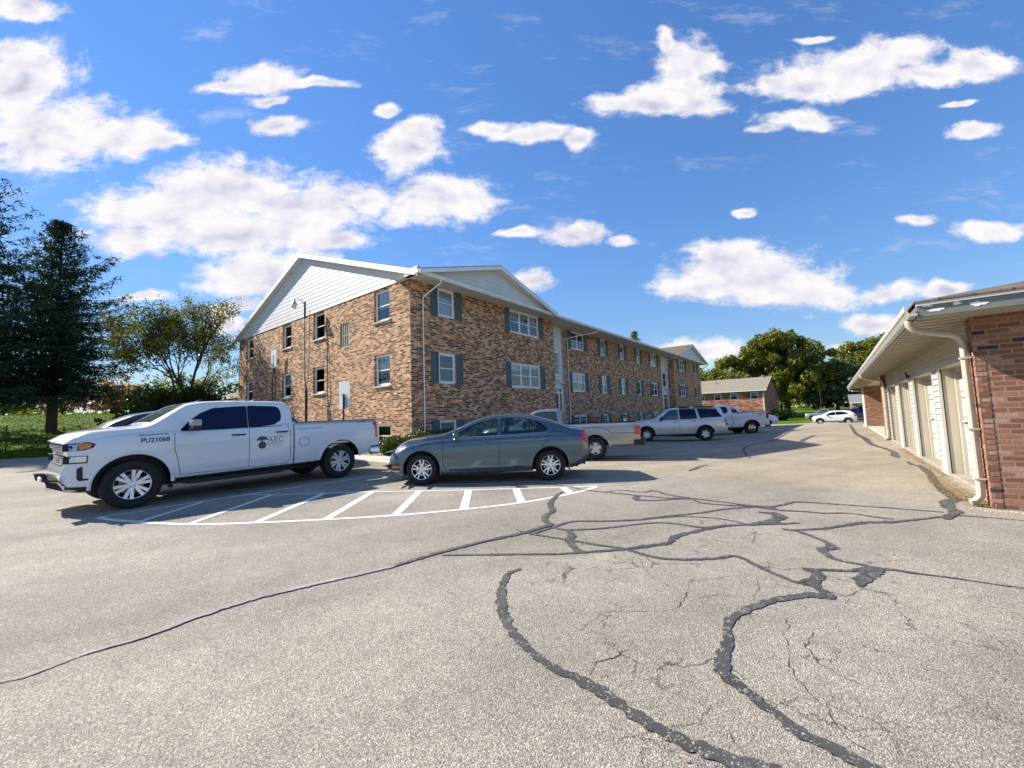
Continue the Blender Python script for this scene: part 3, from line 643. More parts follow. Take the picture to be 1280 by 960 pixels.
# soldier course over the front wing
for (ya, yb) in ((YC + .03, 11.15), (13.05, 16.1), (19.7, Y1 - .05)):
  mb = MB()
  for k in range(int((yb - ya) / 0.135)):
    y = ya + k * 0.135
    mb.add([(XF + .004, y, 6.84), (XF + .004, y + .055, 6.84), (XF + .004, y + .055, 7.03), (XF + .004, y, 7.03)], [(0, 1, 2, 3)])
  o = bpart(mb, 'brick_band', M_BRICK)
def window(parent, axis, c, sgn, a, b, z0, z1, lights=1, inset=0.05, shutter=None, sill=False, blind=0.5, casing=0.07, origin=B0, rnd=random.Random(3)):
    """double hung window unit; geometry in world coordinates about the opening"""
    def bx(mb, u0, u1, d0, d1, e0, e1):
        x0, x1 = sorted((c + sgn * d0, c + sgn * d1))
        if axis == 'x': mb.box(x0, x1, u0, u1, e0, e1)
        else: mb.box(u0, u1, x0, x1, e0, e1)
    f = MB(); t = casing; di = -inset
    bx(f, a + .003, a + t, di - .06, di, z0 + .003, z1 - .003); bx(f, b - t, b - .003, di - .06, di, z0 + .003, z1 - .003)
    bx(f, a + t, b - t, di - .06, di, z1 - t, z1 - .003); bx(f, a + t, b - t, di - .06, di, z0 + .003, z0 + t)
    w = (b - a - 2 * t) / lights
    for k in range(1, lights): bx(f, a + t + k * w - .035, a + t + k * w + .035, di - .06, di - .001, z0 + t, z1 - t)
    f = f.obj('window', M_WHITE, parent, fix=True, bevel=0.006); f.location = -origin
    zm = (z0 + z1) / 2 if z1 - z0 > 1.0 else None
    s = MB(); pn = MB(); bl = MB()
    for k in range(lights):
        u0 = a + t + k * w + (0.037 if k else 0.002); u1 = a + t + (k + 1) * w - (0.037 if k < lights - 1 else 0.002)
        q = 0.035
        bx(s, u0, u0 + q, di - .05, di - .015, z0 + t, z1 - t); bx(s, u1 - q, u1, di - .05, di - .015, z0 + t, z1 - t)
        bx(s, u0 + q, u1 - q, di - .05, di - .015, z0 + t, z0 + t + q); bx(s, u0 + q, u1 - q, di - .05, di - .015, z1 - t - q, z1 - t)
        if zm: bx(s, u0 + q, u1 - q, di - .045, di - .012, zm - .022, zm + .022)
        d = -(inset + 0.035); P = (lambda u, z, dd: (c + sgn * dd, u, z)) if axis == 'x' else (lambda u, z, dd: (u, c + sgn * dd, z))
        if zm:
            pn.quad(P(u0 + q, z0 + t + q, d), P(u1 - q, z0 + t + q, d), P(u1 - q, zm - .022, d), P(u0 + q, zm - .022, d))
            d2 = d + 0.008; pn.quad(P(u0 + q, zm + .022, d2), P(u1 - q, zm + .022, d2), P(u1 - q, z1 - t - q, d2), P(u0 + q, z1 - t - q, d2))
        else: pn.quad(P(u0 + q, z0 + t + q, d), P(u1 - q, z0 + t + q, d), P(u1 - q, z1 - t - q, d), P(u0 + q, z1 - t - q, d))
        if blind > 0:
            zb = z1 - (z1 - z0) * min(1, max(0.1, blind + rnd.uniform(-0.12, 0.12)))
            n = max(2, int((z1 - t - zb) / 0.05))
            for i in range(n):
                zz = zb + (z1 - t - zb) * i / n
                bl.quad(P(u0 + .01, zz, d - .07), P(u1 - .01, zz, d - .07), P(u1 - .01, zz + .05, d - .055), P(u0 + .01, zz + .05, d - .055))
    s.obj('sash', M_WHITE, f, fix=False); pn.obj('pane', M_GLASS, f, fix=False)
    if bl.v: bl.obj('blind', M_BLIND, f, fix=False)
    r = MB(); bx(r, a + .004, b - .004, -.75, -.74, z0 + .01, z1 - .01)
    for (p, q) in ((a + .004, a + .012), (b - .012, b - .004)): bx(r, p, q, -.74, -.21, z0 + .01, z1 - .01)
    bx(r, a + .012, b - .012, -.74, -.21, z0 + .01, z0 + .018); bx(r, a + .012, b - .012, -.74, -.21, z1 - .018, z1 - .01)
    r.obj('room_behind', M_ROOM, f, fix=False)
    if sill:
        q = MB(); bx(q, a - .06, b + .06, -.03, .07, z0 - .075, z0 - .004); q.obj('sill', M_CONC, f, bevel=.008)
    if shutter:
        for (u0, u1) in ((a - .02 - shutter, a - .02), (b + .02, b + .02 + shutter)):
            q = MB(); e0, e1 = z0 - 0.02, z1 + 0.0
            bx(q, u0, u0 + .05, .004, .035, e0, e1); bx(q, u1 - .05, u1, .004, .035, e0, e1)
            zmid = (e0 + e1) / 2; rails = [(e0, e0 + .06), (e1 - .06, e1)] + ([(zmid - .03, zmid + .03)] if e1 - e0 > 1 else [])
            for (p, r_) in rails: bx(q, u0 + .05, u1 - .05, .004, .033, p, r_)
            z = e0 + .06
            while z < e1 - .075:
                if not (e1 - e0 > 1 and zmid - .06 < z < zmid + .03): bx(q, u0 + .05, u1 - .05, .004, .02, z, z + .016); 
                z += .035
            bx(q, u0 + .05, u1 - .05, .003, .008, e0 + .06, e1 - .06)
            q.obj('shutter', M_SHUTTER, f, fix=False)
    return f
rw = random.Random(12)
for i, h in enumerate(front1): window(bldg, 'x', XF, 1, *h, lights=3 if h[1] - h[0] > 2 else 1, shutter=.40, blind=rw.choice([.5, .55, .3, .95, 0]), casing=.085)
for i, h in enumerate(front2): window(bldg, 'x', XR, 1, *h, lights=2 if h[1] - h[0] > 1.5 else 1, shutter=.40, blind=rw.choice([0, .25, .5, .5, .95]), casing=.08)
for i, h in enumerate(front3): window(bldg, 'x', XF, 1, *h, lights=3 if h[1] - h[0] > 2 else 1, shutter=.40, blind=rw.choice([0, .4, .5]), casing=.08)
for i, h in enumerate(gab): window(bldg, 'y', YC, -1, *h, lights=1, inset=.10, sill=True, blind=rw.choice([0, .3, .5, .5]), casing=.075)
# louvred vent
mb = MB(); a, b, e, f = louv
mb.box(a, a + .06, YC + .02, YC + .1, e, f); mb.box(b - .06, b, YC + .02, YC + .1, e, f); mb.box(a + .06, b - .06, YC + .02, YC + .1, f - .06, f); mb.box(a + .06, b - .06, YC + .02, YC + .1, e, e + .06)
mb.box(a + .06, b - .06, YC + .13, YC + .15, e + .06, f - .06)
for k in range(1, 5): x = a + (b - a) * k / 5; mb.box(x - .03, x + .03, YC + .04, YC + .12, e + .06, f - .06)
mb.box(a + .06, b - .06, YC + .05, YC + .11, (e + f) / 2 - .03, (e + f) / 2 + .03)
bpart(mb, 'wall_vent', mat('greenish_metal', (0.30, 0.31, 0.24), 0.6, vary=.2))
# stair bays: white panels, stair window, transom, maroon door
for k, (a, b) in enumerate((ent1, ent2)):
    x = XR - 0.04
    w0, w1 = (21.55, 22.45) if k == 0 else (a + .35, b - .55)
    mb = MB(); wall_grid(mb, 'x', x, a, b, 0.3, ZT, [(w0, w1, 3.85, 5.40), (a + .25, b - .15, 0.55, 3.1)], .12, 1)
    mb.box(x, x + .03, a + .003, a + .08, .3, ZT); mb.box(x, x + .03, b - .08, b - .003, .3, ZT)
    bpart(mb, 'entrance_panel', M_SIDING)
    window(bldg, 'x', x, 1, w0, w1, 3.85, 5.40, lights=1, inset=.03, blind=0, casing=.06)
    mb = MB(); d0, d1 = a + .25, b - .15
    for (p, q, r_, s_) in ((d0, d0 + .07, .55, 3.1), (d1 - .07, d1, .55, 3.1), (d0 + .07, d1 - .07, 2.72, 2.80), (d0 + .07, d1 - .07, 3.04, 3.1), (d0 + 1.02, d0 + 1.09, .55, 2.72)): mb.box(x - .1, x + .02, p, q, r_, s_)
    bpart(mb, 'door_frame', M_WHITE)
    mb = MB(); mb.box(x - .08, x - .03, d0 + .07, d0 + 1.02, .55, 2.72); dr = bpart(mb, 'entrance_door', M_MAROON)
    mb = MB(); mb.tube([(x + .0, d0 + .95, 1.5), (x + .05, d0 + .95, 1.5), (x + .05, d0 + .95, 1.7), (x, d0 + .95, 1.7)], .012); h = mb.obj('door_handle', M_GALV, dr)
    mb = MB(); mb.quad((x - .05, d0 + 1.09, .6), (x - .05, d1 - .07, .6), (x - .05, d1 - .07, 2.72), (x - .05, d0 + 1.09, 2.72)); mb.quad((x - .05, d0 + .07, 2.8), (x - .05, d1 - .07, 2.8), (x - .05, d1 - .07, 3.04), (x - .05, d0 + .07, 3.04))
    bpart(mb, 'sidelight_pane', M_GLASS, fix=False)
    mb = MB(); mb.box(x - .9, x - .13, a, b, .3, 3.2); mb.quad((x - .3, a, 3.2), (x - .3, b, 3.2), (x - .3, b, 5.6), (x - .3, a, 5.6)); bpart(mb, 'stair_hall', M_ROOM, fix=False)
    mb = MB(); mb.tube([(x + .03, a + .5, 3.75), (x + .06, a + 1.1, 3.55), (x + .05, b - .1, 3.25)], .015, 6); bpart(mb, 'cable', M_BLACK)
# roof
SL = 0.345; XE = -12.2; XW = -31.95; XM = (XE + XW) / 2; ZE = 7.10; ZR = ZE + SL * (XE - XM); Y0 = YC - 0.28; Y9 = YE + 0.25; TH = 0.13
ga, gm, gb, gz_ = 9.95, 14.75, 19.65, 8.52            # near cross gable
ha, hm, hb = 43.4, 48.6, 55.2
def cross(a, m, b, zt, tops, fac):
    xr = XE - (zt - ZE) / SL
    for d, lst in ((0.0, tops),):
        lst.append([(XE + .22, m, zt), (XE + .22, b + .12, ZE - .03), (XE, b, ZE), (xr, m, zt)]); lst.append([(XE + .22, m, zt), (xr, m, zt), (XE, a, ZE), (XE + .22, a - .12, ZE - .03)])
mb = MB(); tops = []
cross(ga, gm, gb, gz_, tops, None); cross(ha, hm, hb, 8.75, tops, None)
tops = [[tuple(Vector(p) + Vector((0, 0, .015))) for p in t] for t in tops]
tops.append([(XE, Y0, ZE), (XE, Y9, ZE), (XM, Y9, ZR), (XM, Y0, ZR)]); tops.append([(XM, Y0, ZR), (XM, Y9, ZR), (XW, Y9, ZE), (XW, Y0, ZE)])
for t in tops:
    up_ = [(p[0], p[1], p[2] + .05) for p in t]; n = len(t)
    mb.add([*t, *up_], [tuple(range(n))[::-1], tuple(range(n, 2 * n))] + [(i, (i + 1) % n, n + (i + 1) % n, n + i) for i in range(n)])
roof = bpart(mb, 'roof', M_SHINGLE)
# barge boards of the end gable, with soffit strip under the small overhang
def barge(mb, p, q, h, t, axis):
    """sloping board from p to q, height h below the roof line, thickness t along axis"""
    p, q = Vector(p), Vector(q); dz = Vector((0, 0, -h)); dt = Vector((t, 0, 0)) if axis == 'x' else Vector((0, t, 0))
    a = [p, q, q + dz, p + dz]; b = [v + dt for v in a]
    mb.add(a + b, [(0, 1, 2, 3), (7, 6, 5, 4), (0, 4, 5, 1), (1, 5, 6, 2), (2, 6, 7, 3), (3, 7, 4, 0)])
mb = MB()
barge(mb, (XE + .02, Y0 - .012, ZE + .03), (XM, Y0 - .012, ZR + .03), .24, .03, 'y'); barge(mb, (XM, Y0 - .012, ZR + .03), (XW - .02, Y0 - .012, ZE + .03), .24, .03, 'y')
for (xa, za, xb, zb) in ((XE + .02, ZE, XM, ZR), (XM, ZR, XW - .02, ZE)):
    mb.add([(xa, Y0 + .02, za - .15), (xb, Y0 + .02, zb - .15), (xb, YC - .0, zb - .15), (xa, YC - .0, za - .15)], [(0, 1, 2, 3)])
bpart(mb, 'barge_board', M_WHITE)
for (a, m, b, zt) in ((ga, gm, gb, gz_), (ha, hm, hb, 8.75)):
    mb = MB()
    barge(mb, (XE + .20, a - .12, ZE - .0), (XE + .20, m, zt + .03), .17, .03, 'x'); barge(mb, (XE + .20, m, zt + .03), (XE + .20, b + .12, ZE - .0), .17, .03, 'x')
    for (ya, za, yb, zb) in ((a - .12, ZE, m, zt), (m, zt, b + .12, ZE)):
        mb.add([(XE + .20, ya, za - .11), (XE + .20, yb, zb - .11), (XE - .2, yb, zb - .11), (XE - .2, ya, za - .11)], [(0, 1, 2, 3)])
    bpart(mb, 'barge_board', M_WHITE)
# lap siding of the gables
def laps(mb, axis, c, sgn, a0, m0, b0, z0, zt, pitch=.205, inset=.0):
    z = z0
    while z < zt - .02:
        z2 = min(z + pitch, zt); f0 = (z - z0) / (zt - z0); f1 = (z2 - z0) / (zt - z0)
        l0, r0 = a0 + (m0 - a0) * f0, b0 + (m0 - b0) * f0; l1, r1 = a0 + (m0 - a0) * f1, b0 + (m0 - b0) * f1
        if axis == 'y':
            mb.quad((l0, c + sgn * .018, z), (r0, c + sgn * .018, z), (r1, c + sgn * .008, z2), (l1, c + sgn * .008, z2))
            mb.quad((l0, c + sgn * .018, z), (r0, c + sgn * .018, z), (r0, c + sgn * .0, z), (l0, c, z))
        else:
            mb.quad((c + sgn * .018, l0, z), (c + sgn * .018, r0, z), (c + sgn * .008, r1, z2), (c + sgn * .008, l1, z2))
            mb.quad((c + sgn * .018, l0, z), (c + sgn * .018, r0, z), (c, r0, z), (c, l0, z))
        z = z2
mb = MB(); laps(mb, 'y', YC - .012, -1, XW + .2, XM, XE - .15, 7.06, ZR - .08)
bpart(mb, 'gable_siding', M_SIDING, fix=False)
mb = MB(); laps(mb, 'x', XE - .12, 1, ga + .05, gm, gb - .05, ZE + .0, gz_ - .05)
bpart(mb, 'gable_siding', M_SIDING, fix=False)
mb = MB(); laps(mb, 'x', XE - .12, 1, ha + .1, hm, hb - .1, ZE + .0, 8.70)
bpart(mb, 'gable_siding', M_SIDING, fix=False)
# soffits, fascia, gutter
mb = MB(); ZS = 7.02
mb.quad((XE - .02, Y0, ZS), (XE - .02, Y9, ZS), (XR - .1, Y9, ZS), (XR - .1, Y0 + .03, ZS))
mb.box(XE - .82, XE - .02, Y0 + .021, Y0 + .19, ZS - .0, ZS + .28)
for k in range(int((Y9 - Y0) / 0.4)):
    y = Y0 + .2 + k * .4; mb.box(XR, XE - .03, y, y + .012, ZS - .008, ZS - .001)
bpart(mb, 'soffit', M_SOFFIT, fix=False)
mb = MB(); prof = [(XE - .02, ZS - .02), (XE + .06, ZS - .02), (XE + .085, ZS + .03), (XE + .11, ZS + .05), (XE + .11, ZS + .115), (XE + .095, ZS + .115), (XE + .09, ZS + .06), (XE - .02, ZS + .10)]
mb.prism(prof, 'y', Y0 - .03, Y9)
bpart(mb, 'gutter', M_WHITE)
def downspout(parent, pts, w=(.045, .035), m=M_WHITE, name='downspout', n=4, loc=None):
    mb = MB(); mb.tube(pts, [w] * len(pts), n, caps=True)
    o = mb.obj(name, m, parent, bevel=.006)
    if loc is not None: o.location = loc
    return o
for (y, ye, xw, zb) in ((10.75, 11.05, XF, .1), (23.35, 25.1, XR, .2), (41.95, 43.0, XR, .2), (54.95, 55.35, XF, .2)):
    downspout(bldg, [(XE + .04, ye, ZS - .02), (XE + .04, ye, ZS - .14), (xw + .10, y, ZS - .62), (xw + .06, y, ZS - .74), (xw + .06, y, zb)], loc=-B0)
# front step railings
for (y0, y1) in ((20.4, 23.9), (41.0, 43.8)):
    g0 = Z(-12, y0)
    mb = MB(); xx = -11.7; top = 1.15
    mb.tube([(xx, y0, top), (xx, y1, top)], .022, 6); mb.tube([(xx, y0, g0 + .55), (xx, y1, g0 + .55)], .015, 6)
    k = 0
    while y0 + k * .13 <= y1 + .01:
        y = y0 + k * .13; mb.tube([(xx, y, g0 if k % 9 == 0 else g0 + .55), (xx, y, top)], .018 if k % 9 == 0 else .008, 5); k += 1
    o = mb.obj('iron_railing', M_IRON); tag(o, 'black iron railing before the stair entrance nearer the corner' if y0 < 30 else 'black iron railing before the far stair entrance', 'railing', 'railings at the entrances')
# ------------------------------------------------------------------ walk, kerb and planting bed in front of the building
def kz(x, y): return Z(x, y) + .13
walk = empty('sidewalk', (-10.4, 7.3, 0)); tag(walk, 'sunlit concrete walk along the parking spaces', 'sidewalk', kind='structure')
def slab(name, x0, x1, y0, y1, m, h, parent, step=1.0, lip=True):
    xs = [x0, x1]; ys = [y0]; 
    while ys[-1] < y1 - 1e-6: ys.append(min(y1, ys[-1] + step))
    vs = []; fs = []
    for y in ys:
        for (x, hh) in ((x0, -.1), (x0, h), (x1, h), (x1, -.1)): vs.append((x, y, Z(x, y) + hh))
    for j in range(len(ys) - 1):
        for i in range(3): fs.append((4 * j + i, 4 * j + i + 1, 4 * j + 5 + i, 4 * j + 4 + i))
    fs.append((0, 1, 2, 3)); k = 4 * (len(ys) - 1); fs.append((k, k + 1, k + 2, k + 3))
    me = bpy.data.meshes.new(name); me.from_pydata(vs, [], fs); me.update()
    o = link(name, me, m, parent); 
    if parent: o.location = -parent.location
    return o
slab('walk_slab', -30, -10.45, 7.34, 8.55, M_CONC, .13, walk)
slab('walk_slab', -11.75, -10.452, 8.552, 57, M_CONC, .13, walk)
def bedz(x, y): return Z(x, y) + .10 + .05 * noise.noise(Vector((x, y, 3)))
M_BED = mat('mulch_and_pebble_bed', (0.20, 0.16, 0.12), 0.95, vary=.45, vscale=14, bump=1, bscale=40)
xs = [-31, -28, -25, -22, -19, -17] + [-16 + .5 * i for i in range(9)] + [-11.76]; ys = [8.56 + .4 * i for i in range(0, 125)]
tag(sheet('planting_bed', xs, ys, bedz, M_BED, keep=lambda x, y: (y < 10.2 or x > -13.7)), 'mulch and pebble bed along the foot of the walls', 'bed', kind='structure')
# ------------------------------------------------------------------ garage row on the right
gar = empty('garage_building', (1.5, 7.96, 0), 0, 'low garage row with cream trim, white overhead doors and a red brick end wall', 'garage')
G0 = Vector((1.5, 7.96, 0))
def gpart(mb, name, m, parent=None, **kw):
    o = mb.obj(name, m, parent or gar, **kw)
    if parent is None or parent is gar: o.location = -G0
    return o
GX, GE, GS = 1.5, 0.93, 2.49                           # wall face, eave line, soffit height
GY0, GY1 = 7.96, 33.0; GYE = 7.30; GW = 10.5           # near wall, far wall, near eave, depth to the back
HD = 2.0
# end wall: real red brick with a toothed corner
mb = MB(); mb.box(GX, GX + GW, GY0, GY0 + .22, -.2, GS)
mb.box(GX, GX + .10, GY0 + .22, GY0 + .30, -.2, GS)
gpart(mb, 'brick_wall', M_BRICK_RED)
mb = MB()
for k in range(37):
    z = k * .0677
    if z + .05 > GS: break
    mb.box(GX - .006 if k % 2 else GX - .004, GX + .09, GY0 - .006, GY0 + .20, z + .006, z + .060)
gpart(mb, 'brick_quoin', M_BRICK_RED)
mb = MB(); mb.box(GX - .02, GX + GW, 21.0, 21.35, -.3, GS); gpart(mb, 'brick_wall', M_BRICK_RED)
mb = MB(); mb.box(GX + .0, GX + GW, GY1, GY1 + .22, -.5, GS); gpart(mb, 'brick_wall', M_BRICK_RED)
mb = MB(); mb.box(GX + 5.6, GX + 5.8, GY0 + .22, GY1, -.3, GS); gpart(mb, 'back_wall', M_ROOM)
# four garage bays: posts faced in lap siding, cream jambs, header, sectional doors
posts = [(11.10, 11.72), (14.32, 14.92), (17.31, 17.91), (20.45, 20.98)]
bays = [(GY0 + .30, 11.10), (11.72, 14.32), (14.92, 17.31), (17.91, 20.45)]
PX = 1.60; REC = .22
for (a, b) in posts:
    mb = MB(); mb.box(PX + .035, PX + REC + .1, a + .02, b - .02, -.02, HD); po = gpart(mb, 'post', M_CREAM)
    mb = MB(); z = .0
    while z < HD - .01:
        z2 = min(HD, z + .115)
        mb.add([(PX, a + .02, z), (PX, b - .02, z), (PX + .034, b - .02, z2), (PX + .034, a + .02, z2), (PX + .05, a + .02, z), (PX + .05, b - .02, z), (PX + .05, b - .02, z2), (PX + .05, a + .02, z2)],
               [(0, 1, 2, 3), (0, 4, 5, 1), (0, 3, 7, 4), (1, 5, 6, 2)]); z = z2
    mb.obj('lap_siding', M_CREAM_W, po, fix=False)
    mb = MB(); mb.box(PX - .012, PX + .03, a, a + .022, 0, HD); mb.box(PX - .012, PX + .03, b - .022, b, 0, HD); mb.obj('corner_trim', M_CREAM_W, po)
mb = MB(); z = HD
mb.box(PX + .03, PX + REC + .1, GY0 + .30, 21.0, HD + .001, GS)
while z < GS - .01:
    z2 = min(GS, z + .125)
    mb.add([(PX - .01, GY0 + .23, z), (PX - .01, 21.0, z), (PX + .028, 21.0, z2), (PX + .028, GY0 + .23, z2), (PX + .03, GY0 + .23, z), (PX + .03, 21.0, z)], [(0, 1, 2, 3), (0, 4, 5, 1)]); z = z2
gpart(mb, 'header_siding', M_CREAM, fix=False)
for i, (a, b) in enumerate(bays):
    x = PX + REC
    mb = MB(); mb.box(x - .02, x + .05, a, a + .10, .0, HD); mb.box(x - .02, x + .05, b - .10, b, 0, HD); mb.box(x - .02, x + .05, a + .1, b - .1, HD - .08, HD)
    gpart(mb, 'door_jamb', M_CREAM)
    d = MB(); x += .03; z0, z1 = .05, HD - .08; n = 4; hh = (z1 - z0) / n
    for s_ in range(n):
        za, zb = z0 + s_ * hh, z0 + (s_ + 1) * hh - .012
        d.box(x, x + .04, a + .1, b - .1, za, zb)
        m_ = 4; ww = (b - a - .2) / m_
        for q in range(m_):
            ya, yb = a + .1 + q * ww + .07, a + .1 + (q + 1) * ww - .07
            zc, zd = za + .09, zb - .09
            d.add([(x - .001, ya, zc), (x - .001, yb, zc), (x - .001, yb, zd), (x - .001, ya, zd), (x - .022, ya + .04, zc + .04), (x - .022, yb - .04, zc + .04), (x - .022, yb - .04, zd - .04), (x - .022, ya + .04, zd - .04)],
                  [(0, 1, 5, 4), (1, 2, 6, 5), (2, 3, 7, 6), (3, 0, 4, 7), (4, 5, 6, 7)])
    dr = gpart(d, 'garage_door', M_GARDOOR, fix=False)
    dz = (1.02, .99, .98, 1.0)[i]
    mb = MB(); yh = b - .28; mb.tube([(x - .02, yh - .12, dz), (x - .05, yh - .1, dz), (x - .055, yh, dz + .01), (x - .05, yh + .12, dz), (x - .02, yh + .13, dz)], .016, 6); mb.tube([(x - .06, yh, dz + .01), (x - .07, yh, dz - .07)], .012, 6)
    mb.box(x - .02, x - .002, yh - .05, yh + .05, dz - .035, dz + .035)
    mb.obj('door_handle', M_GALV, dr)
    mb = MB(); mb.box(PX + .02, PX + REC + .06, a + .002, b - .002, -.05, .05); gpart(mb, 'threshold', M_APRON, bevel=.01)
# deep open bay between the brick piers
mb = MB(); mb.box(GX + .05, GX + 5.6, 21.36, GY1, -.28, .06); gpart(mb, 'bay_floor', M_CONC)
mb = MB(); mb.box(GX + .02, GX + .14, GY1 + .23, 35.8, -.6, GS); mb.box(GX + .02, GX + GW, 35.8, 36.0, -.6, GS); gpart(mb, 'cream_wall', M_CREAM_W)
# soffit boards
mb = MB(); GEy = 36.6
mb.quad((GE + .02, GYE + .02, GS), (GX + GW + .4, GYE + .02, GS), (GX + GW + .4, GY0 + .01, GS), (GE + .02, GY0 + .01, GS))
mb.quad((GE + .02, GY0 + .01, GS), (GX + 5.6, GY0 + .01, GS), (GX + 5.6, GEy, GS), (GE + .02, GEy, GS))
y = GYE + .1
while y < GEy: mb.box(GE + .03, PX - .02 if y > GY0 else GX + 5, y, y + .018, GS - .022, GS - .001); y += .30
gpart(mb, 'soffit', mat('cream_soffit', (0.43, 0.38, 0.29), 0.6, vary=.08), fix=False)
# fascia and drip edge round the hip
mb = MB(); T0, T1 = GS - .015, GS + .155
mb.box(GE - .0, GE + .03, GYE, GEy + .1, T0, T1); mb.box(GE + .03, GX + GW + .5, GYE, GYE + .03, T0, T1)
gpart(mb, 'fascia', mat('grey_green_fascia', (0.17, 0.18, 0.16), 0.5, vary=.15))
mb = MB(); mb.box(GE - .01, GX + GW + .5, GYE - .03, GYE - .002, T1 - .03, T1 + .022)
gpart(mb, 'drip_edge', M_WHITE)
# peeling white paint left on the fascia corner
mb = MB()
rp = random.Random(5)
for (x0, z0, w, h) in ((GE + .06, GS + .02, .20, .055), (GE + .30, GS + .07, .10, .05), (GE + .44, GS + .03, .19, .06), (GE + .03, GS + .1, .14, .035)):
    n = 15; pts = [(x0 + w * (.5 + .5 * math.cos(6.283 * k / n) * rp.uniform(.45, 1.1)), z0 + h * (.5 + .5 * math.sin(6.283 * k / n) * rp.uniform(.35, 1.2))) for k in range(n)]
    mb.prism(pts, 'y', GYE - .004, GYE - .0015)
gpart(mb, 'peeling_paint', M_WHITE)
# hip roof
RS = .235; xm = GX + GW / 2; zt = T1 + .0; run = xm - GE; zr = zt + RS * run
A = (GE - .03, GYE - .04, zt); Bp = (2 * xm - GE, GYE - .04, zt); C1 = (xm, GYE + run, zr); C2 = (xm, GEy + .1, zr); D1 = (GE - .03, GEy + .1, zt); E1 = (2 * xm - GE, GEy + .1, zt)
mb = MB()
for t in ([A, Bp, C1], [A, C1, C2, D1], [Bp, E1, C2, C1]):
    n = len(t); up_ = [(p[0], p[1], p[2] + .03) for p in t]; lo = t
    mb.add([*lo, *up_], [tuple(range(n)), tuple(range(n, 2 * n))] + [(i, (i + 1) % n, n + (i + 1) % n, n + i) for i in range(n)])
gpart(mb, 'roof', M_SHINGLE)
# gutter along the long eave
mb = MB(); prof = [(GE - .002, T0 + .02), (GE - .07, T0 + .02), (GE - .10, T0 + .07), (GE - .12, T0 + .09), (GE - .12, T1 - .01), (GE - .105, T1 - .01), (GE - .10, T0 + .10), (GE - .075, T0 + .05), (GE - .002, T0 + .05)]
mb.prism(prof, 'y', GYE - .04, GEy + .12)
gpart(mb, 'gutter', mat('aged_gutter', (0.42, 0.41, 0.38), 0.5, vary=.18, vscale=5))
def spout(y0, yw, zbot, kick=True, xw=GX):
    pts = [(GE - .05, y0, GS + .0), (GE - .05, y0 + .005, GS - .06), (GE + .0, y0 + .03, GS - .13), (GE + .08, y0 + .06, GS - .155), (xw - .16, yw - .04, GS - .20), (xw - .09, yw, GS - .24), (xw - .055, yw, GS - .34), (xw - .055, yw, .22)]
    if kick: pts += [(xw - .06, yw, .13), (xw - .10, yw, .07), (xw - .16, yw - .01, zbot + .045)]
    else: pts += [(xw - .055, yw, zbot)]
    mb = MB(); mb.tube(pts, [(.042, .052)] * len(pts), 12)
    return gpart(mb, 'downspout', M_CREAM, smooth=35)
spout(7.66, 8.075, 0.0, xw=GX - .012)
spout(20.2, 20.9, -.02, xw=PX - .02); spout(36.2, 35.6, -.35, xw=GX + .1)
for z in (1.95, 1.0, .35):
    mb = MB(); mb.box(GX - .118, GX - .014, 8.018, 8.132, z, z + .02); gpart(mb, 'downspout_strap', M_CREAM)
# small wall lamp above the third door
mb = MB(); mb.box(PX - .09, PX - .02, 14.5, 14.6, 2.02, 2.10); mb.tube([(PX - .06, 14.55, 2.1), (PX - .1, 14.55, 2.18)], .02, 6); gpart(mb, 'wall_lamp', M_BLACK)
# gravelly concrete apron before the doors
tag(sheet('garage_apron', [1.42, 1.50, 1.60, 1.75], [7.9 + .5 * i for i in range(52)], lambda x, y: .004 + .03 * (x - 1.42), M_APRON, keep=lambda x, y: y > 8.2 and y < 33), 'strip of bare concrete under the garage doors', 'apron', kind='structure')
# ------------------------------------------------------------------ vehicles
def paint(name, base, metal=0.0, rough=0.32, flake=0.0):
    m = mat(name, base, rough, metal=metal, coat=1.0, vary=0.03, vscale=1.0)
    return m
P_WHITE = paint('white_car_paint', (0.72, 0.74, 0.76)); P_STEEL = paint('steel_blue_metallic_paint', (0.080, 0.125, 0.155), .5, .22)
P_CHAMP = paint('champagne_metallic_paint', (0.34, 0.335, 0.315), .5, .32); P_SILW = paint('pale_silver_paint', (0.62, 0.63, 0.63), .25, .3)
P_BLK = paint('black_car_paint', (0.012, 0.013, 0.017)); P_PEARL = paint('pearl_white_paint', (0.74, 0.74, 0.73)); P_GREY = paint('grey_car_paint', (0.30, 0.31, 0.32), .4)
M_GAP = mat('panel_gap', (0.02, 0.02, 0.022), .8); M_LENS = mat('clear_lens', (0.60, 0.62, 0.64), .08, metal=.35, coat=1.0, vary=.1, vscale=12)
M_AMBER = mat('amber_lens', (0.80, 0.20, 0.012), .15, coat=1, vary=.15, vscale=20); M_RED = mat('red_lens', (0.50, 0.012, 0.02), .12, coat=1, vary=.2, vscale=20)
M_INT = mat('grey_cabin', (0.09, 0.09, 0.09), .8, vary=.2); M_SEAT = mat('seat_cloth', (0.13, 0.125, 0.115), .9, vary=.2)
M_GOLD = mat('gold_badge', (0.55, 0.40, 0.10), .3, metal=.8)
M_TEXT = mat('black_lettering', (0.015, 0.015, 0.02), .5); M_TEXTB = mat('navy_lettering', (0.03, 0.05, 0.14), .5); M_TEXTG = mat('grey_lettering', (0.07, 0.075, 0.09), .5)
M_EMBL = mat('dark_green_print', (0.03, 0.065, 0.045), .5, vary=.25, vscale=30); M_SILVTXT = mat('silver_badge', (0.5, 0.5, 0.52), .25, metal=.9)
def tab(t, x): return lerp_tab(x, t)
def smooth_tab(t, x, h=.05):
    return (tab(t, x - h) + 2 * tab(t, x) + tab(t, x + h)) / 4
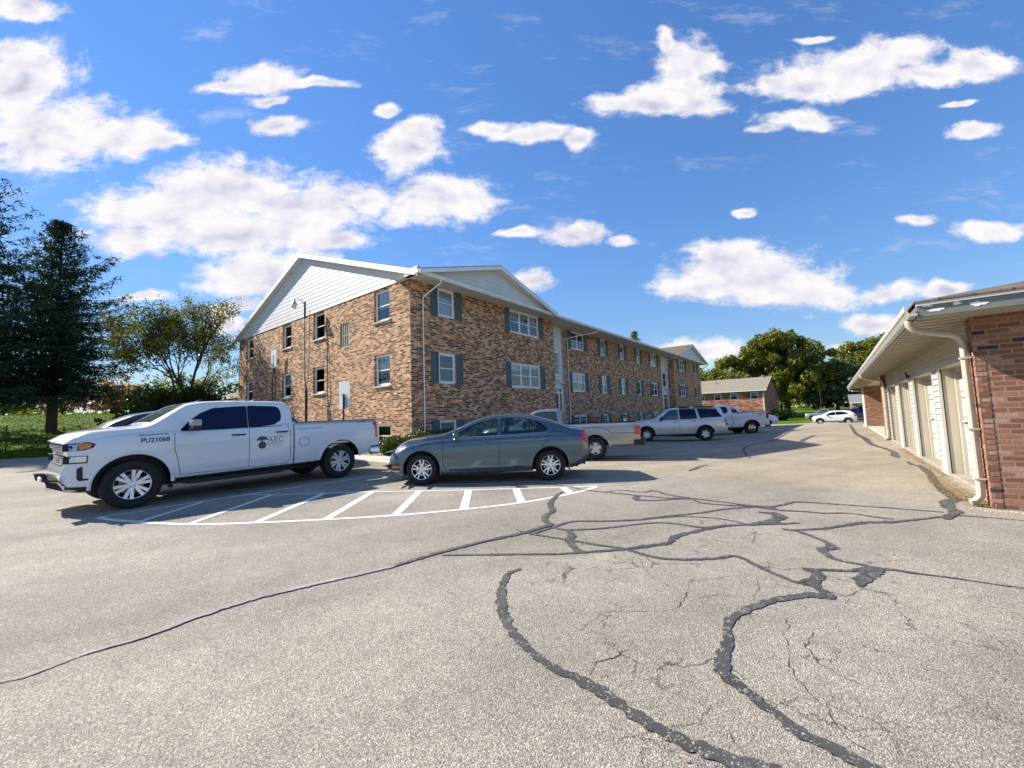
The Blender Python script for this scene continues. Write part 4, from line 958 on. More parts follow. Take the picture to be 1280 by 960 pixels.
def car_body(S):
    """closed loft of the whole body. S: dict of profiles in metres, x from the nose"""
    L, W = S['L'], S['W'] / 2
    xs = set(); x = 0.0
    while x < L: xs.add(round(x, 3)); x += S.get('dx', .06)
    xs.add(L)
    for k in S.get('xk', []): xs |= {k - .008, k + .008}
    xs = sorted(xs); secs = []
    tum = S.get('tumble', .30)
    for x in xs:
        h = S.get('h', .05)
        zt = smooth_tab(S['top'], x, h) if not any(abs(x - k) < .2 for k in S.get('xk', [])) else tab(S['top'], x)
        zs = min(smooth_tab(S['belt'], x), zt - .035); zb = smooth_tab(S['bot'], x)
        w = W * smooth_tab(S['plan'], x, .03)
        cr = min(S.get('crown', .05), (zt - zs) * .5 + .005)
        hgt = zt - cr - zs
        pts = [(0, zb), (w * .6, zb), (w - .12, zb), (w - .045, zb + .03), (w - .018, zb + .11), (w - .004, zb + .35 * (zs - zb)), (w, zb + .55 * (zs - zb)),
               (w - .004, zb + .72 * (zs - zb)), (w - .016, zs - .09 * min(1, (zs - zb) / .4)), (w - .034, zs - .035), (w - .058, zs - .006), (w - .085, zs + .004)]
        yb = w - .088; n = 6
        for k in range(1, n + 1):
            t = k / n; y = yb - tum * hgt * t - .05 * hgt * t * t; pts.append((y, zs + .004 + hgt * t * .94))
        yr = pts[-1][0]; zr = zt - cr
        pts += [(yr - .02, zr + (zt - zr) * .0 + hgt * .0), (yr - .06, zr + cr * .35), (yr * .7, zr + cr * .72), (yr * .35, zr + cr * .95), (0, zt)]
        secs.append((x, pts))
    n = len(secs[0][1]); V = []; F = []
    def warp(x, y, z):
        yy = abs(y) / W
        nf = S['noseL']
        if x < nf: f = (1 - x / nf) ** 2; x = x + f * (lerp_tab(z, S['nose']) + S.get('nosebow', .18) * yy ** 2.5)
        tf = S['tailL']
        if x > L - tf: f = (1 - (L - x) / tf) ** 2; x = x - f * (lerp_tab(z, S['tail']) + S.get('tailbow', .10) * yy ** 2.5)
        return (x, y, z)
    for x, pts in secs:
        ring = [warp(x, -p[0], p[1]) for p in pts] + [warp(x, p[0], p[1]) for p in pts[-2:0:-1]]
        V += ring
    m = 2 * n - 2
    for i in range(len(secs) - 1):
        for k in range(m): F.append((i * m + k, i * m + (k + 1) % m, (i + 1) * m + (k + 1) % m, (i + 1) * m + k))
    # end caps filled as ladders across the car
    for base, flip in ((0, False), ((len(secs) - 1) * m, True)):
        for k in range(n - 1):
            a, b = k, k + 1; c, d = (m - k - 1) % m, (m - k) % m
            q = [base + a, base + b, base + c, base + d]
            q = list(dict.fromkeys(q))
            if len(q) > 2: F.append(tuple(q if flip else q[::-1]))
    me = bpy.data.meshes.new('body'); me.from_pydata(V, [], F); me.update()
    bm = bmesh.new(); bm.from_mesh(me); bmesh.ops.remove_doubles(bm, verts=bm.verts, dist=1e-5); bmesh.ops.recalc_face_normals(bm, faces=bm.faces); bm.to_mesh(me); bm.free()
    return me
def boolean(me, cutter_me, mats_base):
    """difference; returns a new mesh"""
    a = bpy.data.objects.new('tmp_a', me); b = bpy.data.objects.new('tmp_b', cutter_me); col.objects.link(a); col.objects.link(b)
    md = a.modifiers.new('b', 'BOOLEAN'); md.object = b; md.operation = 'DIFFERENCE'; md.solver = 'EXACT'; md.material_mode = 'TRANSFER'
    dg = bpy.context.evaluated_depsgraph_get(); dg.update()
    out = bpy.data.meshes.new_from_object(a.evaluated_get(dg))
    bpy.data.objects.remove(a); bpy.data.objects.remove(b)
    return out
class Surf:
    def __init__(s, me):
        bm = bmesh.new(); bm.from_mesh(me); s.t = BVHTree.FromBMesh(bm); bm.free()
    def hit(s, o, d):
        r = s.t.ray_cast(Vector(o), Vector(d).normalized()); return r[0]
def flat_poly(pts, step=.07):
    """outline -> (verts2d, faces) densely filled"""
    out = []; n = len(pts)
    for i in range(n):
        a, b = Vector(pts[i]), Vector(pts[(i + 1) % n]); k = max(1, int((b - a).length / step))
        for j in range(k): out.append(a.lerp(b, j / k))
    x0, x1 = min(p[0] for p in pts), max(p[0] for p in pts); y0, y1 = min(p[1] for p in pts), max(p[1] for p in pts)
    vs = list(out); ed = [(i, (i + 1) % len(out)) for i in range(len(out))]
    x = x0 + step / 2
    while x < x1:
        y = y0 + step / 2
        while y < y1: vs.append(Vector((x, y))); y += step
        x += step
    r = delaunay_2d_cdt(vs, ed, [list(range(len(out)))], 1, 1e-6)
    return [tuple(v) for v in r[0]], [tuple(f) for f in r[2]]
def decal(surf, pts, mode='side', s=-1, off=.003, step=.07, rim=0.0, flat=None):
    """shape lying on the body. mode side: (x,z); front: (y,z); rear; top: (x,y)"""
    v2, f2 = (flat if flat else flat_poly(pts, step)); V = []; last = None
    for p in v2:
        if mode == 'side': o, d = (p[0], s * 3, p[1]), (0, -s, 0)
        elif mode == 'front': o, d = (-3, p[0], p[1]), (1, 0, 0)
        elif mode == 'rear': o, d = (12, p[0], p[1]), (-1, 0, 0)
        else: o, d = (p[0], p[1], 4), (0, 0, -1)
        h = surf.hit(o, d)
        if h is None: h = last if last is not None else Vector(o) + Vector(d) * 2
        if mode == 'side': q = Vector((p[0], h.y + s * off, p[1]))
        elif mode == 'front': q = Vector((h.x - off, p[0], p[1]))
        elif mode == 'rear': q = Vector((h.x + off, p[0], p[1]))
        else: q = Vector((p[0], p[1], h.z + off))
        last = h; V.append(q)
    return V, f2
def inset_poly(pts, d):
    c = [sum(p[0] for p in pts) / len(pts), sum(p[1] for p in pts) / len(pts)]; n = len(pts); out = []
    area = sum(pts[i][0] * pts[(i + 1) % n][1] - pts[(i + 1) % n][0] * pts[i][1] for i in range(n)); sg = 1 if area > 0 else -1
    for i in range(n):
        p0, p1, p2 = Vector(pts[i - 1]), Vector(pts[i]), Vector(pts[(i + 1) % n])
        e1 = (p1 - p0).normalized(); e2 = (p2 - p1).normalized(); n1 = Vector((-e1.y, e1.x)) * sg; n2 = Vector((-e2.y, e2.x)) * sg
        b = (n1 + n2); b = b / max(.4, b.length_squared) * 2 if b.length > 1e-3 else n1
        out.append(tuple(p1 + b * d * .5 * 1.0 * (2 / max(1.0, 1.0)) * .5 * 1.0 + b * 0))
    return out
def round_poly(pts, r=.03, n=3):
    out = []; m = len(pts)
    for i in range(m):
        p0, p1, p2 = Vector(pts[i - 1]), Vector(pts[i]), Vector(pts[(i + 1) % m])
        a = p1 + (p0 - p1).normalized() * min(r, (p0 - p1).length * .4); b = p1 + (p2 - p1).normalized() * min(r, (p2 - p1).length * .4)
        for k in range(n + 1):
            t = k / n; out.append(tuple(a.lerp(p1, t).lerp(p1.lerp(b, t), t)))
    return out
_text_cache = {}
def text_flat(txt, h, w=None, bold=0.0, shear=0.0):
    """builtin-font text as flat mesh: left bottom at origin, height h"""
    c = bpy.data.curves.new('t', 'FONT'); c.body = txt; c.offset = bold; c.resolution_u = 3; c.shear = shear
    o = bpy.data.objects.new('t', c); col.objects.link(o); dg = bpy.context.evaluated_depsgraph_get(); dg.update()
    me = bpy.data.meshes.new_from_object(o.evaluated_get(dg)); bpy.data.objects.remove(o)
    vs = [(v.co.x, v.co.y) for v in me.vertices]; fs = [tuple(p.vertices) for p in me.polygons]
    x0 = min(v[0] for v in vs); x1 = max(v[0] for v in vs); y0 = min(v[1] for v in vs); y1 = max(v[1] for v in vs)
    k = h / (y1 - y0); kx = (w / (x1 - x0)) if w else k
    return [((v[0] - x0) * kx, (v[1] - y0) * k) for v in vs], fs
def wheel(parent, x, y, r, w, rim_r, spokes, style, out=-1, rimmat=M_ALLOY):
    """wheel at axle height r; 'out' is the side the face looks to"""
    e = MB(); hw = w / 2; c = (0, 0, 0)
    prof = [(rim_r - .005, -hw + .01), (rim_r + .01, -hw - .002), (rim_r + (r - rim_r) * .5, -hw - .010), (r - .03, -hw + .004), (r - .008, -hw + .022), (r, -hw + .05), (r, -hw + .052)]
    for k in range(1, 4): a = -hw + .05 + (w - .1) * k / 4; prof += [(r, a - .006), (r - .009, a - .004), (r - .009, a + .004), (r, a + .006)]
    prof += [(r, hw - .05), (r - .008, hw - .022), (r - .03, hw - .004), (rim_r + (r - rim_r) * .5, hw + .010), (rim_r, hw), (rim_r - .01, hw - .02), (rim_r - .01, -hw + .02), (rim_r - .005, -hw + .01)]
    e.lathe(prof, 56, 'y')
    wo = empty('wheel', (x, y, r), 0 if out < 0 else math.pi); wo.parent = parent
    t = e.obj('tyre', M_TYRE, wo, smooth=40, fix=True)
    b = MB(); b.lathe([(rim_r + .004, -hw + .004), (rim_r - .012, -hw - .004), (rim_r - .022, -hw + .012), (rim_r - .03, -hw + .10), (rim_r - .05, hw - .03), (.0, hw - .03)], 48, 'y')
    b2 = MB()
    f = -hw + .018
    def spoke(a0, w0, w1, r0, r1, d0, d1, th=.03, off=0.0):
        ca, sa = math.cos(a0), math.sin(a0)
        def P(rr, ww, dd): return (rr * ca - (ww + off) * sa, dd, rr * sa + (ww + off) * ca)
        v = [P(r0, -w0, d0), P(r0, w0, d0), P(r1, w1, d1), P(r1, -w1, d1), P(r0, -w0 * 1.3, d0 + th), P(r0, w0 * 1.3, d0 + th), P(r1, w1 * 1.3, d1 + th), P(r1, -w1 * 1.3, d1 + th)]
        b2.add(v, [(0, 1, 2, 3), (4, 7, 6, 5), (0, 4, 5, 1), (2, 6, 7, 3), (1, 5, 6, 2), (3, 7, 4, 0)])
    for k in range(spokes):
        a = 2 * math.pi * k / spokes + .3
        if style == 'split':      # two-part spokes with a slot between
            for sg in (-1, 1):
                spoke(a + sg * .19, .018, .027, .05, rim_r - .02, f + .012, f - .006, .03)
            spoke(a, .032, .004, .04, rim_r * .42, f + .018, f + .012, .02)
        elif style == 'vee':
            for sg in (-1, 1): spoke(a + sg * .21, .011, .015, .04, rim_r - .018, f + .01, f - .004, .028)
            spoke(a, .024, .004, .04, rim_r * .5, f + .02, f + .006, .02)
        elif style == 'five': spoke(a, .045, .034, .05, rim_r - .02, f + .008, f + .0, .03)
        elif style == 'steel':
            spoke(a, .05, .05, .05, rim_r - .02, f + .04, f + .055, .02)
        else: spoke(a, .022, .018, .05, rim_r - .02, f + .01, f, .03)
    b2.lathe([(.0, f + .0), (.036, f + .0), (.045, f + .008), (.07, f + .022), (.075, f + .06), (0, f + .06)], 20, 'y')
    for k in range(5 if spokes == 5 else 6):
        a = 2 * math.pi * k / (5 if spokes == 5 else 6); b2.lathe([(0, f + .006), (.011, f + .006), (.011, f + .03)], 6, 'y', (.057 * math.cos(a), 0, .057 * math.sin(a)))
    b2.lathe([(rim_r - .03, f - .002), (rim_r - .012, f - .012), (rim_r - .004, f - .006), (rim_r - .012, f + .015), (rim_r - .03, f + .02)], 48, 'y')
    b.obj('barrel', M_DARKM, wo, smooth=40, fix=False); b2.obj('rim', rimmat, wo, smooth=30)
    d = MB(); d.lathe([(.0, .0), (rim_r * .62, .0), (rim_r * .62, .02), (0, .02)], 32, 'y'); d.obj('brake_disc', M_GALV, wo, fix=False)
    return wo
def build_car(name, S, paintm, label, cat, group='vehicles parked at the building', loc=(0, 0, 0), heading=0.0, slope=0.0):
    root = empty(name, (0, 0, 0), 0, label, cat, group)
    me = car_body(S); me.materials.append(paintm)
    L, W = S['L'], S['W'] / 2; ra = S['arch_r']; rr = S['r']
    axles = (S['ax1'], S['ax2'])
    cut = MB()
    for ax in axles:
        for s in (-1, 1):
            prof = [(0, 0), (ra, 0), (ra, .40), (0, .40)]
            y0 = (-W - .1) if s < 0 else (W - .30)
            n = 40; vs = []; fs = []
            for k in range(n):
                t = 2 * math.pi * k / n; q = S.get('arch_sq', 1.0)
                cx, cz = math.cos(t), math.sin(t)
                vs += [(ax + ra * cx, y0, rr + S.get('arch_up', .0) + ra * cz * q), (ax + ra * cx, y0 + .40, rr + S.get('arch_up', .0) + ra * cz * q)]
            for k in range(n): k2 = (k + 1) % n; fs.append((2 * k, 2 * k + 1, 2 * k2 + 1, 2 * k2))
            fs.append(tuple(2 * k for k in range(n))); fs.append(tuple(2 * k + 1 for k in range(n))[::-1]); cut.add(vs, fs)
    cm = cut.mesh('cut', True); cm.materials.append(M_BLACK)
    full = Surf(me)
    me = boolean(me, cm, None)
    if 'bed' in S:
        x0, x1, zf, zt_ = S['bed']; c2 = MB(); c2.box(x0, x1, -W + .12, W - .12, zf, zt_ + .4); cm = c2.mesh('cut', True); cm.materials.append(M_GREYBED if 'M_GREYBED' in globals() else M_BLACK)
        me = boolean(me, cm, None)
    if 'cabin' in S:                                   # hollow cabin and real window openings
        c3 = MB(); cab = S['cabin']; yb = W - .17
        c3_v = []; secs = cab['sec']
        for (x, z0, z1, y0, y1) in secs:
            c3_v.append([(x, -y0, z0), (x, -y1, z1), (x, y1, z1), (x, y0, z0)])
        V = [p for r_ in c3_v for p in r_]; F = []
        for i in range(len(secs) - 1):
            for k in range(4): F.append((4 * i + k, 4 * i + (k + 1) % 4, 4 * i + 4 + (k + 1) % 4, 4 * i + 4 + k))
        F.append((0, 1, 2, 3)); F.append(tuple(4 * (len(secs) - 1) + k for k in (3, 2, 1, 0)))
        cm = MB().add(V, F).mesh('cut', True); cm.materials.append(M_INT); me = boolean(me, cm, None)
        for wp in S['windows']:
            cm = MB().prism(wp, 'y', -W - .2, W + .2).mesh('cut', True); cm.materials.append(M_BLACK); me = boolean(me, cm, None)
        for wp in cab.get('screens', []):
            cm = MB().prism(wp[0], 'y', -wp[1], wp[1]).mesh('cut', True); cm.materials.append(M_BLACK); me = boolean(me, cm, None)
    smooth_by_angle(me, 32)
    body = link('body', me, None, root)
    # side windows
    def add(nm, V, F, m, par=root, fix=False):
        o = MB().add(V, F).obj(nm, m, par, fix=fix)
        for p in o.data.polygons: p.use_smooth = True
        return o
    gm = S.get('glass', M_TINT)
    for s in (-1, 1):
        for i, wp in enumerate(S['windows']):
            V, F = decal(full, round_poly(wp, .03), 'side', s, .0035 if 'cabin' not in S else -.006)
            add('side_window', V, F, S.get('glass_list', {}).get(i, gm))
            # rubber seal round the opening
            rp_ = round_poly(wp, .03); n = len(rp_); cx = sum(p[0] for p in rp_) / n; cz = sum(p[1] for p in rp_) / n
            V2 = []; F2 = []; wd = S.get('seal', .016)
            for k in range(n):
                p = Vector(rp_[k]); a = Vector(rp_[k - 1]); b = Vector(rp_[(k + 1) % n]); t = (b - a).normalized(); nn = Vector((-t.y, t.x))
                if nn.dot(p - Vector((cx, cz))) < 0: nn = -nn
                for q in (p - nn * .004, p + nn * wd):
                    h = full.hit((q.x, s * 3, q.y), (0, -s, 0)); yy = h.y if h else s * (W - .2); V2.append((q.x, yy + s * .005, q.y))
            for k in range(n): k2 = (k + 1) % n; F2.append((2 * k, 2 * k + 1, 2 * k2 + 1, 2 * k2))
            add('window_seal', V2, F2, S.get('sealmat', M_BLACK))
    def strip(name_, pts, w, m, mode='side', s=-1, off=.0025):
        V = []; F = []; q = []
        for a, b in zip(pts, pts[1:]):
            a, b = Vector(a), Vector(b); k = max(1, int((b - a).length / .04))
            for j in range(k): q.append(a.lerp(b, j / k))
        q.append(Vector(pts[-1]))
        for i, p in enumerate(q):
            t = (q[min(i + 1, len(q) - 1)] - q[max(i - 1, 0)]).normalized(); nn = Vector((-t.y, t.x)) * w / 2
            for e in (p + nn, p - nn):
                if mode == 'side':
                    h = full.hit((e.x, s * 3, e.y), (0, -s, 0)); V.append((e.x, (h.y if h else s * W) + s * off, e.y))
                elif mode == 'top': h = full.hit((e.x, e.y, 4), (0, 0, -1)); V.append((e.x, e.y, (h.z if h else 1) + off))
                elif mode == 'front': h = full.hit((-3, e.x, e.y), (1, 0, 0)); V.append(((h.x if h else 0) - off, e.x, e.y))
                else: h = full.hit((12, e.x, e.y), (-1, 0, 0)); V.append(((h.x if h else L) + off, e.x, e.y))
        for i in range(len(q) - 1): F.append((2 * i, 2 * i + 1, 2 * i + 3, 2 * i + 2))
        return add(name_, V, F, m)
    for s in (-1, 1):
        for g_ in S.get('gaps', []): strip('panel_gap', g_, .009, M_GAP, 'side', s)
        for (pts, w, m, nm) in S.get('strips', []): strip(nm, pts, w, m, 'side', s, .006)
    for (pts) in S.get('topgaps', []): strip('panel_gap', pts, .009, M_GAP, 'top')
    # windscreen and rear window
    for key, nm in (('screen', 'windscreen'), ('rearwin', 'rear_window')):
        if key in S:
            V, F = decal(full, S[key], 'top', 1, .004 if 'cabin' not in S else -.004, .09); add(nm, V, F, S.get(key + '_mat', gm if key != 'screen' else M_SCREEN))
    if 'rearwin_v' in S: V, F = decal(full, round_poly(S['rearwin_v'], .05), 'rear', 1, .004, .09); add('rear_window', V, F, gm)
    # generic side patches: lamps, inserts
    for (nm, pts, m, off) in S.get('patches', []):
        for s in (-1, 1): V, F = decal(full, pts, 'side', s, off, .04); add(nm, V, F, m)
    for (nm, pts, m, off, mode) in S.get('ends', []):
        V, F = decal(full, pts, mode, 1, off, .04); add(nm, V, F, m)
    # solid details given as functions of the side
    for (nm, fn, m, bev) in S.get('solids', []):
        for s in (-1, 1):
            mb_ = MB(); fn(mb_, s, full); mb_.obj(nm, m, root, bevel=bev, smooth=35)
    for (nm, fn, m, bev) in S.get('solids1', []):
        mb_ = MB(); fn(mb_, full); mb_.obj(nm, m, root, bevel=bev, smooth=35)
    # arch lips
    for s in (-1, 1):
        for ax in axles:
            V = []; F = []; n = 26; zc = rr + S.get('arch_up', 0)
            for k in range(n + 1):
                a0 = math.asin(max(-1, min(1, (tab(S['bot'], ax) + .005 - zc) / (ra * S.get('arch_sq', 1.0))))); t = a0 + (math.pi - 2 * a0) * k / n
                for d, o in ((.0, .0), (.004, .012), (S.get('lip', .035), .010), (S.get('lip', .035) + .01, -.002)):
                    x, z = ax + (ra + d) * math.cos(t), zc + (ra + d) * math.sin(t) * S.get('arch_sq', 1.0); h = full.hit((x, s * 3, z), (0, -s, 0)); V.append((x, (h.y if h else s * W * .97) + s * o, z))
            for k in range(n):
                for j in range(3): F.append((4 * k + j, 4 * k + j + 1, 4 * k + 5 + j, 4 * k + 4 + j))
            add('wheel_arch', V, F, S.get('lipmat', paintm))
    ww = S.get('tw', .24)
    for ax in axles:
        for s in (-1, 1): wheel(root, ax, s * (W - .035 - ww / 2 - S.get('wheel_in', 0)), rr, ww, S['rim'], S['spokes'], S['wstyle'], s, S.get('rimmat', M_ALLOY))
    # underbody
    mb_ = MB(); mb_.box(axles[0] - .1, axles[1] + .1, -W + .45, W - .45, S['r'] * .75, tab(S['bot'], L / 2) + .05)
    for ax in axles: mb_.tube([(ax, -W + .2, rr), (ax, W - .2, rr)], .05, 8)
    mb_.obj('underbody', M_BLACK, root)
    # put the car where it stands: loc is the contact point of the near front wheel
    root.rotation_euler = (0, 0, heading)
    ca, sa = math.cos(heading), math.sin(heading); lx, ly = S['ax1'], -(W - .04)
    ox = loc[0] - (ca * lx - sa * ly); oy = loc[1] - (sa * lx + ca * ly)
    root.location = (ox, oy, loc[2])
    if slope: root.rotation_euler = (0, -slope, heading)
    return root, full, add, strip
M_SCREEN = mat('windscreen_glass', (0.16, 0.20, 0.18), .05, spec=.8, coat=1.0, vary=.3, vscale=1.5)
M_GREYBED = mat('bed_liner', (0.03, 0.03, 0.032), .8, vary=.2)
def mirror_fn(x, z, w=.20, h=.17, out=.20, tilt=0):
    def fn(mb, s, full):
        y = full.hit((x, s * 3, z - .02), (0, -s, 0)).y
        mb.box(x - .04, x + .05, min(y - s * .02, y + s * out * .6), max(y - s * .02, y + s * out * .6), z - .06, z - .01)
        y0, y1 = y + s * (out * .35), y + s * (out + .06)
        mb.add([(x - .07, y0, z), (x + .06, y0, z), (x + .06, y1, z), (x - .05, y1, z), (x - .05, y0, z + h), (x + .05, y0, z + h), (x + .05, y1, z + h * .93), (x - .035, y1, z + h * .93)],
               [(3, 2, 1, 0), (4, 5, 6, 7), (0, 1, 5, 4), (1, 2, 6, 5), (2, 3, 7, 6), (3, 0, 4, 7)])
    return fn
def handle_fn(x0, x1, z, dz=.0, th=.028):
    def fn(mb, s, full):
        pts = []
        for k in range(6):
            t = k / 5; x = x0 + (x1 - x0) * t; zz = z + dz * t; h = full.hit((x, s * 3, zz), (0, -s, 0)); pts.append((x, h.y + s * (.006 + .032 * math.sin(math.pi * min(1, max(0, t * 1.0))) ** .5), zz))
        mb.tube(pts, (th * .55, .012), 8)
    return fn
# ---- white crew cab pickup
def crew_pickup(S): return S
SIL = dict(L=6.04, W=2.06, ax1=1.05, ax2=4.90, r=.415, tw=.27, rim=.272, spokes=6, wstyle='split', rimmat=M_BRIGHT, arch_r=.515, arch_up=.02, arch_sq=.97, dx=.06, lip=.05,
    top=[(0, 1.20), (.06, 1.255), (.20, 1.315), (.5, 1.385), (1.0, 1.43), (1.22, 1.445), (1.80, 1.84), (2.1, 1.90), (2.6, 1.925), (3.5, 1.915), (3.64, 1.895), (3.70, 1.86), (3.738, 1.80), (3.75, 1.415), (6.04, 1.435)],
    belt=[(0, 1.06), (.3, 1.17), (.8, 1.27), (1.3, 1.315), (1.7, 1.31), (2.4, 1.31), (3.0, 1.335), (3.30, 1.36), (3.7, 1.385), (6.04, 1.41)],
    bot=[(0, .40), (.5, .36), (1.4, .42), (4.3, .46), (5.4, .50), (6.04, .58)],
    plan=[(0, .90), (.15, .955), (.4, .98), (.8, .99), (1.2, 1.0), (5.2, 1.0), (6.04, .975)], nose=[(.35, .16), (.45, .05), (.55, .0), (.72, .0), (.80, .05), (.86, .085), (1.17, .085), (1.27, .16)], noseL=.6, nosebow=.24,
    tail=[(.4, 0), (.7, .02), (1.4, .06)], tailL=.25, tailbow=.03, tumble=.20, crown=.05, xk=[3.742], h=.07, seal=.012,
    bed=(3.86, 5.95, .85, 1.45),
    windows=[[(1.70, 1.315), (1.83, 1.47), (2.02, 1.63), (2.25, 1.735), (2.83, 1.775), (2.83, 1.335)], [(2.86, 1.78), (3.42, 1.765), (3.49, 1.70), (3.51, 1.56), (3.49, 1.47), (3.36, 1.385), (3.10, 1.35), (2.86, 1.338)]],
    screen=[(1.30, -.72), (1.30, .72), (1.84, .66), (1.84, -.66)], 
    gaps=[[(1.60, 1.31), (1.60, 1.0), (1.66, .75), (1.70, .50)], [(2.845, 1.33), (2.845, .50)], [(1.70, .50), (3.60, .50)], [(3.60, .50), (3.68, .62), (3.68, 1.2), (3.58, 1.40)],
          [(3.87, 1.02), (3.87, .90), (3.92, .87), (4.05, .88), (4.10, .93), (4.10, 1.0), (4.04, 1.05), (3.92, 1.05), (3.87, 1.02)]],
    topgaps=[[(1.28, -.82), (1.24, 0), (1.28, .82)], [(.22, -.84), (.7, -.87), (1.28, -.82)], [(.22, .84), (.7, .87), (1.28, .82)]],
    strips=[([(3.752, 1.40), (3.752, .48)], .022, M_GAP, 'panel_gap'), ([(3.78, 1.405), (6.0, 1.425)], .022, M_BLACK, 'bed_rail_cap'), ([(1.72, 1.308), (3.50, 1.338)], .012, M_BLACK, 'window_trim')],
    patches=[('headlight', [(.20, 1.16), (.48, 1.185), (.57, 1.15), (.54, 1.09), (.44, 1.055), (.20, 1.045)], M_BLACK, .005), ('headlight', [(.27, 1.15), (.36, 1.16), (.36, 1.06), (.27, 1.055)], M_LENS, .010), ('headlight', [(.21, .97), (.48, .965), (.48, .845), (.21, .845)], M_BLACK, .005), ('headlight', [(.28, .958), (.465, .955), (.465, .865), (.28, .865)], M_LENS, .010),
             ('turn_signal', [(.375, 1.160), (.47, 1.17), (.53, 1.145), (.50, 1.09), (.42, 1.068), (.375, 1.066)], M_AMBER, .010),
             ('bumper_vent', [(.36, .76), (.40, .79), (.425, .79), (.435, .60), (.55, .587), (.55, .568), (.39, .565), (.365, .60)], M_BLACK, .005),
             ('lower_bumper', [(.03, .63), (.17, .61), (.27, .48), (.53, .46), (.53, .38), (.30, .38), (.2, .43), (.06, .50)], M_BLACK, .008), ('bumper_trim', [(.08, .60), (.165, .588), (.225, .50), (.205, .50), (.155, .565), (.08, .578)], M_BRIGHT, .014),
             ('tail_light', [(5.83, 1.33), (5.86, 1.365), (5.93, 1.36), (5.96, 1.30), (5.94, 1.22), (5.95, 1.10), (5.97, .96), (5.92, .94), (5.885, .98), (5.89, 1.15), (5.88, 1.24), (5.83, 1.28)], M_RED, .008)],
    ends=[('grille', [(-.74, 1.16), (.74, 1.16), (.74, 1.05), (-.74, 1.05)], M_BLACK, .006, 'front'), ('grille', [(-.62, .965), (.62, .965), (.60, .80), (-.60, .80)], M_BLACK, .006, 'front'), ('badge', [(-.11, .905), (-.04, .905), (-.04, .925), (.04, .925), (.04, .905), (.11, .905), (.11, .865), (.04, .865), (.04, .845), (-.04, .845), (-.04, .865), (-.11, .865)], M_GOLD, .03, 'front'),
          ('lower_bumper', [(-.70, .62), (.70, .62), (.70, .42), (-.70, .42)], M_BLACK, .006, 'front')])
def sil_step(mb, s, full):
    y = s * 1.0
    mb.tube([(1.75, s * .93, .36), (1.85, y, .345), (3.45, y, .355), (3.55, s * .93, .37)], (.036, .04), 8)
    for x in (1.95, 2.7, 3.35): mb.tube([(x, s * .80, .46), (x, y, .36)], .018, 6)
def sil_flap(mb, s, full): mb.box(1.575, 1.60, min(s * .76, s * .995), max(s * .76, s * .995), .27, .56); mb.box(4.345, 4.365, min(s * .76, s * .99), max(s * .76, s * .99), .34, .58)
def sil_rear_bumper(mb, full):
    mb.tube([(5.72, -1.0, .60), (5.98, -1.0, .60), (6.10, -.85, .60), (6.12, 0, .60), (6.10, .85, .60), (5.98, 1.0, .60), (5.72, 1.0, .60)], (.10, .05), 8)
def sil_corner(mb, s, full): mb.tube([(5.74, s * 1.012, .50), (5.74, s * 1.012, .64), (5.78, s * 1.012, .705), (6.0, s * 1.0, .71)], .018, 6)
def grille_dots(which):
  def fn(mb, full):
    for (z0, z1, n, w) in ((1.07, 1.14, 2, .78), (.815, .955, 4, .58))[which:which + 1]:
        for j in range(n):
            z = z0 + (z1 - z0) * (j + .5) / n; k = 0; y = -w
            while y <= w:
                h = full.hit((-3, y + (.03 if j % 2 else 0), z), (1, 0, 0))
                if h: mb.box(h.x - .022, h.x - .006, y - .017 + (.03 if j % 2 else 0), y + .017 + (.03 if j % 2 else 0), z - .010, z + .010)
                y += .066
  return fn
def antenna(x, y, z):
    def fn(mb, full): mb.add([(x, y - .03, z), (x + .16, y - .035, z + .005), (x + .16, y + .035, z + .005), (x, y + .03, z), (x + .10, y - .008, z + .055), (x + .145, y - .008, z + .06), (x + .145, y + .008, z + .06), (x + .10, y + .008, z + .055)], [(3, 2, 1, 0), (4, 5, 6, 7), (0, 1, 5, 4), (1, 2, 6, 5), (2, 3, 7, 6), (3, 0, 4, 7)])
    return fn
SIL['solids'] = [('door_handle', handle_fn(2.52, 2.77, 1.185, -.0), M_BLACK, 0), ('door_handle', handle_fn(3.36, 3.62, 1.205, .0), M_BLACK, 0), ('side_step', sil_step, M_BLACK, 0), ('mud_flap', sil_flap, M_BLACK, .003), ('bumper_corner', sil_corner, M_BLACK, 0)]
SIL['solids1'] = [('rear_bumper', sil_rear_bumper, M_CHROME, 0), ('grille_mesh', grille_dots(0), M_BRIGHT, .003), ('grille_mesh', grille_dots(1), M_BRIGHT, .003), ('antenna', antenna(2.15, 0, 1.90), M_BLACK, .003)]
def place_text(add, full, txt, x, z, h, w, m, s=-1, slope=0.0, nm='lettering', bold=.01, mode='side', shear=0):
    vs, fs = text_flat(txt, h, w, bold, shear)
    vs = [(x + a, z + b + slope * a) for a, b in vs]
    V, F = decal(full, None, mode, s, .004, flat=(vs, fs)); return add(nm, V, F, m)
truck, full, add, strip = build_car('pickup_truck', SIL, P_WHITE, 'white crew cab pickup with PU21068 lettering and ABC tree emblem, leftmost by the hatching', 'pickup truck', loc=(-9.66, 1.56, 0), heading=R(90) + math.atan2(.09, 3.86))
mb = MB()   # mirrors: lower black, cap pale
for s in (-1, 1):
    for nm, m, z, h in (('mirror', M_BLACK, 1.30, .09), ('mirror', P_GREY, 1.39, .12)):
        q = MB(); y = full.hit((1.82, s * 3, 1.28), (0, -s, 0)).y; q.box(1.78, 1.93, min(y + s * .10, y + s * .33), max(y + s * .10, y + s * .33), z, z + h)
        if nm == 'mirror' and h < .1: q.box(1.84, 1.90, min(y, y + s * .2), max(y, y + s * .2), 1.31, 1.35)
        q.obj('mirror', m, truck, bevel=.02, seg=2, smooth=40)
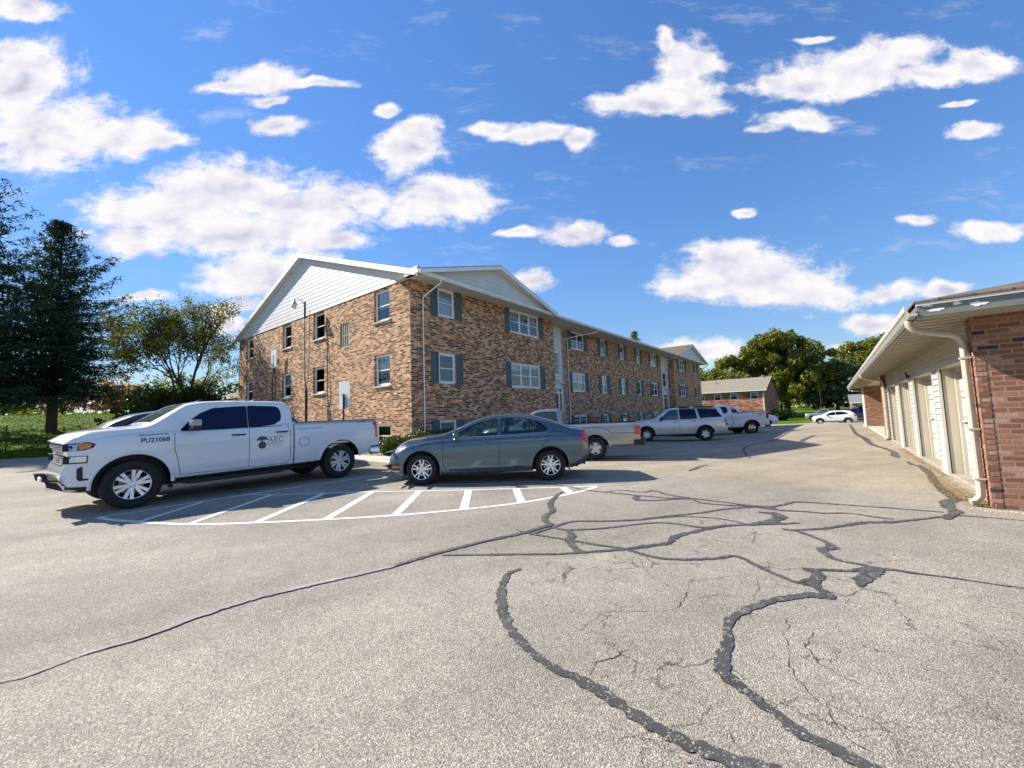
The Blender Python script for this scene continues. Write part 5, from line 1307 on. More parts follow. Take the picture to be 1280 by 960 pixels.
place_text(add, full, 'PU21068', 1.13, 1.125, .085, .40, M_TEXT, slope=.02, bold=.02)
place_text(add, full, 'ABC Residential Works', 1.09, 1.245, .026, .42, M_TEXTB, slope=.03, bold=.02)
# emblem: spreading tree over a round seal, letters beside
cx, cz = 3.09, 1.06
crown = [(-.115, -.02), (-.10, .02), (-.06, .055), (-.01, .07), (.05, .06), (.095, .03), (.12, -.01), (.09, -.015), (.055, -.005), (.03, -.025), (.01, -.01), (-.03, -.03), (-.06, -.01), (-.09, -.03)]
V, F = decal(full, [(cx + a, cz + b) for a, b in crown], 'side', -1, .004, .03); add('emblem', V, F, M_EMBL)
V, F = decal(full, [(cx - .008, cz - .02), (cx + .008, cz - .02), (cx + .012, cz - .06), (cx - .012, cz - .06)], 'side', -1, .004, .03); add('emblem', V, F, M_EMBL)
ringp = [(cx + .078 * math.cos(t * math.pi / 12), cz - .12 + .078 * math.sin(t * math.pi / 12)) for t in range(24)]
V, F = decal(full, ringp, 'side', -1, .004, .03); add('emblem', V, F, M_EMBL)
V, F = decal(full, [(cx + (a - cx) * .62, cz - .12 + (b - cz + .12) * .62) for a, b in ringp], 'side', -1, .006, .03); add('emblem', V, F, M_TEXTG)
# serif capitals A B C drawn with thick and thin strokes
def stroke(pts, w): strip('lettering', pts, w, M_TEXTG, 'side', -1, .004)
ox, oz, hh = 3.205, .995, .115
stroke([(ox, oz), (ox + .045, oz + hh)], .007); stroke([(ox + .045, oz + hh), (ox + .09, oz)], .017); stroke([(ox + .02, oz + .04), (ox + .07, oz + .04)], .007); stroke([(ox - .012, oz), (ox + .018, oz)], .006); stroke([(ox + .07, oz), (ox + .108, oz)], .006)
ox += .125; stroke([(ox + .012, oz), (ox + .012, oz + hh)], .016); stroke([(ox - .005, oz + hh), (ox + .045, oz + hh), (ox + .063, oz + hh * .8), (ox + .045, oz + hh * .54), (ox + .01, oz + hh * .54)], .008); stroke([(ox + .045, oz + hh * .54), (ox + .072, oz + hh * .3), (ox + .05, oz + .003), (ox - .005, oz + .002)], .010)
ox += .10; stroke([(ox + .075, oz + hh * .78), (ox + .06, oz + hh * .97), (ox + .03, oz + hh), (ox + .006, oz + hh * .7), (ox + .004, oz + hh * .35), (ox + .025, oz + .006), (ox + .06, oz + .006), (ox + .08, oz + hh * .25)], .012); stroke([(ox + .077, oz + hh * .7), (ox + .077, oz + hh)], .006)
place_text(add, full, 'Management', 3.205, .955, .024, .25, M_TEXTG); place_text(add, full, 'Corporation', 3.20, .912, .024, .27, M_TEXTG)
place_text(add, full, 'Committed to Public Living', 3.83, 1.235, .030, .60, M_TEXT, slope=.015)
place_text(add, full, 'CUSTOM', 5.34, 1.348, .030, .26, M_TEXT, bold=.03)
place_text(add, full, 'CHEVROLET', -.36, 0.995, .045, .72, M_SILVTXT, mode='front', s=1, bold=.02) if False else None
vs, fs = text_flat('CHEVROLET', .045, 1.05, .02); vs = [(-(a - .525) * -1 * 1.0, b + .99) for a, b in vs]
vs = [(-a, b) for a, b in vs]
V, F = decal(full, None, 'front', 1, .006, flat=(vs, fs)); add('lettering', V, F, M_TEXTG)
q = MB(); q.box(-.035, -.005, -.17, .17, .50, .66) if False else q.box(.035, .06, -.16, .16, .545, .61); q.obj('plate_bracket', M_WHITE, truck, bevel=.004)
# ---- steel blue sedan, hollow cabin
FUS = dict(L=4.50, W=1.83, ax1=.83, ax2=3.54, r=.325, tw=.22, rim=.228, spokes=5, wstyle='vee', rimmat=M_BRIGHT, arch_r=.385, arch_up=.01, dx=.06, lip=.03,
    top=[(0, .66), (.06, .76), (.2, .86), (.5, .955), (.9, 1.015), (1.25, 1.045), (1.95, 1.345), (2.3, 1.435), (2.75, 1.455), (3.2, 1.415), (3.6, 1.30), (4.02, 1.125), (4.3, 1.09), (4.42, 1.04), (4.5, .95)],
    belt=[(0, .58), (.2, .70), (.5, .82), (.9, .90), (1.35, .935), (2.4, .965), (3.2, .985), (3.6, 1.0), (4.2, .985), (4.5, .90)],
    bot=[(0, .22), (.5, .20), (1.3, .20), (3.0, .21), (3.95, .24), (4.5, .36)],
    plan=[(0, .70), (.12, .84), (.3, .92), (.6, .975), (.9, 1.0), (3.4, 1.0), (3.9, .975), (4.3, .90), (4.5, .82)], nose=[(.2, .08), (.35, .0), (.55, .03), (.75, .12), (.9, .2)], noseL=.6, nosebow=.20,
    tail=[(.3, .10), (.5, .0), (.9, .02), (1.1, .08)], tailL=.45, tailbow=.18, tumble=.42, crown=.045, seal=.010, glass=M_CARGLASS,
    windows=[[(1.46, .965), (1.60, 1.045), (1.86, 1.19), (2.10, 1.275), (2.43, 1.335), (2.43, .985)], [(2.53, 1.34), (2.80, 1.345), (3.05, 1.315), (3.20, 1.275), (3.20, 1.015), (2.53, .995)], [(3.235, 1.265), (3.36, 1.215), (3.50, 1.11), (3.50, 1.07), (3.40, 1.03), (3.235, 1.018)]],
    cabin=dict(sec=[(1.35, .55, 1.0, .70, .66), (1.50, .55, 1.06, .76, .68), (1.95, .50, 1.26, .78, .60), (2.35, .48, 1.375, .78, .56), (2.75, .48, 1.40, .78, .55), (3.2, .55, 1.35, .78, .53), (3.55, .8, 1.24, .70, .52), (3.75, .95, 1.14, .6, .5)],
        screens=[([(1.36, 1.02), (1.42, 1.16), (1.95, 1.42), (2.02, 1.31), (1.98, 1.24), (1.40, .98)], .52), ([(3.42, 1.26), (3.36, 1.40), (3.9, 1.24), (3.84, 1.12), (3.74, 1.10)], .48)]),
    screen=[(1.34, -.64), (1.34, .64), (2.04, .53), (2.04, -.53)], screen_mat=M_CARGLASS, rearwin=[(3.36, -.50), (3.36, .50), (3.92, .55), (3.92, -.55)],
    gaps=[[(1.30, .93), (1.27, .62), (1.28, .40), (1.36, .27)], [(2.47, .98), (2.46, .27)], [(3.52, 1.03), (3.50, .85), (3.32, .68), (3.18, .50), (3.14, .27)], [(.34, .70), (.55, .80), (1.3, .925)]],
    strips=[([(1.40, .30), (3.10, .31)], .02, M_GAP, 'door_moulding'), ([(1.46, .958), (2.5, .982), (3.52, 1.02)], .012, M_CHROME, 'window_trim'), ([(1.5, .80), (3.9, .86)], .004, M_GAP, 'body_crease')],
    patches=[('headlight', [(.09, .71), (.22, .77), (.42, .825), (.50, .83), (.42, .76), (.25, .67), (.12, .63)], M_LENS, .006), ('turn_signal', [(.17, .405), (.40, .415), (.40, .37), (.17, .36)], M_AMBERD if 'M_AMBERD' in globals() else M_AMBER, .006),
             ('fog_light_recess', [(.04, .44), (.14, .45), (.15, .35), (.07, .34)], M_BLACK, .005), ('bumper_chrome', [(.03, .33), (.36, .315), (.36, .285), (.06, .28)], M_ALLOY, .008),
             ('tail_light', [(4.17, .80), (4.22, .86), (4.31, 1.02), (4.38, 1.03), (4.45, .93), (4.44, .80), (4.36, .77), (4.2, .77)], M_RED, .007), ('fuel_door', [(3.92 + .085 * math.cos(a * .4488), .92 + .075 * math.sin(a * .4488)) for a in range(14)], P_STEEL, .003),
             ('lower_bumper', [(3.98, .30), (4.2, .34), (4.46, .46), (4.46, .40), (4.3, .30), (4.0, .25)], M_BLACK, .006)],
    ends=[('grille', [(-.40, .70), (.40, .70), (.36, .42), (-.36, .42)], M_BLACK, .006, 'front'), ('tail_light', [(-.80, .98), (-.55, .98), (-.50, .82), (-.80, .80)], M_RED, .006, 'rear'), ('tail_light', [(.80, .98), (.55, .98), (.50, .82), (.80, .80)], M_RED, .006, 'rear'), ('licence_plate', [(-.18, .72), (.18, .72), (.18, .58), (-.18, .58)], M_WHITE, .008, 'rear')])
def seat(mb, x, y, hr=True):
    mb.box(x, x + .50, y - .25, y + .25, .48, .66)
    mb.add([(x + .42, y - .24, .62), (x + .56, y - .24, .60), (x + .76, y - .20, 1.12), (x + .66, y - .20, 1.14), (x + .42, y + .24, .62), (x + .56, y + .24, .60), (x + .76, y + .20, 1.12), (x + .66, y + .20, 1.14)], [(0, 1, 2, 3), (7, 6, 5, 4), (0, 4, 5, 1), (1, 5, 6, 2), (2, 6, 7, 3), (3, 7, 4, 0)])
    if hr: mb.box(x + .67, x + .77, y - .13, y + .13, 1.15, 1.30)
def fus_int(mb, full):
    for y in (-.36, .36): seat(mb, 1.95, y)
    mb.box(2.95, 3.35, -.66, .66, .50, .70); mb.box(3.30, 3.42, -.62, .62, .66, 1.06)
    for y in (-.4, .4): mb.box(3.36, 3.45, y - .12, y + .12, 1.06, 1.16)
def fus_dash(mb, full):
    mb.box(1.42, 1.75, -.66, .66, .70, .955); mb.box(1.8, 2.9, -.08, .08, .50, .66)
    pts = [(1.93 + .06 * math.sin(a * .5236) * .4, -.36 + .18 * math.cos(a * .5236), .95 + .17 * math.sin(a * .5236)) for a in range(13)]; mb.tube(pts, .014, 6, caps=False); mb.tube([(1.75, -.36, .9), (1.93, -.36, .95)], .03, 6)
def hatch(mb, full): pass
FUS['solids'] = [('mirror', mirror_fn(1.56, .965, out=.15, h=.11), P_STEEL, .015), ('door_handle', handle_fn(2.14, 2.36, .885, .003, .026), P_STEEL, 0), ('door_handle', handle_fn(3.14, 3.36, .92, .003, .026), P_STEEL, 0)]
FUS['solids1'] = [('seats', fus_int, M_SEAT, .03), ('dashboard', fus_dash, M_INT, .01)]
build_car('sedan', FUS, P_STEEL, 'steel blue four door sedan parked at an angle above the white hatching', 'car', loc=(-6.87, 5.60, 0), heading=math.atan2(1.72, 2.09))
# ---- champagne compact pickup behind the sedan
S10 = dict(L=5.0, W=1.74, ax1=.80, ax2=3.66, r=.335, tw=.22, rim=.20, spokes=5, wstyle='steel', rimmat=M_ALLOY, arch_r=.40, arch_up=.02, dx=.07, lip=.05,
    top=[(0, .88), (.1, .98), (.6, 1.05), (1.2, 1.09), (1.75, 1.50), (2.0, 1.575), (2.5, 1.585), (2.62, 1.55), (2.68, 1.42), (2.70, 1.10), (5.0, 1.10)], belt=[(0, .80), (.4, .98), (1.2, 1.02), (2.7, 1.04), (5.0, 1.07)],
    bot=[(0, .35), (1.0, .34), (3.0, .36), (5.0, .44)], plan=[(0, .85), (.2, .94), (.7, 1), (4.6, 1), (5, .985)], nose=[(.3, 0), (.5, 0), (.9, .06)], noseL=.4, nosebow=.1, tail=[(.4, .0), (1.1, .03)], tailL=.2, tailbow=.03, tumble=.22, crown=.03, xk=[2.69], h=.05,
    bed=(2.80, 4.92, .60, 1.15), windows=[[(1.45, 1.06), (1.80, 1.38), (1.95, 1.46), (2.50, 1.47), (2.55, 1.08)]], screen=[(1.22, -.62), (1.22, .62), (1.76, .56), (1.76, -.56)], glass=mat('cab_glass', (0.05, .075, .065), .05, spec=.8),
    gaps=[[(1.4, 1.03), (1.4, .40)], [(2.60, 1.05), (2.60, .40)]], strips=[([(2.705, 1.06), (2.705, .38)], .02, M_GAP, 'panel_gap'), ([(3.05, .80), (3.18, .90), (3.45, .965), (3.75, .965), (4.02, .89), (4.16, .78), (4.98, .79)], .012, M_GAP, 'body_crease'), ([(2.75, 1.075), (4.98, 1.075)], .03, M_BLACK, 'bed_rail_cap')],
    patches=[('tail_light', [(4.80, .99), (4.975, .99), (4.975, .74), (4.80, .75)], M_RED, .007), ('headlight', [(.1, .84), (.3, .86), (.3, .7), (.1, .7)], M_LENS, .006)])
def s10_bumper(mb, full): mb.tube([(4.78, -.86, .50), (5.02, -.86, .50), (5.08, -.7, .5), (5.08, .7, .5), (5.02, .86, .50), (4.78, .86, .50)], (.085, .05), 8)
S10['solids'] = [('mirror', mirror_fn(1.52, 1.06, out=.17, h=.14), M_BLACK, .015)]; S10['solids1'] = [('rear_bumper', s10_bumper, M_BLACK, 0)]
build_car('pickup_truck', S10, P_CHAMP, 'champagne beige compact pickup half hidden behind the blue sedan', 'pickup truck', loc=(-8.22, 9.87, 0), heading=.47)
# ---- silver white suv
TB = dict(L=4.87, W=1.90, ax1=.90, ax2=3.77, r=.37, tw=.24, rim=.215, spokes=6, wstyle='five', rimmat=M_ALLOY, arch_r=.44, arch_up=.02, dx=.07, lip=.05,
    top=[(0, .92), (.08, 1.02), (.5, 1.12), (1.25, 1.20), (1.98, 1.70), (2.3, 1.76), (3.2, 1.80), (4.35, 1.79), (4.55, 1.74), (4.80, 1.22), (4.87, 1.0)], belt=[(0, .82), (.3, 1.0), (1.2, 1.10), (3.0, 1.13), (4.5, 1.15), (4.87, .95)],
    bot=[(0, .36), (1.0, .34), (3.0, .36), (4.87, .46)], plan=[(0, .84), (.2, .94), (.6, .99), (1, 1), (4.2, 1), (4.87, .93)], nose=[(.3, .06), (.5, 0), (.9, .08)], noseL=.4, nosebow=.14, tail=[(.4, 0), (1.2, .02), (1.7, .16)], tailL=.3, tailbow=.06, tumble=.20, crown=.05,
    windows=[[(1.58, 1.14), (1.98, 1.52), (2.12, 1.61), (2.48, 1.64), (2.50, 1.15)], [(2.60, 1.155), (2.58, 1.645), (3.32, 1.66), (3.42, 1.17)], [(3.56, 1.18), (3.46, 1.66), (4.32, 1.63), (4.60, 1.22)]], glass_list={0: mat('teal_side_glass', (0.02, .07, .09), .05, spec=.8)}, rearwin_v=[(-.62, 1.25), (.62, 1.25), (.56, 1.62), (-.56, 1.62)],
    screen=[(1.30, -.70), (1.30, .70), (1.98, .62), (1.98, -.62)], gaps=[[(1.55, 1.12), (1.52, .45)], [(2.54, 1.64), (2.55, .45)], [(3.50, 1.16), (3.45, .9), (3.3, .7), (3.25, .45)]],
    strips=[([(1.4, .47), (3.3, .48)], .05, P_SILW, 'door_moulding'), ([(1.9, 1.775), (4.3, 1.80)], .02, M_BLACK, 'roof_rail')],
    patches=[('headlight', [(.06, .90), (.12, 1.0), (.34, 1.02), (.30, .85), (.1, .82)], M_BLACK, .006), ('headlight', [(.12, .93), (.3, .95), (.28, .87), (.12, .85)], M_LENS, .01), ('tail_light', [(4.70, 1.16), (4.76, 1.16), (4.86, .80), (4.72, .72)], M_RED, .006)], ends=[('grille', [(-.6, .88), (.6, .88), (.6, .6), (-.6, .6)], M_BLACK, .006, 'front')])
TB['solids'] = [('mirror', mirror_fn(1.66, 1.14, out=.2, h=.16), M_BLACK, .02), ('door_handle', handle_fn(2.28, 2.44, 1.02), M_BLACK, 0), ('door_handle', handle_fn(3.18, 3.34, 1.04), M_BLACK, 0)]
build_car('suv', TB, P_SILW, 'pale silver suv with dark rear windows between the beige pickup and the far white pickup', 'car', loc=(-7.94, 21.64, Z(-7, 22)), heading=.36)
# ---- white full size pickup beyond
import copy
F15 = copy.copy(SIL)
F15.update(rimmat=M_CHROME, rim=.24, patches=[('headlight', [(.1, 1.16), (.4, 1.16), (.4, .95), (.1, .95)], M_LENS, .006), ('tail_light', [(5.80, 1.36), (5.98, 1.36), (5.98, 1.0), (5.90, .96), (5.80, 1.0)], M_RED, .008)], ends=[], solids=[('mirror', mirror_fn(1.85, 1.32, out=.25, h=.22), M_BLACK, .02), ('door_handle', handle_fn(2.52, 2.75, 1.19), P_WHITE, 0), ('door_handle', handle_fn(3.38, 3.6, 1.2), P_WHITE, 0)], solids1=[])
f, full, add, strip = build_car('pickup_truck', F15, P_WHITE, 'white full size pickup with red tail light beyond the silver suv', 'pickup truck', loc=(-7.25, 27.2, Z(-6.5, 28)), heading=.62)
place_text(add, full, 'SPORT', 5.30, 1.20, .10, .34, M_TEXT)
# ---- cars further along the row
SED = dict(L=4.7, W=1.80, ax1=.90, ax2=3.62, r=.32, tw=.21, rim=.22, spokes=5, wstyle='five', rimmat=M_ALLOY, arch_r=.38, arch_up=.01, dx=.09, lip=.02,
    top=[(0, .66), (.1, .78), (.5, .90), (1.2, 1.0), (1.9, 1.33), (2.3, 1.42), (3.0, 1.42), (3.7, 1.22), (4.15, 1.08), (4.5, 1.04), (4.7, .95)], belt=[(0, .58), (.5, .80), (1.3, .92), (3.4, .97), (4.2, .98), (4.7, .85)],
    bot=[(0, .22), (1, .20), (3.4, .22), (4.7, .36)], plan=[(0, .75), (.2, .88), (.6, .98), (1, 1), (3.9, 1), (4.7, .85)], nose=[(.2, .05), (.4, 0), (.9, .15)], noseL=.5, nosebow=.15, tail=[(.3, .08), (.5, 0), (1.1, .05)], tailL=.4, tailbow=.12, tumble=.40, crown=.04,
    windows=[[(1.5, .96), (1.95, 1.22), (2.4, 1.31), (2.42, .98)], [(2.5, 1.31), (3.1, 1.30), (3.5, 1.10), (3.4, 1.0), (2.5, .98)]], screen=[(1.28, -.62), (1.28, .62), (1.92, .54), (1.92, -.54)], rearwin=[(3.3, -.52), (3.3, .52), (4.0, .58), (4.0, -.58)],
    gaps=[[(2.45, 1.3), (2.45, .3)], [(1.4, .94), (1.4, .3)], [(3.5, 1.02), (3.2, .5)]], patches=[('tail_light', [(4.4, .95), (4.62, .98), (4.66, .85), (4.45, .82)], M_RED, .006), ('headlight', [(.1, .72), (.45, .82), (.4, .7), (.12, .63)], M_LENS, .006)])
build_car('sedan', SED, P_PEARL, 'white sedan whose tail shows past the bed of the far white pickup', 'car', loc=(-7.1, 42.4, Z(-6, 44)), heading=.60)
SUV2 = copy.copy(TB); SUV2.update(dx=.1, solids=[], glass_list={})
build_car('suv', SUV2, P_WHITE, 'white suv of which only the roof and dark windows show over the far pickup bed', 'car', loc=(-8.9, 34.6, Z(-8, 35.5)), heading=.60)
# ---- white crossover crossing the far end, facing left
KIA = dict(L=4.45, W=1.86, ax1=.88, ax2=3.52, r=.34, tw=.22, rim=.235, spokes=5, wstyle='vee', rimmat=M_ALLOY, arch_r=.40, arch_up=.01, dx=.07, lip=.05, lipmat=M_BLACK,
    top=[(0, .82), (.1, .93), (.5, 1.05), (1.05, 1.13), (1.75, 1.54), (2.2, 1.63), (3.2, 1.63), (3.8, 1.56), (4.25, 1.25), (4.45, 1.0)], belt=[(0, .74), (.4, .95), (1.2, 1.03), (3.2, 1.10), (4.0, 1.16), (4.45, .95)],
    bot=[(0, .30), (1, .26), (3.4, .28), (4.45, .40)], plan=[(0, .74), (.2, .88), (.6, .98), (1, 1), (3.7, 1), (4.45, .88)], nose=[(.2, .08), (.4, 0), (.9, .12)], noseL=.5, nosebow=.18, tail=[(.3, .06), (.5, 0), (1.1, .04), (1.5, .2)], tailL=.4, tailbow=.12, tumble=.30, crown=.05,
    windows=[[(1.45, 1.06), (1.85, 1.36), (2.35, 1.48), (2.38, 1.10)], [(2.45, 1.48), (3.05, 1.47), (3.45, 1.35), (3.55, 1.20), (2.45, 1.11)]], screen=[(1.12, -.66), (1.12, .66), (1.76, .58), (1.76, -.58)], rearwin_v=[(-.58, 1.2), (.58, 1.2), (.5, 1.5), (-.5, 1.5)],
    gaps=[[(2.41, 1.47), (2.40, .35)], [(1.38, 1.03), (1.36, .35)], [(3.5, 1.12), (3.2, .7), (3.12, .4)]], strips=[([(1.3, .36), (3.1, .37)], .10, M_BLACK, 'sill_cladding')],
    patches=[('headlight', [(.12, .84), (.45, .96), (.5, .93), (.2, .78)], M_LENS, .006), ('fog_light_recess', [(.08, .52), (.3, .52), (.3, .38), (.1, .38)], M_BLACK, .006), ('tail_light', [(4.05, 1.13), (4.38, 1.12), (4.4, .98), (4.1, .98)], M_RED, .007)])
KIA['solids'] = [('mirror', mirror_fn(1.52, 1.06, out=.18, h=.14), P_WHITE, .02)]
build_car('crossover', KIA, P_PEARL, 'white crossover seen side on at the far end of the lot', 'car', group='cars at the far end', loc=(-1.45, 61.9, Z(-1, 62)), heading=0.0)
KD = copy.copy(TB); KD.update(dx=.1, solids=[], glass_list={})
build_car('suv', KD, P_BLK, 'dark suv partly hidden behind the white crossover', 'car', group='cars at the far end', loc=(.6, 64.6, Z(0, 65)), heading=.0)
KP = copy.copy(S10); KP.update(dx=.1, solids=[], solids1=[])
build_car('pickup_truck', KP, P_GREY, 'pale grey pickup whose cab shows above the white crossover', 'pickup truck', group='cars at the far end', loc=(-2.4, 67.6, Z(-1, 67) + .15), heading=.05)
# ---- dark full size suv on the far side of the white pickup
DS = dict(L=6.05, W=2.02, ax1=1.0, ax2=4.75, r=.40, tw=.25, rim=.25, spokes=6, wstyle='five', rimmat=M_ALLOY, arch_r=.48, arch_up=.02, dx=.08, lip=.04,
    top=[(0, .98), (.1, 1.1), (.6, 1.22), (1.2, 1.32), (1.68, 1.78), (2.0, 1.86), (3.2, 1.90), (4.4, 1.86), (5.1, 1.74), (5.5, 1.56), (5.85, 1.26), (6.05, 1.0)], belt=[(0, .9), (.4, 1.1), (1.2, 1.2), (5.0, 1.22), (6.05, .95)],
    bot=[(0, .4), (1, .36), (4.5, .4), (6.05, .5)], plan=[(0, .84), (.2, .94), (.6, .99), (5, 1), (6.05, .92)], nose=[(.3, .06), (.5, 0), (.9, .08)], noseL=.4, nosebow=.14, tail=[(.4, 0), (1.2, .02), (1.8, .12)], tailL=.3, tailbow=.06, tumble=.20, crown=.05,
    windows=[[(1.45, 1.24), (1.75, 1.6), (2.0, 1.74), (2.5, 1.76), (2.55, 1.25)], [(2.65, 1.26), (2.63, 1.77), (3.6, 1.77), (3.7, 1.27)], [(3.8, 1.28), (3.72, 1.77), (4.6, 1.72), (5.2, 1.56), (5.4, 1.33)]], screen=[(1.24, -.75), (1.24, .75), (1.68, .66), (1.68, -.66)],
    gaps=[[(2.6, 1.7), (2.6, .45)]], patches=[('headlight', [(.16, 1.02), (.40, 1.06), (.38, .9), (.18, .88)], M_LENS, .006), ('tail_light', [(5.7, 1.15), (5.86, 1.12), (5.88, .9), (5.72, .9)], M_RED, .006)])
build_car('suv', DS, P_BLK, 'black suv behind the white crew cab pickup, only its roof ends showing', 'car', loc=(-14.78, 6.2, 0), heading=R(-90))
# ------------------------------------------------------------------ trees and shrubs
def leaf_cloud(name, pts, size, m, parent, seed=0, flat=0.0, aspect=.55, per=1):
    """many small leaf blades; pts: list of (Vector, scale, normal hint or None)"""
    rnd = random.Random(seed); V = []; F = []
    for (p, sc, nh) in pts:
        for _ in range(per):
            d = Vector((rnd.gauss(0, 1), rnd.gauss(0, 1), rnd.gauss(0, 1))).normalized()
            if nh is not None: d = (d + nh * flat).normalized()
            a = d.orthogonal().normalized(); a.rotate(Matrix.Rotation(rnd.random() * 6.283, 3, d)); b = d.cross(a)
            s = size * sc * rnd.uniform(.6, 1.3); a *= s; b *= s * aspect
            c = p + (Vector((rnd.gauss(0, 1), rnd.gauss(0, 1), rnd.gauss(0, 1))) * size * .9 if per > 1 else Vector())
            k = len(V); V += [tuple(c - a), tuple(c + b * .9 - a * .1), tuple(c + a), tuple(c - b * .9 + a * .1)]; F.append((k, k + 1, k + 2, k + 3))
    me = bpy.data.meshes.new(name); me.from_pydata(V, [], F); me.update()
    return link(name, me, m, parent)
def deciduous(name, loc, h, r, label, m, seed=1, trunk_r=.25, trunk_h=.25, levels=5, leaf=.12, per=6, density=1.0, spread=.62, cat='tree', group=None, zsq=.9, multi=1, lean=(0, 0)):
    rnd = random.Random(seed); root = empty(name, loc, 0, label, cat, group)
    mb = MB(); tips = []
    def branch(p, d, L, rad, lev):
        n = 4; pts = [p]; q = Vector(p); dd = Vector(d)
        for k in range(n):
            dd = (dd + Vector((rnd.uniform(-1, 1), rnd.uniform(-1, 1), rnd.uniform(-.4, .7))) * .17).normalized(); q = q + dd * (L / n); pts.append(q.copy())
        mb.tube(pts, [rad * (1 - .42 * k / n) for k in range(n + 1)], 6 if lev > 2 else 8 if lev < 2 else 5, caps=False)
        if lev >= levels - 2:
            for k in range(2, n + 1): tips.append((pts[k], lev))
        if lev >= levels: return
        nb = rnd.choice([2, 3, 3]) if lev > 0 else 5
        for k in range(nb):
            az = rnd.random() * 6.283; ax = dd.orthogonal().normalized(); ax.rotate(Matrix.Rotation(az, 3, dd)); nd = dd.copy(); nd.rotate(Matrix.Rotation(rnd.uniform(.35, .95) * (1 if lev else 1.1), 3, ax))
            i = rnd.choice([2, 3, 4]); branch(pts[i], nd, L * rnd.uniform(.62, .82), rad * (1 - .42 * i / n) * .72, lev + 1)
        branch(pts[-1], dd, L * .75, rad * .58, lev + 1)
    for t in range(multi):
        d0 = Vector((lean[0] + (rnd.uniform(-.5, .5) if multi > 1 else 0), lean[1] + (rnd.uniform(-.5, .5) if multi > 1 else 0), 1)).normalized()
        branch(Vector((0, 0, -.3)), d0, h * trunk_h, trunk_r, 0)
    # fit into the wanted envelope
    zs = [p.z for p, _ in tips]; rs = sorted(math.hypot(p.x, p.y) for p, _ in tips); kz_ = h / max(zs); kr = r / rs[int(len(rs) * .93)]
    mb.v = [(v[0] * kr if v[2] > 0 else v[0], v[1] * kr if v[2] > 0 else v[1], v[2] * kz_) for v in mb.v]
    mb.obj('trunk', M_BARK, root, smooth=60, fix=False)
    pts = []
    for p, lev in tips:
        q = Vector((p.x * kr, p.y * kr, p.z * kz_))
        if rnd.random() > density: continue
        for _ in range(per): pts.append((q + Vector((rnd.gauss(0, 1), rnd.gauss(0, 1), rnd.gauss(0, .8))) * leaf * 2.2, 1, None))
    leaf_cloud('crown', pts, leaf, m, root, seed)
    return root
def big_tree(name, loc, h, lobes, label, m, seed=1, leaf=.3, n=16000, trunk=.5, cat='tree', group=None, base=.12):
    """large crown made of leafy clumps: lobes = (x, y, z, rx, ry, rz) in metres"""
    rnd = random.Random(seed); root = empty(name, loc, 0, label, cat, group)
    clumps = []; 
    vol = [l[3] * l[4] + l[4] * l[5] for l in lobes]; tot = sum(vol)
    for l, v in zip(lobes, vol):
        for k in range(max(4, int(230 * v / tot))):
            d = Vector((rnd.gauss(0, 1), rnd.gauss(0, 1), rnd.gauss(0, 1))).normalized(); rr = rnd.uniform(.12, 1.0) ** .6
            c = Vector((l[0] + d.x * l[3] * rr, l[1] + d.y * l[4] * rr, l[2] + d.z * l[5] * rr)); clumps.append((c, rnd.uniform(.5, 1.3) * h * .075, d))
    pts = []; per = n // len(clumps)
    for c, r, d in clumps:
        for _ in range(per):
            e = Vector((rnd.gauss(0, 1), rnd.gauss(0, 1), rnd.gauss(0, .62))).normalized() * r * rnd.uniform(.35, 1.0) ** .5
            pts.append((c + e, 1, (e.normalized() + Vector((0, 0, .4)))))
    leaf_cloud('crown', pts, leaf, m, root, seed, flat=.6, aspect=.6)
    mb = MB(); zb = min(l[2] - l[5] for l in lobes)
    mb.tube([(0, 0, -.5), (.1, 0, h * .15), (0, .1, h * .35), (.2, 0, h * .6)], [trunk, trunk * .8, trunk * .6, trunk * .3], 10, caps=False)
    for c, r, d in clumps[::4]:
        s0 = Vector((0, 0, h * rnd.uniform(.14, .4))); mid = s0.lerp(c, .5) + Vector((0, 0, rnd.uniform(-.03, .06) * h)); mb.tube([s0, mid, c], [trunk * .3, trunk * .16, trunk * .05], 5, caps=False)
    mb.obj('trunk', M_BARK, root, smooth=60, fix=False)
    return root
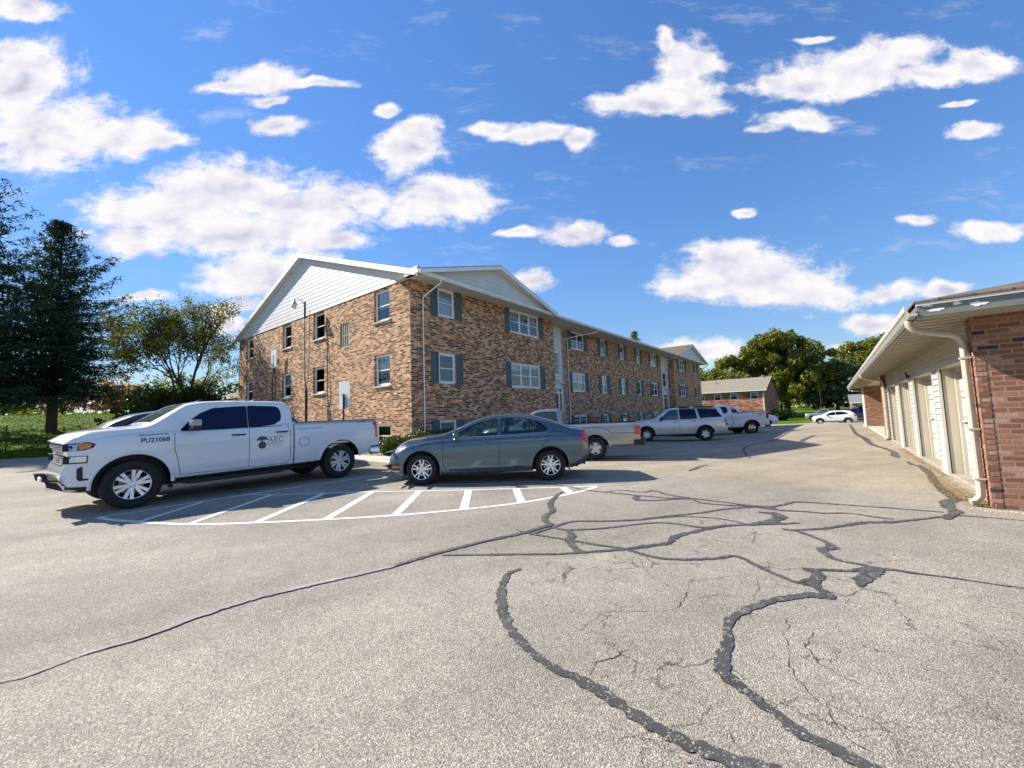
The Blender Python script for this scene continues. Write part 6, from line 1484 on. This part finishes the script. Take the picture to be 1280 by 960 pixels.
def spruce(name, loc, h, r, label, m, seed=1, group=None, tiers=26, needle=.17, base=.10, trunk_r=.28, k=1.0, per=11):
    rnd = random.Random(seed); root = empty(name, loc, 0, label, 'tree', group); mb = MB(); pts = []
    mb.tube([(0, 0, -.4), (.03, 0, h * .3), (0, .03, h * .65), (0, 0, h * .985)], [trunk_r * 1.15, trunk_r * .85, trunk_r * .45, .03], 9, caps=False)
    for t in range(tiers):
        f = t / (tiers - 1); z = h * (base + (0.985 - base) * f ** .93); L0 = r * ((1 - f) ** .84) * (1 - .28 * math.exp(-f * 12)) + .10
        nb = int(9 - 4 * f)
        for b in range(nb):
            az = 6.283 * (b + rnd.random() * .9) / nb + t * 1.7; L = L0 * rnd.choice([.55, .8, .9, 1, 1.1, 1.25]) * rnd.uniform(.9, 1.1); up0 = .05 + .5 * f + rnd.uniform(-.1, .1); droop = .30 * (1 - f) + rnd.uniform(0, .12)
            n = max(4, int(L / .38)); P = []
            for i in range(n + 1):
                s = i / n; P.append(Vector((math.cos(az) * L * s, math.sin(az) * L * s, z + L * (up0 * s - droop * (s ** 1.2) * 1.3 + .28 * s ** 3.2)) ))
            mb.tube(P, [.045 * (1 - .8 * i / n) * (1.3 - f) + .006 for i in range(n + 1)], 4, caps=False)
            side = Vector((-math.sin(az), math.cos(az), 0))
            for i in range(1, n + 1):
                s = i / n; wdt = (.17 + .30 * L * (1 - s) * .55 * (1 if s > .15 else .4))
                for sg in (-1, 1):
                    for j in range(int(1 + wdt / .16)):
                        e = P[i] + side * sg * wdt * (j + .6) / (1 + wdt / .16) * rnd.uniform(.7, 1.2) + Vector((math.cos(az), math.sin(az), 0)) * rnd.uniform(-.1, .25)
                        e.z -= .10 * j * rnd.uniform(.5, 1.8)
                        for q in range(per // 2 - (rnd.random() < .5)): pts.append((e + Vector((rnd.gauss(0, .10), rnd.gauss(0, .10), -abs(rnd.gauss(0, .13)) + .03)), 1, Vector((0, 0, 1))))
    leaf_cloud('crown', pts, needle, m, root, seed, flat=.5, aspect=.22)
    mb.obj('trunk', M_BARK, root, smooth=60, fix=False)
    return root
L_SPRUCE = leaf_mat('spruce_needles', [(0.014, 0.030, 0.018), (0.028, 0.056, 0.034), (0.050, 0.085, 0.055)], .15)
L_SPRUCE2 = leaf_mat('grey_spruce_needles', [(0.06, 0.085, 0.05), (0.09, 0.12, 0.075), (0.14, 0.17, 0.11)], .15)
L_OLIVE = leaf_mat('olive_leaves', [(0.035, 0.055, 0.013), (0.085, 0.105, 0.02), (0.17, 0.165, 0.03), (0.27, 0.19, 0.05)], .4)
L_FAR = leaf_mat('sunlit_far_leaves', [(0.05, 0.078, 0.018), (0.11, 0.135, 0.03), (0.20, 0.205, 0.045), (0.33, 0.285, 0.08)], .4)
L_GREEN = leaf_mat('green_leaves', [(0.045, 0.075, 0.014), (0.095, 0.125, 0.022), (0.17, 0.18, 0.03), (0.28, 0.24, 0.045)], .35)
L_DARK = leaf_mat('dark_leaves', [(0.015, 0.028, 0.010), (0.03, 0.05, 0.015), (0.06, 0.08, 0.02)], .3)
L_PINK = leaf_mat('rust_leaves', [(0.20, 0.09, 0.05), (0.30, 0.16, 0.08), (0.34, 0.26, 0.12)], .4)
L_HEDGE = leaf_mat('hedge_leaves', [(0.03, 0.055, 0.010), (0.065, 0.105, 0.016), (0.12, 0.15, 0.028)], .25)
def gz_at(x, y): return GZ(x, y)
spruce('spruce_tree', (-45.2, 2.7, GZ(-45.2, 2.7)), 16.0, 5.9, 'tall dark spruce with a bare lower trunk on the lawn, second from the left edge', L_SPRUCE, 3, 'dark spruces on the lawn', tiers=30, base=.20)
spruce('spruce_tree', (-42.6, -1.7, GZ(-42.6, -1.7)), 19.0, 6.9, 'dark spruce cut by the left edge of the photo, its upper boughs spread wide', L_SPRUCE, 8, 'dark spruces on the lawn', tiers=30, base=.19)
spruce('spruce_tree', (-50.5, -6.2, GZ(-50.5, -6.2)), 17.5, 6.6, 'dark spruce out of view to the left, added to shade the lawn', L_SPRUCE, 12, 'dark spruces on the lawn', tiers=24, base=.10)  # unseen spruce beyond the left edge, added so its shadow darkens the lawn
deciduous('young_tree', (-34.2, 7.6, GZ(-34.2, 7.6) - .1), 10.4, 4.9, 'sparse olive leaved tree with open branches beside the left end of the brick building', L_OLIVE, 5, trunk_r=.20, levels=5, leaf=.078, per=8, density=.72, trunk_h=.30)
deciduous('young_tree', (-31.6, 6.9, GZ(-31.6, 6.9)), 4.6, 2.3, 'low leafy tree directly before the left corner of the brick building', L_DARK, 15, trunk_r=.10, levels=5, leaf=.075, per=6, density=.55, trunk_h=.16, multi=1)
rb = random.Random(9)
bush_spots = [(-40.5, 6.6, 2.3, 2.3), (-42.5, 8.8, 2.2, 2.6), (-38.0, 7.8, 1.8, 1.9), (-44.5, 11.0, 3.0, 3.0), (-37.0, 9.8, 2.4, 2.2), (-47.5, 8.6, 2.0, 2.4)]
blabs = ['dark rounded shrub below the tall spruce', 'wide dark shrub right of the spruce trunk', 'small dark shrub nearest the lot under the sparse tree', 'tallest dark shrub behind the others beyond the lawn', 'dark shrub beside the left building corner', 'dark shrub far back on the crest of the lawn']
for i, ((x, y, r_, h_), lb) in enumerate(zip(bush_spots, blabs)):
    big_tree('shrub', (x, y, GZ(x, y)), h_ * 1.2, [(0, 0, h_ * .5, r_, r_, h_ * .5), (r_ * .4, .2, h_ * .7, r_ * .6, r_ * .6, h_ * .35)], lb, L_DARK, 20 + i, leaf=.11, n=4200, trunk=.06, cat='shrub', group='dark shrubs left of the building')
# background trees on the crest of the lawn, left
for i, (x, y, h_, r_, m_, lb) in enumerate([(-92, 6.5, 7, 4.2, L_PINK, 'rust coloured small tree far behind the spruce trunk'), (-86, 11.5, 7.5, 4.0, L_PINK, 'rust and yellow tree further right behind the spruce trunk'), (-78, 17, 9, 4.5, L_GREEN, 'green tree far behind the dark shrubs'), (-70, 21, 8, 4.5, L_DARK, 'dark green tree far behind, beside the left building end'), (-98, 1.0, 7.5, 4.0, L_SPRUCE2, 'grey green conifer far left beyond the lawn'), (-88, -4, 8.5, 4.5, L_SPRUCE2, 'grey green tree at the very left edge beyond the lawn')]):
    z = GZ(x, y)
    big_tree('background_tree', (x, y, z), h_, [(0, 0, h_ * .6, r_, r_, h_ * .38), (r_ * .5, r_ * .3, h_ * .45, r_ * .7, r_ * .7, h_ * .28), (-r_ * .5, -.2, h_ * .42, r_ * .6, r_ * .6, h_ * .25)], lb, m_, 40 + i, leaf=.20, n=5000, trunk=.18, group='trees beyond the lawn on the left')
# far trees on the right of the building
fz = lambda x, y: GZ(x, y)
big_tree('broad_tree', (-8.5, 114, fz(-8.5, 114) - .3), 20.5, [(-2, 0, 13.2, 8.5, 8, 6.0), (-8.5, -1, 10.5, 6, 6, 5), (5.5, 0, 10.5, 6.5, 6, 5.5), (-1, -2, 16.2, 5.0, 5, 3.6), (1, -3, 7.5, 8.5, 6, 3.6), (8.5, 1, 6.8, 4, 4, 3.6), (-12, -1, 8.2, 4.5, 4, 3.8)], 'broad spreading tree towering behind the low brick house', L_FAR, 60, leaf=.36, n=52000, trunk=.75)
big_tree('rounded_tree', (-20.5, 99, fz(-20, 99)), 11.5, [(0, 0, 7, 5, 5, 4), (3.5, 0, 5.5, 4, 4, 3.5), (-4, 1, 6, 4.5, 4, 3.5)], 'yellow green tree between the apartment building and the broad tree', L_FAR, 61, leaf=.3, n=9000, trunk=.3)
big_tree('rounded_tree', (7.5, 137, fz(7, 137)), 18.8, [(0, 0, 12, 7, 7, 6), (-5, 0, 8, 6, 6, 5), (6, 1, 9, 6, 6, 6), (2, 0, 15, 5, 5, 3.4)], 'rounded tree behind the end of the garage row', L_FAR, 62, leaf=.38, n=30000, trunk=.6)
big_tree('grey_tree', (.6, 114, fz(0, 114)), 11.2, [(0, 0, 5.6, 5.5, 5, 5), (1, 0, 8.6, 3.2, 3, 2.4), (5.5, 0, 4.6, 4.5, 4, 4.0), (-3, -1, 4.2, 3.5, 3, 3.6)], 'grey green conifer like tree left of the garage row end', L_SPRUCE2, 63, leaf=.26, n=26000, trunk=.4)
big_tree('grey_tree', (14, 118, fz(14, 118)), 12, [(0, 0, 6.5, 6.5, 5, 5.5)], 'dark grey green tree mostly hidden behind the garage roof', L_GREEN, 64, leaf=.3, n=8000, trunk=.4)
for i, (x, y, h_, r_) in enumerate([(-34, 150, 14, 8), (-14, 165, 16, 9), (22, 160, 16, 9), (-2, 175, 15, 9)]):
    big_tree('background_tree', (x, y, fz(x, y)), h_, [(0, 0, h_ * .55, r_, r_, h_ * .4), (r_ * .7, 0, h_ * .45, r_ * .7, r_, h_ * .33), (-r_ * .7, 0, h_ * .45, r_ * .7, r_, h_ * .33)], ['distant tree at the left of the far lawn', 'distant tree straight behind the broad tree', 'distant tree behind the garage row roof', 'distant tree in the gap right of the broad tree'][i], L_GREEN, 70 + i, leaf=.4, n=6000, trunk=.4, group='distant trees beyond the far lawn')
# a far wood closes the horizon all round
def far_wood():
    rnd = random.Random(31); V = []; F = []
    for k in range(26000):
        a = rnd.uniform(-2.2, 1.3); d = rnd.uniform(215, 250); x, y = math.sin(a) * d, math.cos(a) * d
        top = 7.5 + 4.5 * noise.noise(Vector((a * 14, 0, 1))) + 2 * noise.noise(Vector((a * 60, 0, 5))); z = GZ(x, y) + rnd.random() ** .8 * top; s = rnd.uniform(.5, 1.3); n = Vector((rnd.gauss(0, 1), rnd.gauss(0, 1), rnd.gauss(.5, 1))).normalized()
        p = n.orthogonal().normalized() * s; q = n.cross(p) * .7; c = Vector((x, y, z)); i = len(V); V += [tuple(c - p), tuple(c + q), tuple(c + p), tuple(c - q)]; F.append((i, i + 1, i + 2, i + 3))
    me = bpy.data.meshes.new('far_wood'); me.from_pydata(V, [], F); me.update(); tag(link('far_wood', me, L_GREEN), 'low far wood along the horizon', 'wood', kind='stuff')
far_wood()
# conifer tip showing over the roof
spruce('spruce_tree', (-26.5, 69, 0), 15.6, 3.2, 'conifer whose tip shows above the roof line of the apartment building', L_GREEN, 77, tiers=20, needle=.3, per=6)
# shrubs by the corner and along the front
def hedge(x, y, rx, ry, h_, lb, seed, n=9000, m_=L_HEDGE):
    rnd = random.Random(seed); z0 = kz(x, y) - .05; root = empty('hedge_shrub', (x, y, z0), 0, lb, 'shrub', 'low shrubs at the foot of the wall')
    pts = []
    for _ in range(n):
        d = Vector((rnd.gauss(0, 1), rnd.gauss(0, 1), rnd.gauss(0, 1))).normalized(); rr = rnd.uniform(.55, 1.0) ** .5
        b = 1 + .22 * noise.noise(Vector((d.x * 2.2 + seed, d.y * 2.2, d.z * 2.2)))
        pts.append((Vector((d.x * rx * rr * b, d.y * ry * rr * b, h_ * .52 + d.z * h_ * .5 * rr * b)), 1, d + Vector((0, 0, .5))))
    leaf_cloud('foliage', pts, .034, m_, root, seed, flat=.8, aspect=.5)
    mb = MB()
    for k in range(26):
        a = rnd.random() * 6.283; q = rnd.uniform(.3, .95); mb.tube([(0, 0, 0), (math.cos(a) * rx * q * .5, math.sin(a) * ry * q * .5, h_ * .4), (math.cos(a) * rx * q, math.sin(a) * ry * q, h_ * rnd.uniform(.6, 1.0))], [.012, .008, .003], 4, caps=False)
    mb.obj('stems', M_BARK, root, fix=False)
for i, (x, y, rx, ry, h_, lb) in enumerate([(-12.75, 9.1, .62, .58, .72, 'rounded low shrub nearest the sunlit wall corner'), (-12.55, 10.25, .6, .72, .86, 'leafy low shrub at the foot of the corner downspout'), (-12.5, 11.6, .58, .8, .88, 'low shrub under the basement window nearest the corner'), (-12.5, 13.1, .55, .75, .84, 'low shrub behind the roof of the blue sedan')]): hedge(x, y, rx, ry, h_, lb, 80 + i, n=8000)
hedge(-12.4, 19.2, .6, .9, .85, 'dark clipped shrub before the nearer stair entrance', 90, 4000, L_DARK); hedge(-12.4, 21.4, .5, .8, .8, 'dark clipped shrub right of the stair entrance railing', 91, 4000, L_DARK)
big_tree('shrub', (-6.4, 75.5, fz(-6.4, 75.5)), 2.3, [(0, 0, .95, 1.9, 1.6, .95)], 'dark bush on the lawn by the low brick house', L_DARK, 92, leaf=.13, n=4000, trunk=.06, cat='shrub')
# ------------------------------------------------------------------ the low brick house and the far house
def small_house(name, x0, x1, y0, y1, zb, ze, zr, label, wins, m, rm, cat='house', ridge='x'):
    root = empty(name, (x0, y0, 0), 0, label, cat); o_ = Vector((x0, y0, 0))
    def hp(mb, nm, mm, **kw): q = mb.obj(nm, mm, root, **kw); q.location = -o_; return q
    mb = MB(); wall_grid(mb, 'y', y0, x0, x1, zb, ze + .05, wins, .15, -1); ym = (y0 + y1) / 2
    mb.add([(x1, y0, zb), (x1, y1, zb), (x1, y1, ze), (x1, ym, zr - .05), (x1, y0, ze)], [(0, 1, 2, 3, 4)]); mb.add([(x0, y0, zb), (x0, y1, zb), (x0, y1, ze), (x0, ym, zr - .05), (x0, y0, ze)], [(4, 3, 2, 1, 0)]); mb.quad((x0, y1, zb), (x1, y1, zb), (x1, y1, ze), (x0, y1, ze))
    hp(mb, 'brick_wall', m, fix=False)
    ov = .45; sl = (zr - ze) / (ym - y0); mb = MB()
    for s_, ya in ((-1, y0 - ov), (1, y1 + ov)):
        a = [(x0 - .3, ya, ze - sl * ov), (x1 + .25, ya, ze - sl * ov), (x1 + .25, ym, zr), (x0 - .3, ym, zr)]; b = [(p[0], p[1], p[2] + .12) for p in a]
        mb.add(a + b, [(0, 1, 2, 3), (7, 6, 5, 4), (0, 4, 5, 1), (1, 5, 6, 2), (2, 6, 7, 3), (3, 7, 4, 0)])
    rf = hp(mb, 'roof', rm)
    mb = MB(); mb.box(x0 - .3, x1 + .27, y0 - ov - .08, y0 - ov - .0, ze - sl * ov - .03, ze - sl * ov + .12); hp(mb, 'gutter', M_WHITE)
    mb = MB(); mb.box(x1 - .35, x1 - .22, y0 - .12, y0 - .01, zb, ze - .1); hp(mb, 'downspout', M_WHITE)
    mb = MB(); mb.box(x0 + (x1 - x0) * .45, x0 + (x1 - x0) * .45 + .25, ym - 3, ym - 2.75, ze + .8, zr - .35); mb.tube([(x1 - 1.2, ym - .3, zr - .2), (x1 - 1.2, ym - .3, zr + .45)], .12, 8); mb.obj('vent_pipe', M_GALV, rf)
    for w in wins: window(root, 'y', y0, -1, *w, inset=.05, blind=.45, casing=.10, origin=o_)
    return root
small_house('brick_house', -24.5, -8.75, 79, 97, -1.2, 4.42, 7.0, 'low red brick house with tan shingle roof at the far end', [(-10.95, -9.75, 2.9, 4.1), (-14.0, -12.8, 2.9, 4.1), (-16.6, -15.4, 2.9, 4.1), (-19.3, -18.1, 2.9, 4.1), (-22.0, -20.8, 2.9, 4.1), (-14.0, -12.8, .2, 1.3), (-19.3, -18.1, .2, 1.3)], M_BRICK_FAR, M_SHINGLE_G)
small_house('brick_house', 2.6, 16, 99, 108, -.4, 1.85, 3.3, 'small brick house with grey roof seen between the far cars and the garage row', [(3.4, 4.6, .5, 1.5), (7, 8.2, .5, 1.5)], M_BRICK_FAR, shingle_mat('grey_shingles', (.20, .22, .22), (.26, .28, .28)))
small_house('white_house', -62, -48, 17, 25, GZ(-55, 18), 4.6, 6.0, 'pale house half hidden by the shrubs left of the apartment building', [(-52, -50.6, 2.6, 3.8)], M_SIDING, M_SHINGLE_G)
# ------------------------------------------------------------------ poles, lamp, signs
GYR = Z(-20, 9.5) + .1
t = empty('street_lamp', (-20.75, 9.7, GYR), 0, 'tall gooseneck lamp on a dark post with twin conduits before the sunlit gable wall', 'lamp')
mb = MB(); mb.tube([(0, 0, -.1), (.0, 0, 3.0)], .065, 10); mb.tube([(0, 0, 3.0), (-.16, 0, 3.5), (-.20, 0, 6.0), (-.20, 0, 7.3)], [.034, .022, .021, .021], 8); mb.box(-.235, -.165, -.035, .035, 6.7, 7.5); mb.obj('pole', M_DARKM, t, smooth=40)
mb = MB(); mb.tube([(0, 0, 3.0), (.16, 0, 3.4), (.20, .05, 5.0), (.10, .1, 7.0)], .013, 6); mb.obj('conduit', M_DARKM, t, smooth=40)
mb = MB(); mb.tube([(-.20, -.05, 7.35), (-.34, -.12, 7.60), (-.58, -.2, 7.70), (-.78, -.24, 7.68)], .02, 8); mb.obj('arm', M_GALV, t, smooth=40)
mb = MB(); mb.lathe([(0, .22), (.05, .22), (.07, .08), (.13, .02), (.16, -.05), (.12, -.05), (.10, 0), (0, .02)], 18, 'z', (-.84, -.25, 7.48)); mb.obj('lamp_head', M_GALV, t, smooth=40)
mb = MB(); mb.lathe([(0, -.28), (.07, -.26), (.13, -.16), (.13, -.04), (0, -.03)], 16, 'z', (-.84, -.25, 7.48)); mb.obj('lens', M_LENS, t, smooth=40)
def sign(loc, rz, w, panels, h0, label, marks, twin=False, leg=.03):
    t = empty('parking_sign', loc, rz, label, 'sign', 'white signs before the gable wall')
    mb = MB()
    top = panels[-1][1]
    if twin: mb.tube([(-.10, .03, -.1), (-.16, .03, h0 - .9), (-.05, .03, h0 + .1)], leg, 6); mb.tube([(.10, .03, -.1), (.19, .03, h0 - .9), (.05, .03, h0 + .1)], leg, 6)
    else: mb.tube([(0, -.035, -.1), (0, -.035, panels[0][1] + .05)], leg, 6)
    mb.obj('post', M_DARKM, t)
    for k, (z0, z1) in enumerate(panels):
        mb = MB(); mb.box(-w / 2, w / 2, -.004, .004, z0, z1); p = mb.obj('panel', M_WHITE, t)
        q = MB(); 
        for (a, b, c_, d) in marks[k]: q.box(-w / 2 + w * a, -w / 2 + w * b, -.0065, -.0045, z0 + (z1 - z0) * c_, z0 + (z1 - z0) * d)
        if q.v: q.obj('lettering', M_TEXT, p)
    return t
rr_ = random.Random(2)
mk = [(.52 + .0, .60, .12 + .13 * k, .20 + .13 * k) for k in range(6)] + [(.68, .76, .1 + .12 * k, .18 + .12 * k) for k in range(6)]
sign((-13.12, 7.42, .1), R(8), .56, [(1.72, 2.18), (2.20, 2.66)], 1.7, 'white two panel sign on a dark post just behind the pickup bed', [mk, []])
sign((-25.05, 9.85, GYR), R(6), .58, [(4.5, 5.55)], 4.5, 'tall narrow white sign on twin dark posts left of the lamp', [[(.4, .6, .1 + .1 * k, .17 + .1 * k) for k in range(6)]], True)
for i, (x, y, h_, lb) in enumerate([(-41.3, 3.05, .95, 'thin dark stake on the lawn right of the spruce trunk'), (-38.6, .55, 1.6, 'thin dark stake on the lawn near the left edge'), ]):
    mb = MB(); mb.tube([(0, 0, -.1), (.02, 0, h_)], .03, 6); o = mb.obj('stake', M_DARKM); o.location = (x, y, GZ(x, y)); tag(o, lb, 'stake', 'stakes on the lawn')
mb = MB(); mb.tube([(0, 0, -.2), (0, 0, 5.2)], .06, 8); o = mb.obj('lamp_post', M_DARKM); o.location = (-1.5, 78, GZ(-1.5, 78)); tag(o, 'thin dark post on the far lawn right of the dark bush', 'post')
# ------------------------------------------------------------------ pebbles, litter, fallen leaves
def scatter(name, n, fn, m, label, cat, seed, zf):
    rnd = random.Random(seed); V = []; F = []
    for _ in range(n):
        x, y, s, flat = fn(rnd); z = zf(x, y); k = len(V); a = rnd.random() * 6.283
        if flat:   # curled leaf
            ca, sa = math.cos(a) * s, math.sin(a) * s; tl = rnd.uniform(-.5, .5) * s
            V += [(x - ca, y - sa, z + .003 + abs(tl)), (x - sa * .5, y + ca * .5, z + .003), (x + ca, y + sa, z + .003 + abs(tl) * .6), (x + sa * .5, y - ca * .5, z + .006)]; F.append((k, k + 1, k + 2, k + 3))
        else:      # pebble
            p = [Vector((dx * s * rnd.uniform(.7, 1.1), dy * s * rnd.uniform(.7, 1.1), dz * s * .6)) for dx, dy, dz in ((1, 0, .3), (0, 1, .3), (-1, 0, .3), (0, -1, .3), (0, 0, 1.2), (.0, .0, -.4))]
            mtx = Matrix.Rotation(a, 3, 'Z'); V += [tuple(mtx @ q + Vector((x, y, z))) for q in p]
            F += [(k, k + 1, k + 4), (k + 1, k + 2, k + 4), (k + 2, k + 3, k + 4), (k + 3, k, k + 4), (k + 1, k, k + 5), (k + 2, k + 1, k + 5), (k + 3, k + 2, k + 5), (k, k + 3, k + 5)]
    me = bpy.data.meshes.new(name); me.from_pydata(V, [], F); me.update()
    return tag(link(name, me, m), label, cat, kind='stuff')
M_PEB = mat('river_pebbles', (0.46, 0.40, 0.33), .85, vary=.35, vscale=6)
L_LITTER = leaf_mat('dry_leaves', [(0.16, 0.085, 0.03), (0.28, 0.17, 0.06), (0.38, 0.26, 0.11)], .2)
scatter('pebbles', 2600, lambda r: (r.uniform(-16.5, -11.95), r.uniform(8.6, 10.05), r.uniform(.02, .07), False), M_PEB, 'pale river pebbles in the bed at the wall corner', 'pebbles', 1, bedz)
def litter(r):
    if r.random() < .75: y = 8.0 + 9 * r.random() ** 1.6; x = 1.56 - abs(r.gauss(0, .10)) - (.12 if 8.4 < y < 11 else 0) * r.random() * 2
    else: y = r.uniform(8, 24); x = r.gauss(1.35, .22)
    return (min(x, 1.66), y, r.uniform(.008, .022), True)
scatter('fallen_leaves', 3600, litter, L_LITTER, 'brown leaf litter along the foot of the garages', 'leaves', 2, lambda x, y: Z(x, y) + .012)
scatter('fallen_leaves', 420, lambda r: (r.uniform(-9, 1.3), r.uniform(1.5, 22), r.uniform(.006, .018), True), L_LITTER, 'a few stray dry leaves over the open lot', 'leaves', 3, lambda x, y: Z(x, y) + .002)
scatter('gravel', 2200, lambda r: (1.42 - abs(r.gauss(0, .16)), r.uniform(7.2, 20), r.uniform(.003, .008), False), M_PEB, 'loose grit beside the garage doors', 'gravel', 5, lambda x, y: Z(x, y) + .002)
scatter('gravel', 1500, lambda r: (r.uniform(1.2, 4.5), 7.85 - abs(r.gauss(0, .09)), r.uniform(.004, .012), False), M_PEB, 'loose grit at the foot of the red brick wall', 'gravel', 6, lambda x, y: Z(x, y) + .002)
mb = MB(); mb.lathe([(0, .012), (.016, .010), (.022, .004), (.024, 0)], 9, 'z'); o = mb.obj('stone', mat('dark_stone', (.06, .055, .05), .9, vary=.3), smooth=50); o.location = (-.985, 1.14, 0); tag(o, 'small dark stone lying alone on the near asphalt', 'stone')
# grass blades on the part of the lawn nearest the lot
def blades(n, seed):
    rnd = random.Random(seed); V = []; F = []
    for _ in range(n):
        y = rnd.uniform(-9, 9); x = lawn_edge(y) - rnd.random() ** 1.7 * 22 + .1; z = GZ(x, y); a = rnd.random() * 6.283; s = rnd.uniform(.04, .11); w = rnd.uniform(.02, .05); k = len(V)
        V += [(x - w * math.cos(a), y - w * math.sin(a), z), (x + w * math.cos(a), y + w * math.sin(a), z), (x + rnd.uniform(-.04, .04), y + rnd.uniform(-.04, .04), z + s)]; F.append((k, k + 1, k + 2))
    me = bpy.data.meshes.new('grass'); me.from_pydata(V, [], F); me.update()
    tag(link('grass', me, leaf_mat('grass_blades', [(.04, .085, .010), (.08, .135, .016), (.13, .165, .028)], .4)), 'short grass blades on the lawn left of the lot', 'grass', kind='stuff')
blades(26000, 4)
